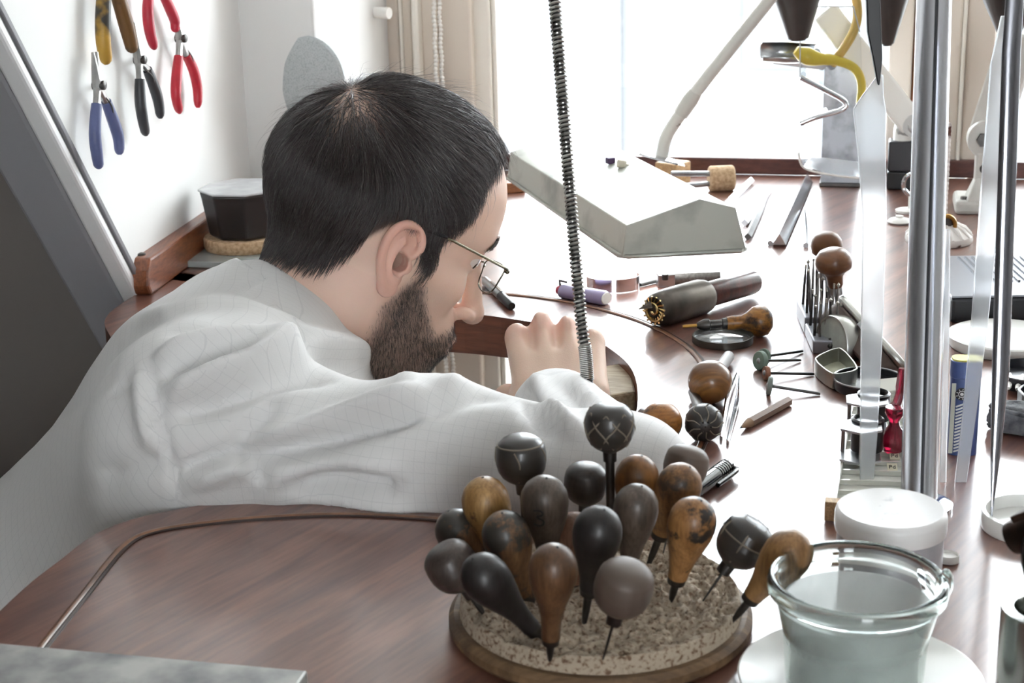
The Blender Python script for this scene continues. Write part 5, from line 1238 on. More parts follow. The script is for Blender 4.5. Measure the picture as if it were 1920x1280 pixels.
GRP = 'handles stuck in the cork board'
def wmat(n, a, b, **k): return wood(n, a, b, scale=k.pop('scale', 22), stretch=(7, 7, 1), rough=k.pop('rough', 0.46), coat=k.pop('coat', 0.12), **k)
w_grey = wmat('greyed_walnut', '63564c', '41372f', dirt='39312c', dlo=0.52, dhi=0.75, dscale=25)
w_dark = wmat('dark_ebony', '3d342f', '231e1c', dirt='171413', dlo=0.5, dhi=0.7)
w_black = wmat('black_ebony', '2a2524', '171414')
w_or = wmat('orange_pearwood', 'a0754a', '775230', dirt='3b2c22', dlo=0.47, dhi=0.62, dscale=60)
w_yel = wmat('yellow_boxwood', 'b58f5a', '8b653a', dirt='4b3624', dlo=0.6, dhi=0.68, dscale=90)
w_brn = wmat('brown_beech', '735237', '4b3320', dirt='3b2b22', dlo=0.45, dhi=0.65, dscale=28)
w_mix = wmat('half_dark_pearwood', '8a6645', '5f442c', dirt='38342f', dlo=0.46, dhi=0.52, dscale=45)
w_burn = wmat('burnt_pearwood', 'ab7c4c', '80572f', dirt='221a15', dlo=0.49, dhi=0.54, dscale=48)
w_lt = wmat('fresh_ash', 'a37a4d', '785633', scale=16)
w_blk = M_('carved_blackwood', '322e2b', 0.4, noise=0.3, nscale=60, coat=0.25)
w_tan = M_('tan_turned', '5f5148', 0.5, noise=0.15, nscale=20)
HANDLES = []
def pear_r(u):     # radius over distance along the axis, both in units of the widest radius; u from the top down
    return float(np.interp(u, [0, 0.04, 0.16, 0.38, 0.75, 1.2, 1.7, 2.3, 2.9, 3.5, 4.1, 4.5], [0, 0.24, 0.50, 0.76, 0.95, 1.0, 0.94, 0.77, 0.58, 0.45, 0.40, 0.40]))
def ball_r(u):
    return float(np.interp(u, [0, 0.02, 0.08, 0.2, 0.42, 0.75, 1.1, 1.4, 1.65, 1.82, 1.93, 2.0], [0, 0.35, 0.58, 0.79, 0.94, 1.0, 1.0, 0.93, 0.79, 0.6, 0.42, 0.3]))
def handle(kind, cx, cy, rp, tx, ty, label, m, dd=0.0, lines=None, stem=0.06, ferr=DSTEEL, hole=True, long=4.3, name='graver'):
    T = P(tx, ty, ct - 0.004); C_ = D(cx, cy, T.y + dd); r = mpx(rp, C_); ax = (C_ - T); L = ax.length; ax.normalize()
    e = empty(name, T, label=label, cat='graver', group=GRP)
    top_d = (1.2 if kind == 'pear' else 1.02) * r                   # from the centre up to the top
    tot = L + top_d; Mh = zframe(T, ax)                                  # z=0 at the tip
    rf = pear_r if kind == 'pear' else ball_r; hl_ = min((long if kind == 'pear' else 2.0) * r, tot - 0.004)
    n = 26; us = sorted(set([0.0, 0.03, 0.08, 0.16, 0.28] + list(np.linspace(0.4, hl_ / r, n)))); prof = [(rf(u) * r, tot - u * r) for u in us]; prof.append((0, tot - hl_))
    mb = MB(); mb.lathe(prof, 32, Mh); h = child(mb, 'handle', m, e, angle=60)
    rb = rf(hl_ / r) * r; fl = min(0.30 * r if kind == 'pear' else 0.42 * r, tot - hl_ - 0.0005); z1 = tot - hl_
    if fl > 0.001:
        mb = MB(); mb.lathe([(0, z1 + 0.001), (rb * 0.98, z1 + 0.001), (rb * 0.90, z1 - fl), (0, z1 - fl)], 20, Mh); child(mb, 'ferrule', ferr, e)
        if z1 - fl > 0.002:
            br = stem * r if kind == 'ball' else 0.18 * r
            mb = MB(); mb.lathe([(0, z1 - fl), (br, z1 - fl), (br * 0.9, (z1 - fl) * 0.5), (br * 0.45, 0.0), (0, 0)], 10, Mh); child(mb, 'blade', DSTEEL, e)
    if hole:
        mb = MB(); mb.lathe([(0, tot - 0.0014), (0.0009, tot - 0.0014), (0.0009, tot + 0.0001), (0, tot + 0.0001)], 8, Mh @ Matrix.Translation((r * 0.12, 0, -0.0003))); sub(mb, 'centre_hole', M_('hole_black', '100e0d', 0.8), e, h)
    if lines:
        gm_ = M_('carved_groove', '776e61', 0.7); rfs = rf
        for pl in lines:
            pts = []
            for (az, u) in pl: rr_ = rfs(u) * r * 1.0; pts.append(Mh @ Vector((math.cos(R(az)) * rr_, math.sin(R(az)) * rr_, tot - u * r)))
            mb = MB(); mb.tube(spline(pts, 5), r * 0.036, 6); sub(mb, 'carved_line', gm_, e, h)
    HANDLES.append(e); return e, Mh, r, tot
lat = []
for k in range(7):
    a0 = k * 360 / 7; lat.append([(a0, 0.25), (a0 + 26, 0.7), (a0 + 50, 1.15), (a0 + 72, 1.7)]); lat.append([(a0, 0.25), (a0 - 26, 0.7), (a0 - 50, 1.15), (a0 - 72, 1.7)])
ringl = [[(a, 0.35 + 0.05 * math.sin(R(a))) for a in range(0, 361, 30)]] + [[(a, 0.4), (a + 12, 0.9), (a + 5, 1.7)] for a in (30, 105, 180, 255, 330)]
quart = [[(a, 0.06), (a, 0.5), (a, 1.0), (a, 1.7)] for a in (10, 70, 130, 190, 250, 310)] + [[(a, 0.8) for a in range(0, 361, 30)]]
handle('ball', 1285, 876, 42, 1240, 1050, 'plain grey knob hindmost right among the stuck-in handles', w_tan, 0.01)
handle('ball', 1143, 802, 47, 1146, 1062, 'tall black knob carved with a lattice, highest of the board', w_blk, 0.0, lat, stem=0.19)
handle('ball', 977, 862, 48, 990, 1052, 'black carved knob with a ring line, back left of the board', w_blk, 0.0, ringl, stem=0.16)
handle('ball', 1098, 908, 41, 1092, 1050, 'dark round knob behind the row, left of the lattice knob\'s stem', w_dark, 0.0, stem=0.15)
handle('pear', 1194, 900, 42, 1182, 1058, 'orange pear-shaped handle with dark stripes at the back', wmat('striped_pearwood', 'a46e38', '4d3218', scale=8), 0.0)
handle('pear', 1272, 915, 43, 1213, 1066, 'orange-brown pear handle with a dark neck in front of the grey knob', w_or, -0.01, ferr=M_('dark_ferrule', '2e2a27', 0.4, 0.5), long=3.6)
handle('pear', 860, 1000, 42, 915, 1090, 'mottled greenish handle at the far left of the board', w_mix, 0.0)
handle('pear', 912, 945, 46, 950, 1090, 'yellow boxwood handle, brightest of the left group', w_yel, 0.0)
e, Mh, r, tot = handle('pear', 1021, 942, 46, 1030, 1100, 'greyish pear handle marked with a numeral 3', w_grey, -0.01)
# the painted figure 3
az = math.degrees(math.atan2(*(lambda v: (v.y, v.x))((Mh.inverted().to_3x3() @ (CAM - Mh.translation)))))
fig = [(-6, 0.98), (10, 0.95), (16, 1.12), (2, 1.26), (15, 1.40), (17, 1.58), (6, 1.70), (-8, 1.64)]
pts = [Mh @ Vector((math.cos(R(az - 22 + a)) * pear_r(u) * r * 1.004, math.sin(R(az - 22 + a)) * pear_r(u) * r * 1.004, tot - u * r)) for a, u in fig]
mb = MB(); mb.tube(spline(pts, 5), 0.00055, 6); child(mb, 'painted_numeral', M_('ink', '241f1d', 0.6), e)
handle('pear', 1078, 1000, 36, 1078, 1105, 'small pinkish-brown handle almost hidden between grey and dark pears', wmat('pink_beech', '8f6a55', '6a4b3a'), 0.0, hole=False)
handle('pear', 1192, 955, 43, 1172, 1118, 'plain grey pear handle right of the black pear', w_grey, -0.006)
handle('pear', 950, 1008, 46, 990, 1130, 'dark pear handle with orange flank, left of the grey numeral handle', w_mix, -0.005)
handle('pear', 1297, 982, 46, 1257, 1130, 'pear handle with black burn marks over orange wood', w_burn, -0.01, long=3.9, ferr=M_('dark_ferrule', '2e2a27', 0.4, 0.5))
handle('pear', 1120, 1000, 47, 1094, 1178, 'nearly black pear handle in the middle of the board', w_black, -0.012, long=3.9)
handle('ball', 850, 1064, 49, 912, 1158, 'smoky brown round knob, leftmost front on the board', wmat('smoky_brown', '574a43', '3a312d', dirt='6b4a30', dlo=0.6, dhi=0.75), 0.0, stem=0.14)
handle('pear', 912, 1085, 46, 1020, 1202, 'black handle leaning left over the board edge', w_black, -0.01, long=4.4)
handle('pear', 1037, 1070, 47, 1031, 1238, 'brown beech pear handle, foremost on the board', w_brn, -0.012, long=4.6)
handle('ball', 1168, 1105, 56, 1128, 1245, 'plain taupe ball on a thin needle at the front', w_tan, -0.008, stem=0.055)
handle('ball', 1393, 1018, 50, 1314, 1132, 'black ball carved in quarters, leaning right on a needle', w_blk, 0.0, quart, stem=0.055)
handle('pear', 1474, 1040, 45, 1372, 1166, 'light ash handle leaning right towards the glass jar', w_lt, -0.01, long=3.7, hole=False, ferr=M_('dark_ferrule', '2e2a27', 0.4, 0.5))

# steel block at the lower left
zb = BZ + 0.030; a = P(-160, 1190, zb); b = P(577, 1256, zb); d = (b - a); nrm_ = Vector((d.y, -d.x, 0)).normalized()
blk = empty('steel_block', b, label='scuffed grey steel block cut off at the lower left', cat='steel block')
bm_p = [(a.x, a.y), (b.x, b.y), (b.x + nrm_.x * 0.12, b.y + nrm_.y * 0.12), (a.x + nrm_.x * 0.12, a.y + nrm_.y * 0.12)]
mb = MB(); mb.prism(bm_p, BZ, zb); child(mb, 'slab', M_('scuffed_steel', 'b4b4b0', 0.5, 0.45, col2='77777a', nscale=30, lo=0.35, hi=0.62, bump=0.15, bscale=120, detail=8), blk, smooth=False, bevel=0.0012)
# ================================================================== right side of the bench
# bur stand
stn = empty('bur_stand', P(1545, 650), label='stepped steel stand holding dental burs', cat='bur stand')
sa = P(1524, 664); sb_ = P(1492, 590); sd_ = (sb_ - sa); ls = sd_.length; sd_.normalize(); sc_ = Vector((sd_.y, -sd_.x, 0)); wd = mpx(62, sa)
Ms = frame(sa, sc_); hS = 0.011
anod = M_('anodised_grey', '8a8a90', 0.4, 0.7)
mb = MB(); mb.box(wd, ls * 0.45, hS, (wd / 2, ls * 0.225, hS / 2), M=Ms); child(mb, 'front_step', anod, stn, bevel=0.0012)
mb = MB(); mb.box(wd, ls * 0.52, hS * 1.35, (wd / 2, ls * 0.73, hS * 0.675), M=Ms); child(mb, 'rear_step', anod, stn, bevel=0.0012)
rng2 = random.Random(3)
burm = M_('bur_steel', '8b8885', 0.3, 1.0)
bi = 0
looks = ['thin dark', 'bright', 'worn brown', 'slim grey']
for row in range(4):
    for k in range(6):
        u = wd * (0.1 + 0.155 * k + 0.03 * rng2.random()); v = ls * (0.10 + 0.24 * row + 0.05 * rng2.random()); base_z = hS if v < ls * 0.46 else hS * 1.35
        p0 = Ms @ Vector((u, v, base_z - 0.004)); h = 0.026 + 0.010 * rng2.random() + 0.004 * row
        tilt = Vector((rng2.uniform(-0.06, 0.06), rng2.uniform(-0.06, 0.06), 1)).normalized(); Mb = zframe(p0, tilt); r = 0.00115
        e = empty('dental_bur', p0, label='slender steel bur, %s from the left in the %s of the bur stand' % (('first', 'second', 'third', 'fourth', 'fifth', 'sixth')[k], ('front row', 'second row', 'third row', 'rear row')[row]), cat='bur', group='burs in the bur stand')
        mb = MB(); mb.lathe([(0, 0), (r, 0), (r, h * 0.7), (r * 0.6, h * 0.8), (r * 0.5, h * 0.92), (0, h * 0.92)], 8, Mb); child(mb, 'shank', burm if bi % 3 else DSTEEL, e)
        kind = bi % 4
        mb = MB()
        if kind == 0: mb.sphere(r * 1.0, (0, 0, h * 0.94), 8, 6, M=Mb)
        elif kind == 1: mb.lathe([(0, h * 0.9), (r * 0.9, h * 0.91), (r * 0.2, h), (0, h)], 8, Mb)
        elif kind == 2: mb.lathe([(0, h * 0.9), (r * 0.8, h * 0.9), (r * 0.8, h), (0, h)], 8, Mb)
        else: mb.lathe([(0, h * 0.88), (r * 1.2, h * 0.93), (r * 1.2, h * 0.95), (0, h)], 8, Mb)
        child(mb, 'cutting_head', M_('bur_head', 'b9b6ae', 0.35, 1.0), e); bi += 1
# mushroom handles standing in the stand
def mushroom(cx, cy, rp, bx, by, label, m, depth):
    C_ = D(cx, cy, depth); B_ = D(bx, by, depth + 0.002); r = mpx(rp, C_); ax = (C_ - B_); L = ax.length; Mm = zframe(B_, ax)
    e = empty('mushroom_graver', (B_.x, B_.y, B_.z), label=label, cat='graver', group='mushroom handles in the bur stand')
    mb = MB(); mb.lathe([(0, 0.004), (r * 0.30, 0.004), (r * 0.42, L * 0.28), (r * 0.44, L * 0.55), (r * 0.62, L * 0.70), (r * 0.93, L * 0.82), (r, L * 1.02), (r * 0.94, L * 1.2), (r * 0.72, L * 1.36), (r * 0.38, L * 1.45), (0, L * 1.47)], 30, Mm); child(mb, 'handle', m, e, angle=60)
    mb = MB(); mb.lathe([(0, -0.001), (r * 0.36, -0.001), (r * 0.34, 0.0065), (0, 0.0065)], 18, Mm); child(mb, 'ferrule', STEEL, e)
    mb = MB(); tipz = -(B_.z - (BZ + 0.012)) / max(ax.normalized().z, 0.3); mb.lathe([(0, 0), (0.0012, 0), (0.0010, tipz), (0, tipz)], 8, Mm); child(mb, 'blade', STEEL, e)
sdp = (Ms @ Vector((wd * 0.7, ls * 0.5, 0))).y
mushroom(1550, 462, 30, 1550, 520, 'striped mushroom-shaped handle half behind the plain one', wood('zebra_wood', 'a2652c', '3c2210', scale=9, stretch=(1, 1, 1), rough=0.4, rot=(R(30), 0, 0)), sdp + 0.05)
mushroom(1563, 492, 35, 1567, 549, 'plain brown mushroom-shaped handle above the bur stand', wood('brown_mushroom_wood', '8a5a37', '5e3a22', scale=10, stretch=(2, 2, 6), rough=0.38, coat=0.3), sdp + 0.01)

# tins
alu = M_('brushed_aluminium', 'bcbcb6', 0.32, 1.0, noise=0.15, nscale=30)
rt_ = [P(1522, 700), P(1560, 733), P(1612, 722), P(1575, 676)]
def open_tin(name, poly, h, t, mat, label, inner=None):
    c = sum(poly, Vector()) / len(poly); e = empty(name, c, label=label, cat='tin'); n = len(poly)
    mb = MB(); mb.prism([(q.x, q.y) for q in poly], BZ + 0.0004, BZ + 0.0016); child(mb, 'base', inner or mat, e, smooth=False)
    for i in range(n):
        a, b = poly[i], poly[(i + 1) % n]; d = b - a; mb = MB(); mb.box(d.length + t, t, h, M=frame((a + b) / 2 + Vector((0, 0, h / 2 + 0.0006)), d)); child(mb, 'side', mat, e, smooth=False, bevel=0.0005)
    return e
def rounded(poly, k=0.25):
    out = []; n = len(poly)
    for i in range(n):
        p, a, b = poly[i], poly[i - 1], poly[(i + 1) % n]; out += [p.lerp(a, k), p.lerp(a, k * 0.4) * 0.5 + p.lerp(b, k * 0.4) * 0.5, p.lerp(b, k)]
    return out
open_tin('pocket_tin', rounded(rounded(rt_, 0.3), 0.3), 0.012, 0.0012, alu, 'open aluminium pocket tin under the round gauge', M_('greenish_paper', 'b5b6a0', 0.7))
# round gauge case standing on edge
gc = D(1571, 648, 1.20); axg = Vector((-0.93, -0.36, 0.14)).normalized(); Mg = zframe(gc, axg); rg = mpx(58, gc)
ga = empty('gauge_case', gc, label='round glass-topped aluminium case standing on edge in the pocket tin', cat='case')
mb = MB(); mb.lathe([(0, -0.007), (rg * 0.95, -0.007), (rg, -0.005), (rg, 0.006), (rg * 0.96, 0.0075), (rg * 0.90, 0.0075), (rg * 0.88, 0.005), (0, 0.005)], 48, Mg); child(mb, 'ring', alu, ga)
mb = MB(); mb.lathe([(0, 0.0056), (rg * 0.89, 0.0056), (rg * 0.89, 0.0066), (0, 0.0066)], 40, Mg); child(mb, 'glass_face', M_('dial_glass', 'b3b8b0', 0.08, coat=0.8, noise=0.2, nscale=90), ga)
mb = MB(); mb.lathe([(0, -0.010), (rg * 0.97, -0.010), (rg * 0.97, -0.007), (0, -0.007)], 40, Mg); child(mb, 'back', BLACKP, ga)
mb = MB(); mb.tube([Mg @ Vector((0, -rg * 0.2, 0.007)), Mg @ Vector((0, rg * 0.25, 0.007))], 0.0012, 6); mb.sphere(0.0026, (0, 0, 0.007), 10, 6, M=Mg); child(mb, 'knob', DSTEEL, ga)
# leaning brown and aluminium case
ca = D(1592, 585, 1.225); cb_ = D(1680, 682, 1.165); dl = cb_ - ca; Lc = dl.length; Mc = frame(ca.lerp(cb_, 0.5), dl, (0.62, 0.30, 0.72))
lc = empty('leaning_case', ca.lerp(cb_, 0.5), label='brown oblong case with an aluminium lid leaning on the gauge', cat='case')
pl_ = []
for (sx, a0) in ((1, -90), (-1, 90)):
    for i in range(9): aa = R(a0 + 180 * i / 8); pl_.append((sx * (Lc * 0.42) + math.cos(aa) * 0.017, math.sin(aa) * 0.017))
mb = MB(); mb.prism(pl_, -0.019, -0.001, M=Mc); child(mb, 'body', M_('brown_leather', '54423a', 0.45, noise=0.2, nscale=90), lc, bevel=0.002)
mb = MB(); mb.prism([(x * 1.02, y * 1.03) for x, y in pl_], -0.0008, 0.006, M=Mc); child(mb, 'lid', alu, lc, bevel=0.0025)
mb = MB(); mb.box(0.008, 0.003, 0.007, (0, -0.0185, 0.001), M=Mc); child(mb, 'clasp', STEEL, lc, bevel=0.0005)
# black dish
bd = P(1628, 728); rd = mpx(66, bd); mb = MB(); mb.lathe([(0, 0.0004), (rd * 0.96, 0.0004), (rd, 0.003), (rd, 0.008), (rd * 0.975, 0.008), (rd * 0.96, 0.0035), (0, 0.002)], 48, Matrix.Translation(bd))
de = empty('black_dish', bd, label='round black dish with a shiny rim before the leaning case', cat='dish'); child(mb, 'bowl', M_('black_lacquer', '24252a', 0.3, coat=0.3), de, angle=35)
mb = MB(); mb.tube([bd + Vector((math.cos(a) * rd * 0.99, math.sin(a) * rd * 0.99, 0.0082)) for a in np.linspace(0, 2 * math.pi, 48, endpoint=False)], 0.0008, 6, closed=True); child(mb, 'rim', STEEL, de)
# bundle of pale slips lying in the dish
pb = P(1662, 742, BZ + 0.010)
for i in range(7):
    mb = MB(); mb.box(0.030, 0.016, 0.0011, (0.0008 * (i % 3), 0.0006 * (i % 2), 0), (0, 0, R(-4 + 3 * i % 7)), M=frame(pb + Vector((0, 0, 0.0013 * i)), (1, 0.1, 0.05), (0.0, -0.25, 1)))
    solo(mb, 'paper_slip', M_('pale_paper', 'c9c8bd', 0.8), pb + Vector((0, 0, 0.0013 * i)), 'pale paper slip, %s in the bundle on the black dish' % ('lowest', 'second from below', 'third from below', 'middle', 'third from the top', 'second from the top', 'topmost')[i], 'paper slip', 'bundle of paper slips', smooth=False)
# glass slides in a long rack with small tags
rk_a = P(1563, 965); rk_b = P(1598, 768); rk_c = P(1700, 775); rk_d = P(1700, 968)
rack = empty('slide_rack', rk_a, label='clear slotted rack with tiny tags lying left of the chrome pipe', cat='slide rack')
ivory = M_('ivory_plastic', 'cfc9ae', 0.4, coat=0.3); clearp = M_('milky_acrylic', 'e6e6dc', 0.2, trans=0.15, ior=1.3, coat=0.5)
mb = MB(); mb.prism([(q.x, q.y) for q in (rk_a, rk_d, rk_c, rk_b)], BZ + 0.0004, BZ + 0.0030); child(mb, 'base', clearp, rack, smooth=False, bevel=0.0006)
for (a, b) in ((rk_a, rk_b), (rk_d, rk_c)):
    mb = MB(); d = b - a; mb.box(d.length, 0.0024, 0.0062, M=frame((a + b) / 2 + Vector((0, 0, 0.0036)), d)); child(mb, 'side_rail', clearp, rack, smooth=False, bevel=0.0005)
for i in range(11):
    t = (i + 0.4) / 11; a, b = rk_a.lerp(rk_b, t), rk_d.lerp(rk_c, t); d = b - a; mb = MB(); mb.box(d.length, 0.0013, 0.0030, M=frame((a + b) / 2 + Vector((0, 0, 0.0048)), d)); child(mb, 'slot_bar', clearp, rack, smooth=False)
def txt(s, size, M, mat, parent, ext=0.0001):
    cu_ = bpy.data.curves.new('lettering', 'FONT'); cu_.body = s; cu_.size = size; cu_.extrude = ext; cu_.align_x = 'CENTER'; cu_.align_y = 'CENTER'; cu_.resolution_u = 2
    ob = bpy.data.objects.new('lettering', cu_); COL.objects.link(ob); dg = bpy.context.evaluated_depsgraph_get(); me = bpy.data.meshes.new_from_object(ob.evaluated_get(dg)); bpy.data.objects.remove(ob)
    me.transform(M); o = link('lettering', me, mat, None, smooth=False); top_ = parent
    while top_.parent: top_ = top_.parent
    o.data.transform(Matrix.Translation(-top_.location)); o.parent = parent; return o
for i, (tx, ty) in enumerate(((1677, 855), (1673, 876))):
    p = P(tx, ty, BZ + 0.0068); d = (rk_d - rk_a).normalized(); Mt = frame(p, d, (0, -0.35, 1)); mb = MB(); mb.box(0.0062, 0.0072, 0.0006, M=Mt); tg = child(mb, 'tag', ivory, rack, smooth=False); txt('Pd', 0.0045, Mt @ Matrix.Translation((0, 0, 0.0004)), M_('ink', '241f1d', 0.6), tg)
mb = MB(); mb.box(0.008, 0.012, 0.012, M=frame(P(1566, 955, BZ + 0.007), rk_b - rk_a)); child(mb, 'wood_end', wood('pale_beech', 'd8b98d', 'b8956a', scale=20), rack, smooth=False, bevel=0.0005)
# folding loupes with hexagonal plates
def loupe(cx, cy, rp, h, label, lens=True):
    c = P(cx, cy, BZ + 0.0072); r = mpx(rp, c); e = empty('folding_loupe', c, label=label, cat='loupe', group='loupes on the slide rack')
    Ml = Matrix.Translation(c) @ Matrix.Rotation(R(20), 4, 'Z'); pm = M_('loupe_plate', 'c3c4c6', 0.3, 0.8)
    for z in (0.0, h): mb = MB(); mb.lathe([(0, z), (r, z), (r, z + 0.0016), (0, z + 0.0016)], 6, Ml); child(mb, 'plate', pm, e, smooth=False, bevel=0.0004)
    for k in (0, 2, 4):
        a = R(60 * k); mb = MB(); mb.tube([Ml @ Vector((math.cos(a) * r * 0.82, math.sin(a) * r * 0.82, 0.001)), Ml @ Vector((math.cos(a) * r * 0.82, math.sin(a) * r * 0.82, h))], 0.0013, 8); child(mb, 'post', STEEL, e)
    mb = MB(); mb.lathe([(r * 0.5, 0.003), (r * 0.68, 0.003), (r * 0.7, h + 0.003), (r * 0.6, h + 0.004), (r * 0.5, h + 0.002), (r * 0.5, 0.003)], 26, Ml @ Matrix.Translation((r * 0.55, r * 0.35, 0))); child(mb, 'barrel', BLACKP, e)
loupe(1624, 800, 44, 0.018, 'rear folding loupe with rounded grey plate and black barrel')
loupe(1612, 858, 44, 0.0205, 'front folding loupe with bright hexagonal plates')
# red translucent bottle-like piece
redc = M_('red_translucent', '8e1230', 0.12, trans=0.55, ior=1.45, coat=0.5)
rb_e = P(1674, 846, BZ + 0.007); rbm = empty('red_dropper', rb_e, label='wine-red translucent plastic dropper beside the loupes', cat='dropper')
k_ = mpx(1.3, rb_e)
mb = MB(); mb.lathe([(0, 0), (12 * k_, 0), (15 * k_, 3 * k_), (15 * k_, 22 * k_), (13 * k_, 32 * k_), (8 * k_, 40 * k_), (7 * k_, 46 * k_), (0, 46 * k_)], 24, Matrix.Translation(rb_e)); child(mb, 'bulb', redc, rbm)
mb = MB(); mb.lathe([(0, 44 * k_), (7 * k_, 46 * k_), (14 * k_, 60 * k_), (13 * k_, 68 * k_), (0, 70 * k_)], 24, Matrix.Translation(rb_e)); child(mb, 'collar', redc, rbm)
mb = MB(); mb.tube(spline([rb_e + Vector((0.001, 0.002, 66 * k_)), rb_e + Vector((0.005, 0.008, 84 * k_)), rb_e + Vector((0.007, 0.010, 118 * k_))], 5), [0.003] * 6 + [0.0036] * 4 + [0.003], 12); child(mb, 'stem', redc, rbm)

# white lidded jar
jl_d = 0.80; jc = Vector((D(1671, 951, jl_d).x, jl_d, BZ)); jr = mpx(104, Vector((jc.x, jc.y, BZ + 0.045))); jh = D(1671, 951, jl_d).z - BZ
jar = empty('lidded_jar', jc, label='frosted jar with a scratched white screw lid behind the glass jar', cat='jar')
mb = MB(); mb.lathe([(0, 0.0004), (jr * 0.9, 0.0004), (jr * 0.95, 0.003), (jr * 0.95, jh - 0.016), (jr * 0.88, jh - 0.012), (0, jh - 0.012)], 44, Matrix.Translation(jc)); child(mb, 'body', M_('grey_frosted_jar', 'a9a7ab', 0.4, coat=0.2), jar)
mb = MB(); mb.lathe([(0, jh - 0.0125), (jr * 0.99, jh - 0.0125), (jr, jh - 0.011), (jr, jh - 0.004), (jr * 0.975, jh - 0.0012), (jr * 0.93, jh), (jr * 0.88, jh - 0.0003), (0, jh - 0.0003)], 64, Matrix.Translation(jc)); child(mb, 'lid', M_('scratched_white', 'e8e7e6', 0.35, col2='8a8a90', nscale=38, lo=0.25, hi=0.34, coat=0.2, detail=9), jar, angle=50)
# glass jar on a white saucer
sc0 = P(1610, 1302); sr = mpx(226, sc0); sau = MB(); sau.lathe([(0, 0.0004), (sr * 0.55, 0.0004), (sr * 0.62, 0.002), (sr * 0.98, 0.0085), (sr, 0.0100), (sr * 0.985, 0.0105), (sr * 0.6, 0.0045), (0, 0.004)], 64, Matrix.Translation(sc0))
solo(sau, 'saucer', M_('white_porcelain', 'e3e3df', 0.15, coat=0.5), sc0, 'white saucer under the open glass jar', 'saucer')
gz = BZ + 0.0046; gd = sc0.y; gtop = D(1608, 1078, gd); gh_ = gtop.z - gz; gr = mpx(168, gtop); gx = Vector((gtop.x, gd, gz))
gj = empty('glass_jar', gx, label='open thick-rimmed glass jar with milky residue at the front right', cat='glass jar')
gm1 = glass('jar_glass', (0.94, 0.97, 0.96), 0.0, 1.45)
mb = MB(); nfac = 64
mb.lathe([(0, 0.0), (gr * 0.74, 0.0), (gr * 0.77, 0.003), (gr * 0.80, gh_ * 0.45), (gr * 0.90, gh_ * 0.78), (gr * 0.94, gh_ * 0.84), (gr * 0.985, gh_ * 0.86), (gr, gh_ * 0.91), (gr * 0.99, gh_ * 0.97), (gr * 0.95, gh_), (gr * 0.90, gh_ * 0.985), (gr * 0.865, gh_ * 0.94), (gr * 0.86, gh_ * 0.84), (gr * 0.83, gh_ * 0.74), (gr * 0.74, gh_ * 0.44), (gr * 0.70, 0.006), (0, 0.005)], nfac, Matrix.Translation(gx)); child(mb, 'bowl', gm1, gj, angle=80)
mb = MB(); mb.lathe([(0, 0.0056), (gr * 0.69, 0.0066), (gr * 0.73, gh_ * 0.40), (gr * 0.818, gh_ * 0.73), (gr * 0.826, gh_ * 0.76), (gr * 0.812, gh_ * 0.75), (gr * 0.72, gh_ * 0.40), (gr * 0.66, 0.0085), (0, 0.0075)], 56, Matrix.Translation(gx)); child(mb, 'milky_residue', M_('milky_film', 'f2f4f2', 0.55, alpha=0.55, noise=0.25, nscale=25), gj, angle=80)
mb = MB(); mb.sphere(gr * 0.11, tuple(gtop + Vector((gr * 0.98, -0.002, -0.004))), 14, 10, (0.7, 1, 1.5)); child(mb, 'lip_lug', gm1, gj)
# small white cap behind the jar
q = P(1778, 1052); r_ = mpx(20, q); mb = MB(); mb.lathe([(0, 0.0004), (r_, 0.0004), (r_, 0.0035), (r_ * 0.9, 0.0045), (r_ * 0.8, 0.003), (0, 0.003)], 30, Matrix.Translation(q))
solo(mb, 'bottle_cap', WHITEP, q, 'small white cap lying right of the lidded jar', 'cap')

# ---- chrome pipe and the strips around it
pb0 = P(1722, 950); pt0 = D(1754, -90, 1.02); axp = (pt0 - pb0) * 1.7
pipe = empty('chrome_pipe', pb0, label='tall chrome pipe standing on the bench behind the lidded jar', cat='pipe')
mb = MB(); mb.lathe([(0, 0.0), (0.0108, 0.0), (0.0108, axp.length), (0, axp.length)], 40, zframe(pb0, axp)); child(mb, 'tube', M_('satin_chrome', 'd2d4da', 0.26, 1.0), pipe)
mb = MB(); mb.lathe([(0, 0.0002), (0.02, 0.0002), (0.02, 0.003), (0.013, 0.006), (0, 0.006)], 32, Matrix.Translation(pb0)); child(mb, 'flange', CHROME, pipe)
sx = Vector((0, -1, 0)); seam0 = pb0 + Vector((-0.001, -0.0106, 0.01)); mb = MB(); mb.tube([seam0, seam0 + axp * 0.96], 0.0009, 6); child(mb, 'seam', M_('dark_seam', '3d3d42', 0.4, 0.6), pipe)
milky = M_('milky_strip', 'f0f2f5', 0.2, trans=0.6, ior=1.15, coat=0.3, alpha=0.75)
def strip(name, pts, label, cat, m, th=0.0022, dep=None, cm_=None):
    """strip with a traced outline: pts = (px, py, width px, depth)"""
    L_, R_ = [], []
    for (x, y, wpx, d) in pts: L_.append(D(x - wpx / 2, y, d)); R_.append(D(x + wpx / 2, y, d))
    n = len(pts); off = Vector((0, th, 0)); vs = L_ + R_ + [p + off for p in L_] + [p + off for p in R_]; fs_ = []
    for i in range(n - 1):
        fs_ += [(i, n + i, n + i + 1, i + 1), (2 * n + i, 2 * n + i + 1, 3 * n + i + 1, 3 * n + i), (i, i + 1, 2 * n + i + 1, 2 * n + i), (n + i, 3 * n + i, 3 * n + i + 1, n + i + 1)]
    fs_ += [(0, 2 * n, 3 * n, n), (n - 1, 2 * n - 1, 4 * n - 1, 3 * n - 1)]
    mb = MB(); mb.add(vs, fs_); return mb, L_[-1]
dA = P(1626, 908).y
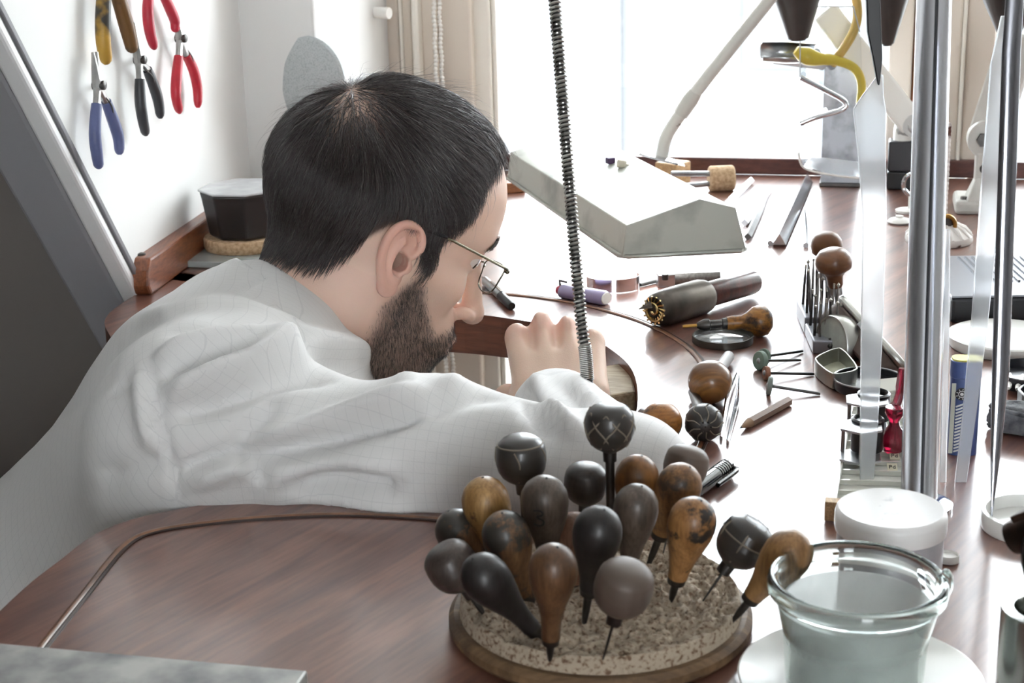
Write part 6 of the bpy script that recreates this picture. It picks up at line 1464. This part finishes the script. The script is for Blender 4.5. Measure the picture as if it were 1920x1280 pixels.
mA, q = strip('', [(1652, 140, 10, dA + 0.06), (1638, 178, 40, dA + 0.057), (1631, 205, 62, dA + 0.055), (1636, 300, 52, dA + 0.05), (1640, 400, 46, dA + 0.045), (1636, 600, 42, dA + 0.03), (1630, 800, 34, dA + 0.012), (1626, 905, 26, dA)], '', '', milky)
sA = empty('plastic_spatula', q, label='long milky plastic spatula with a black grip left of the pipe', cat='spatula'); child(mA, 'blade', milky, sA, smooth=True, bevel=0.0008)
mA, _ = strip('', [(1636, -60, 26, dA + 0.065), (1640, 60, 26, dA + 0.062), (1646, 110, 18, dA + 0.06), (1648, 160, 4, dA + 0.058)], '', '', BLACKP, th=0.004); child(mA, 'grip', BLACKP, sA, bevel=0.0008)
dB = P(1800, 905).y
mA, q = strip('', [(1895, 30, 34, dB + 0.07), (1880, 120, 44, dB + 0.06), (1860, 350, 40, dB + 0.045), (1838, 600, 32, dB + 0.025), (1818, 780, 26, dB + 0.01), (1802, 905, 22, dB)], '', '', milky)
solo(mA, 'plastic_strip', milky, q, 'clear bent plastic strip in front of the blue tin', 'plastic strip', bevel=0.0006)
dC = P(1858, 972, BZ + 0.004).y
mA, q = strip('', [(1905, -40, 36, dC + 0.07), (1896, 100, 38, dC + 0.06), (1886, 400, 36, dC + 0.04), (1876, 700, 34, dC + 0.02), (1866, 860, 18, dC + 0.008), (1859, 972, 3, dC)], '', '', CHROME, th=0.003)
pk = [D(x, y, d) for x, y, d in ((1905, -40, dC + 0.07), (1896, 100, dC + 0.06), (1886, 400, dC + 0.04), (1876, 700, dC + 0.02), (1866, 860, dC + 0.008), (1859, 972, dC))]; mA = MB(); mA.tube(pk, [mpx(w_ / 2, p_) for w_, p_ in zip((34, 36, 35, 33, 18, 3), pk)], 18)
for i_, v_ in enumerate(mA.v): c_ = pk[i_ // 18]; mA.v[i_] = (v_[0], c_.y + (v_[1] - c_.y) * 0.35, v_[2])
mA = mA
solo(mA, 'palette_knife', M_('satin_blade', 'a5a6ae', 0.14, 1.0), q, 'long polished steel palette knife with its point in the white dish', 'palette knife')
dD = P(1770, 905).y
mA, q = strip('', [(1778, 430, 9, dD + 0.025), (1775, 600, 12, dD + 0.015), (1769, 905, 12, dD)], '', '', milky)
solo(mA, 'acrylic_rod', milky, q, 'thin clear acrylic rod just right of the chrome pipe', 'rod', bevel=0.0006)

# ---- blue and yellow tin
tb = P(1802, 848); tw_ = mpx(54, tb); th_ = D(1802, 672, tb.y).z - BZ
tin = empty('blue_tin', tb, label='narrow blue tin with a yellow lid and a round black emblem', cat='tin')
Mt = Matrix.Translation(tb) @ Matrix.Rotation(R(-8), 4, 'Z')
def rrect(w_, d_, r_, n=5):
    o_ = []
    for (cx, cy, a0) in ((w_ / 2 - r_, d_ / 2 - r_, 0), (-w_ / 2 + r_, d_ / 2 - r_, 90), (-w_ / 2 + r_, -d_ / 2 + r_, 180), (w_ / 2 - r_, -d_ / 2 + r_, 270)):
        for i in range(n): a = R(a0 + 90 * i / (n - 1)); o_.append((cx + r_ * math.cos(a), cy + r_ * math.sin(a)))
    return o_
td_ = tw_ * 0.7
mb = MB(); mb.prism(rrect(tw_, td_, 0.005), 0.0003, th_ - 0.012, M=Mt); child(mb, 'body', M_('blue_tinplate', '44578a', 0.3, 0.2, coat=0.3), tin, angle=30)
mb = MB(); mb.prism(rrect(tw_ * 1.04, td_ * 1.04, 0.0053), th_ - 0.012, th_ - 0.0005, M=Mt); child(mb, 'lid', M_('blue_lid', '4a5d92', 0.3, 0.2, coat=0.3), tin, angle=30, bevel=0.0005)
mb = MB(); mb.prism(rrect(tw_ * 0.98, td_ * 0.98, 0.005), th_ - 0.0006, th_ + 0.0006, M=Mt); child(mb, 'yellow_top', M_('yellow_tinplate', 'd5d06a', 0.4), tin, angle=30)
mb = MB(); mb.box(tw_ * 0.14, 0.0004, th_ * 0.74, (-tw_ * 0.42, -td_ / 2 - 0.0001, th_ * 0.40), M=Mt); child(mb, 'pale_band', M_('pale_print', 'cfd3c6', 0.4), tin, smooth=False)
for i in range(15):
    mb = MB(); mb.box(tw_ * 0.26, 0.0005, 0.0010, (-tw_ * 0.20, -td_ / 2 - 0.0003, 0.004 + 0.0022 * i), (0, R(-22), 0), M=Mt); child(mb, 'printed_stroke', M_('white_print', 'e0e2e2', 0.4), tin, smooth=False)
mb = MB(); mb.lathe([(0, 0), (0.0042, 0), (0.0042, 0.0004), (0, 0.0004)], 28, Mt @ Matrix.Translation((-0.0028, -td_ / 2 - 0.0002, th_ * 0.66)) @ Matrix.Rotation(R(90), 4, 'X')); em = child(mb, 'emblem', M_('emblem_black', '15161c', 0.4), tin)
Me_ = Mt @ Matrix.Translation((-0.0028, -td_ / 2 - 0.0006, th_ * 0.66)) @ Matrix.Rotation(R(90), 4, 'X')
mb = MB(); mb.lathe([(0.0019, 0), (0.0023, 0), (0.0023, 0.0003), (0.0019, 0.0003), (0.0019, 0)], 24, Me_); sub(mb, 'emblem_ring', MATS['white_print'], tin, em)
for k in range(9):
    a = R(40 * k); mb = MB(); mb.box(0.0009, 0.0004, 0.0004, (math.cos(a) * 0.0032, math.sin(a) * 0.0032, 0.0002), (0, 0, a), M=Me_); sub(mb, 'emblem_mark', MATS['white_print'], tin, em, smooth=False)
mb = MB(); mb.lathe([(0, 0), (0.0011, 0), (0.0011, 0.0003), (0, 0.0003)], 14, Me_); sub(mb, 'emblem_centre', MATS['white_print'], tin, em)

# ---- ribbed black apparatus, white plate, black tray, stone
hb_c = P(1782, 606); hx_ = Vector((1, -0.03, 0)).normalized(); Mh_ = frame(hb_c, hx_); hh2 = D(1782, 560, hb_c.y).z - BZ; hd = P(1800, 482, BZ + hh2).y - hb_c.y
app = empty('ribbed_box', hb_c, label='black apparatus with a ribbed grey top behind the white plate', cat='apparatus')
mb = MB(); mb.box(0.20, hd, hh2, (0.10, hd / 2, hh2 / 2), M=Mh_); child(mb, 'body', M_('black_enamel_box', '1e2024', 0.4), app, smooth=False, bevel=0.003)
mb = MB(); mb.box(0.20, hd * 0.99, 0.002, (0.10, hd / 2, hh2 + 0.001), M=Mh_); child(mb, 'top_plate', M_('grey_top', '8f9299', 0.3, 0.4), app, smooth=False, bevel=0.0006)
ribm = M_('rib_dark', '4c4f57', 0.4, 0.3)
rib = None
for i in range(26):
    x_ = 0.036 + i * 0.0062
    if rib is None:
        mb = MB(); mb.box(0.0022, hd * 0.62, 0.0016, M=None); ob = mb.build('rib', ribm, app, smooth=False); rib = ob
    else:
        ob = rib.copy(); COL.objects.link(ob); ob.parent = app
    ob.matrix_local = Matrix.Translation(-app.location) @ Mh_ @ Matrix.Translation((x_, hd * 0.62, hh2 + 0.0026))
wp = P(1884, 648); wr = mpx(106, wp); mb = MB(); mb.lathe([(0, 0.0004), (wr * 0.95, 0.0004), (wr, 0.004), (wr, 0.009), (wr * 0.96, 0.010), (wr * 0.93, 0.0085), (0, 0.0085)], 60, Matrix.Translation(wp))
solo(mb, 'round_plate', M_('white_plate', 'dededa', 0.35, coat=0.2), wp, 'round white plate behind the blue tin', 'plate', angle=50)
bt = P(1935, 718); br_ = mpx(72, bt); mb = MB(); mb.lathe([(0, 0.0004), (br_ * 0.95, 0.0004), (br_, 0.003), (br_, 0.010), (br_ * 0.97, 0.0105), (br_ * 0.94, 0.004), (0, 0.003)], 48, Matrix.Translation(bt))
solo(mb, 'black_tray', M_('black_lacquer', '24252a', 0.3), bt, 'round black tray with two white sticks at the right edge', 'tray', angle=40)
for i, (x0, y0, x1, y1) in enumerate(((1891, 728, 1894, 700), (1907, 730, 1918, 702))):
    a, b = P(x0, y0, BZ + 0.0055), P(x1, y1, BZ + 0.0055); mb = MB(); mb.tube([a, a.lerp(b, 0.15), a.lerp(b, 0.8), b], [0.0012, 0.0022, 0.0022, 0.0008], 10)
    solo(mb, 'white_stick', WHITEP, a, ['short white stick lying left in the black tray', 'short white stick lying right in the black tray'][i], 'stick', 'sticks in the black tray')
# stone
me = bpy.data.meshes.new('pumice_stone'); bm = bmesh.new(); bmesh.ops.create_icosphere(bm, subdivisions=4, radius=1)
so = P(1912, 826); 
for v in bm.verts:
    c = v.co; q = Vector((math.copysign(abs(c.x) ** 0.45, c.x), math.copysign(abs(c.y) ** 0.5, c.y), math.copysign(abs(c.z) ** 0.5, c.z))); nn_ = 1 + 0.06 * math.sin(7 * c.x + 3 * c.y) + 0.05 * math.sin(11 * c.y + 5 * c.z) + 0.03 * random.uniform(-1, 1)
    v.co = Vector((q.x * 0.028, q.y * 0.013, q.z * 0.0095)) * nn_
bmesh.ops.rotate(bm, verts=bm.verts, cent=(0, 0, 0), matrix=Matrix.Rotation(R(-38), 3, 'Z')); bmesh.ops.translate(bm, verts=bm.verts, vec=so + Vector((0.010, 0.012, 0.0098))); bm.to_mesh(me); bm.free()
o = link('pumice_stone', me, M_('rough_stone', '77787a', 0.95, col2='4b4c50', nscale=120, bump=0.6, bscale=260), None, angle=25); rebase(o, so); tag(o, 'rough grey abrasive stone at the right edge of the bench', 'stone')
# tray corner at the right margin
q = P(1905, 760); mb = MB(); poly = rounded([P(1903, 756), P(1960, 800), P(2010, 770), P(1950, 735)], 0.25); e = empty('small_black_tray', q, label='small black tray with pale rim cut off by the right edge', cat='tray')
mb.prism([(v.x, v.y) for v in poly], BZ + 0.0005, BZ + 0.002); child(mb, 'base', BLACKP, e, smooth=False)
for i in range(len(poly)):
    a, b = poly[i], poly[(i + 1) % len(poly)]; d = b - a; mb = MB(); mb.box(d.length + 0.001, 0.0016, 0.010, M=frame((a + b) / 2 + Vector((0, 0, 0.0055)), d)); child(mb, 'side', BLACKP, e, smooth=False)
mb = MB(); mb.tube([v + Vector((0, 0, 0.0108)) for v in poly], 0.0009, 6, closed=True); child(mb, 'rim', M_('pale_rim', 'b5b6ba', 0.4), e)
# white dish and the torch in its steel holder
dc = P(1932, 990); dr = mpx(92, dc); mb = MB(); mb.lathe([(0, 0.0004), (dr * 0.98, 0.0004), (dr, 0.002), (dr, 0.010), (dr * 0.985, 0.0108), (dr * 0.90, 0.0108), (dr * 0.885, 0.003), (0, 0.0025)], 56, Matrix.Translation(dc))
solo(mb, 'white_dish', M_('white_porcelain', 'e3e3df', 0.15, coat=0.5), dc, 'shallow white dish at the right edge under the steel blade', 'dish', angle=40)
hc_ = P(1965, 1325); hd_ = hc_.y; htop = D(1962, 1140, hd_); hr_ = mpx(82, htop); hz = htop.z - BZ
hold = empty('steel_holder', hc_, label='thick-walled steel cylinder at the lower right edge', cat='holder')
mb = MB(); mb.lathe([(0, 0.0004), (hr_, 0.0004), (hr_, hz - 0.001), (hr_ * 0.985, hz), (hr_ * 0.72, hz), (hr_ * 0.70, hz - 0.001), (hr_ * 0.70, 0.004), (0, 0.004)], 56, Matrix.Translation((htop.x, hd_, BZ))); child(mb, 'cylinder', M_('turned_steel', 'b5b6b2', 0.22, 1.0), hold, angle=40)
tor = empty('torch_nozzle', (htop.x, hd_, BZ + 0.005), label='sooty copper-brown torch nozzle standing in the steel cylinder', cat='torch')
sooty = M_('sooty_copper', '3c2a22', 0.35, 0.8, col2='141210', nscale=40)
n0_ = D(1900, 1008, hd_ + 0.03); n1_ = D(1960, 985, hd_ + 0.02)
mb = MB(); mb.tube(spline([Vector((htop.x, hd_, BZ + 0.006)), Vector((htop.x, hd_, BZ + hz)), D(1945, 1040, hd_ + 0.015), n1_], 6), 0.0075, 14); child(mb, 'stem', sooty, tor)
ax_n = n0_ - n1_; Ln = ax_n.length
mb = MB(); mb.lathe([(0, 0), (0.007, 0), (0.008, Ln * 0.3), (0.0085, Ln * 0.8), (0.0080, Ln), (0.0055, Ln), (0.005, Ln * 0.7), (0, Ln * 0.7)], 24, zframe(n1_, ax_n)); child(mb, 'nozzle', sooty, tor)
for k in range(3):
    mb = MB(); q = n1_ + ax_n * (0.25 + 0.25 * k) + Vector((0, 0, 0.0085)); mb.box(0.007, 0.009, 0.006, M=frame(q, ax_n)); child(mb, 'fin', sooty, tor, bevel=0.0008)

# ================================================================== upper right: lamps and holders by the window
# galvanised plate stand
gp0 = P(1538, 348); gw = mpx(72, gp0); Mgp = frame(gp0, UX); ghh = D(1540, 118, gp0.y).z - BZ
gst = empty('galvanised_stand', gp0, label='stained galvanised sheet-metal stand behind the clear cup', cat='stand')
mb = MB(); mb.prism([(0, 0), (gw, 0), (gw, ghh * 0.72), (gw * 0.75, ghh * 0.99), (gw * 0.5, ghh * 1.02), (0, ghh)], -0.012, 0.0, M=Mgp @ Matrix.Rotation(R(90), 4, 'X')); child(mb, 'sheet', M_('galvanised', 'c3c6cd', 0.5, 0.3, col2='8d9098', nscale=45, lo=0.32, hi=0.55, detail=9), gst, smooth=False, bevel=0.001)
mb = MB(); mb.box(gw * 1.05, 0.05, 0.004, (gw * 0.5, 0.02, 0.0022), M=Mgp); child(mb, 'foot', DSTEEL, gst, smooth=False, bevel=0.0005)
mb = MB(); a = D(1450, 108, gp0.y - 0.03); b = D(1545, 120, gp0.y - 0.02); mb.tube([a, b], 0.010, 4, flat=(0.7, 1.3)); child(mb, 'tray_arm', M_('dull_zinc', '9b9b9d', 0.4, 0.7), gst, smooth=False)
sp = empty('metal_scoop', D(1470, 95, gp0.y - 0.05), label='short shiny metal scoop jutting left above the window sill', cat='scoop')
a = D(1428, 97, gp0.y - 0.05); b = D(1530, 100, gp0.y - 0.05); vs = []; nn = 14
for i in range(nn + 1):
    aa = R(200 + 260 * i / nn)
    for (pt, rr_) in ((a, 0.0125), (a.lerp(b, 0.45), 0.0135), (b, 0.012)): vs.append(pt + Vector((0, math.cos(aa) * rr_, math.sin(aa) * rr_ * 0.9)))
mb = MB(); mb.add(vs, [(3 * i + k, 3 * i + k + 1, 3 * i + 4 + k, 3 * i + 3 + k) for i in range(nn) for k in (0, 1)]); o = child(mb, 'trough', STEEL, sp); md = o.modifiers.new('thickness', 'SOLIDIFY'); md.thickness = 0.0012
mb = MB(); mb.tube([b, D(1560, 122, gp0.y - 0.01)], 0.006, 10); child(mb, 'neck', STEEL, sp)
# dark steel shades
shade_m = M_('gunmetal_shade', '4d4b4a', 0.4, 0.6, noise=0.2, nscale=30)
def shade(x0, x1, y0, xb0, xb1, yb, depth, label):
    a = D((x0 + x1) / 2, y0, depth); b = D((xb0 + xb1) / 2, yb, depth); ra = mpx((x1 - x0) / 2, a); rb = mpx((xb1 - xb0) / 2, b); e = empty('cone_lamp', b, label=label, cat='lamp', group='dark shades at the top right'); Mx = zframe(b, a - b); L = (a - b).length
    mb = MB(); mb.lathe([(rb, 0), (ra, L), (ra * 0.97, L), (rb * 0.9, 0.001), (rb, 0)], 28, Mx); child(mb, 'cone', shade_m, e, angle=40)
    mb = MB(); mb.lathe([(0, -0.002), (rb * 0.7, -0.002), (rb * 0.95, 0.003), (0, 0.003)], 18, Mx); child(mb, 'socket', DSTEEL, e)
    mb = MB(); mb.tube([b.lerp(a, 0.1), a, a + Vector((0, 0, 0.05)), Vector((a.x, a.y, CEIL - 0.002))], 0.003, 8); child(mb, 'rod', DSTEEL, e)
shade(1446, 1540, -8, 1476, 1516, 72, gp0.y - 0.12, 'dark conical shade above the metal scoop')
shade(1622, 1706, -8, 1652, 1676, 82, gp0.y - 0.10, 'dark conical shade between scoop and chrome pipe')
shade(1832, 1960, -30, 1872, 1912, 66, 1.35, 'dark conical shade in the top right corner')
# latex hoses
latex = M_('yellow_latex', 'c9a95a', 0.45, sss=0.1, noise=0.1, nscale=40)
dz2 = gp0.y - 0.075
mb = MB(); mb.tube(spline([D(1492, 94, dz2), D(1506, 102, dz2), D(1530, 110, dz2), D(1570, 114, dz2), D(1602, 128, dz2), D(1615, 155, dz2), D(1613, 195, dz2)], 5), [0.004 + 0.006 * math.exp(-((i - 7) / 5) ** 2) + (0.001 if i > 12 else 0) for i in range(31)], 12)
solo(mb, 'latex_hose', M_('bright_latex', 'cbb23a', 0.4, noise=0.15, nscale=30), D(1492, 94, dz2), 'yellow latex hose bulging inside the clear cup', 'hose')
mb = MB(); mb.tube(spline([D(1598, -40, dz2), D(1608, 20, dz2), D(1602, 55, dz2), D(1584, 88, dz2), D(1560, 120, dz2 + 0.01)], 6), 0.0052, 12)
solo(mb, 'latex_hose', latex, D(1598, -40, dz2), 'pale tan rubber hose hanging from the top of the photo', 'hose')
# clear plastic cup with a bent lip
cup = empty('clear_cup', D(1556, 320, dz2 + 0.02), label='clear plastic dispenser cup hanging before the galvanised stand', cat='cup')
front = [(1500, 145), (1545, 168), (1583, 190), (1580, 205), (1530, 220), (1500, 232), (1497, 285), (1508, 315), (1560, 328), (1612, 334), (1618, 300), (1612, 60), (1600, 12), (1512, 12), (1500, 60)]
vs = [D(x, y, dz2 - 0.02) for x, y in front]; vb = [p + Vector((0.012, 0.05, 0)) for p in vs]; n = len(vs)
mb = MB(); mb.add(vs + vb, [(k, (k + 1) % n, n + (k + 1) % n, n + k) for k in range(n)]); child(mb, 'wall', clear_m, cup, angle=50)
mb = MB(); mb.add(vs, [tuple(range(n))]); child(mb, 'front_face', clear_m, cup, smooth=False)
mb = MB(); mb.tube(spline(vs[:6], 5), 0.0030, 10); child(mb, 'lip', CHROME, cup)
mb = MB(); mb.tube(spline(vs[6:10], 5), 0.0012, 8); child(mb, 'bottom_edge', WHITEP, cup)
cb4 = [D(x, y, dz2 - 0.018) for x, y in ((1508, 312), (1522, 294), (1608, 304), (1612, 331), (1560, 326))]; mb = MB(); mb.add(cb4 + [p + Vector((0, 0.004, 0)) for p in cb4], [tuple(range(5)), tuple(range(9, 4, -1))] + [(k, (k + 1) % 5, 5 + (k + 1) % 5, 5 + k) for k in range(5)]); child(mb, 'floor_plate', milky, cup, smooth=False)
for (i0, i1) in ((13, 14), (14, 15), (12, 13), (11, 12)):
    mb = MB(); mb.tube([vs[i0 % n], vs[i1 % n]], 0.0007, 6); child(mb, 'edge', STEEL, cup)
# white articulated arm and its black base
ab0 = P(1688, 352); aw = mpx(50, ab0); wa = empty('arm_lamp', ab0, label='white flat-armed lamp on a black base left of the chrome pipe', cat='lamp'); Mab = frame(ab0, UX); abh = D(1688, 262, ab0.y).z - BZ
mb = MB(); mb.box(aw, aw * 0.9, abh * 0.62, (0, 0, abh * 0.69), M=Mab); child(mb, 'base_block', M_('black_base', '26272c', 0.4), wa, smooth=False, bevel=0.002)
mb = MB(); mb.box(aw * 1.02, aw * 0.92, abh * 0.37, (0, 0, abh * 0.19), M=Mab); child(mb, 'base_foot', M_('black_base2', '1d1e22', 0.5), wa, smooth=False, bevel=0.002)
mb = MB(); mb.lathe([(0, abh), (aw * 0.34, abh), (aw * 0.34, abh * 1.2), (aw * 0.30, abh * 1.34), (0, abh * 1.34)], 24, Matrix.Translation(ab0)); child(mb, 'swivel', WHITEP, wa)
a = D(1712, 235, ab0.y - 0.01); b = D(1545, 20, ab0.y - 0.02); d = b - a; mb = MB(); mb.box(d.length, 0.008, 0.030, (d.length / 2, 0, 0), M=frame(a, d, (0, 0, 1))); child(mb, 'arm', WHITEP, wa, smooth=False, bevel=0.003)
a2 = D(1690, 245, ab0.y); mb = MB(); mb.tube([a, a2], 0.010, 14); mb.lathe([(0, -0.006), (0.013, -0.006), (0.013, 0.006), (0, 0.006)], 20, zframe(a, Vector((0, -1, 0)))); child(mb, 'joint', M_('joint_grey', 'b7b7b5', 0.4, 0.5), wa)
# cast lamp foot to the right
lf = P(1842, 396); fx_ = frame(lf, UX); lft = empty('bolted_lamp', lf, label='pale cast lamp foot with screw socket and bolted arm at the right', cat='lamp'); castm = M_('pale_cast', 'c9c7c1', 0.55, noise=0.12, nscale=60); kf = mpx(1, lf)
mb = MB(); mb.box(104 * kf, 0.06, 26 * kf, (0, 0.01, 13 * kf), M=fx_); child(mb, 'plate', castm, lft, smooth=False, bevel=0.004)
mb = MB(); mb.lathe([(0, 24 * kf), (46 * kf, 24 * kf), (26 * kf, 62 * kf), (22 * kf, 70 * kf), (0, 70 * kf)], 4, fx_ @ Matrix.Rotation(R(45), 4, 'Z')); child(mb, 'pedestal', castm, lft, smooth=False, bevel=0.002)
mb = MB(); mb.box(34 * kf, 34 * kf, 56 * kf, (-2 * kf, 0, 86 * kf), M=fx_); child(mb, 'socket', castm, lft, smooth=False, bevel=0.0025)
sq = fx_ @ Vector((-2 * kf, -17.5 * kf, 84 * kf)); mb = MB(); mb.lathe([(0, 0), (9 * kf, 0), (9 * kf, 3 * kf), (6 * kf, 4 * kf), (0, 3 * kf)], 20, zframe(sq, -VX)); child(mb, 'set_screw', DSTEEL, lft)
for s in (-1, 1): mb = MB(); mb.lathe([(0, 26 * kf), (6 * kf, 26 * kf), (6 * kf, 31 * kf), (0, 31 * kf)], 6, fx_ @ Matrix.Translation((36 * s * kf, -0.01, 0))); child(mb, 'foot_bolt', DSTEEL, lft)
j0 = fx_ @ Vector((0, 0, 124 * kf)); mb = MB(); mb.tube([fx_ @ Vector((0, 0, 108 * kf)), j0], 0.007, 12); child(mb, 'pin', DSTEEL, lft)
mb = MB(); mb.lathe([(0, -0.009), (0.020, -0.009), (0.021, -0.006), (0.021, 0.006), (0.020, 0.009), (0, 0.009)], 28, zframe(j0 + Vector((0, 0, 0.008)), -VX)); child(mb, 'knuckle', castm, lft)
mb = MB(); mb.lathe([(0, 0), (0.0075, 0), (0.0075, 0.006), (0, 0.006)], 6, zframe(j0 + Vector((-0.004, 0, 0.008)) - VX * 0.009, -VX)); child(mb, 'bolt', DSTEEL, lft)
a = j0 + Vector((0, 0, 0.01)); b = D(1915, 60, lf.y - 0.02); d = b - a; mb = MB(); mb.box(d.length, 0.014, 0.040, (d.length / 2, 0, 0), M=frame(a, d, (0, 0, 1))); child(mb, 'arm', castm, lft, smooth=False, bevel=0.003)
# chrome ring hook and little white screw base
rq = P(1700, 398); hk = empty('ring_hook', rq, label='white ring hook stand half behind the chrome pipe', cat='hook')
ptsr = [D(1711 + 17 * math.cos(a), 346 + 20 * math.sin(a), rq.y) for a in np.linspace(0, 2 * math.pi, 20, endpoint=False)]
mb = MB(); mb.tube(ptsr, 0.0024, 8, closed=True); child(mb, 'ring', CHROME, hk)
mb = MB(); mb.tube([D(1707, 366, rq.y), D(1706, 400, rq.y), rq + Vector((0.003, 0, 0))], 0.0022, 8); child(mb, 'stem', WHITEP, hk)
mb = MB(); mb.lathe([(0, 0.0004), (0.012, 0.0004), (0.012, 0.003), (0.008, 0.0045), (0, 0.0045)], 20, Matrix.Translation(rq)); child(mb, 'foot', WHITEP, hk)
q = P(1686, 418); mb = MB(); mb.lathe([(0, 0.0004), (0.011, 0.0004), (0.0125, 0.002), (0.010, 0.0045), (0.004, 0.006), (0.004, 0.008), (0, 0.008)], 24, Matrix.Translation(q))
solo(mb, 'switch_cap', WHITEP, q, 'small white switch cap lying left of the flaking foot', 'cap')
# flaking white ornamental foot with beaded stem
of = P(1760, 452); orr = mpx(62, of); orn = empty('flaking_foot', of, label='flaking white ornamental foot with a brass ring behind the chrome pipe', cat='ornamental foot')
flake = M_('flaking_paint', 'e4dfda', 0.6, col2='5b3325', nscale=60, lo=0.36, hi=0.42, bump=0.2, bscale=90, detail=7)
prof = [(0, 0.0004), (orr * 0.98, 0.0004), (orr, 0.003), (orr * 0.98, 0.007), (orr * 0.8, 0.012), (orr * 0.55, 0.018), (orr * 0.3, 0.021), (orr * 0.12, 0.024), (0, 0.024)]
mb = MB(); mb.lathe(prof, 40, Matrix.Translation(of)); child(mb, 'foot', flake, orn)
for k in range(18):
    a = 2 * math.pi * k / 18; mb = MB(); mb.tube([of + Vector((math.cos(a) * orr * 0.35, math.sin(a) * orr * 0.35, 0.0205)), of + Vector((math.cos(a) * orr * 0.75, math.sin(a) * orr * 0.75, 0.0135)), of + Vector((math.cos(a) * orr * 0.97, math.sin(a) * orr * 0.97, 0.007))], [0.0012, 0.0026, 0.0014], 8); child(mb, 'leaf_ridge', flake, orn)
rq2 = D(1776, 421, of.y - orr * 0.5); ptsr = [D(1776 + 15 * math.cos(a), 421 + 16 * math.sin(a), rq2.y) for a in np.linspace(0, 2 * math.pi, 20, endpoint=False)]
mb = MB(); mb.tube(ptsr, 0.0022, 8, closed=True); child(mb, 'brass_ring', brass_m, orn)
mb = MB(); mb.lathe([(0, 0), (0.0068, 0), (0, 0.001)], 18, zframe(rq2 + Vector((0, 0.002, 0)), Vector((0, -1, 0.2)))); child(mb, 'ring_core', M_('dark_core', '3a2d28', 0.4), orn)
a, b = of + Vector((0.004, 0, 0.022)), D(1779, 232, of.y)
mb = MB(); mb.tube([a, b], 0.0022, 8); st = child(mb, 'stem', flake, orn)
for i in range(20): mb = MB(); mb.sphere(0.0031, tuple(a.lerp(b, (i + 0.5) / 20)), 8, 6, (1, 1, 1.3)); sub(mb, 'bead', flake, orn, st)
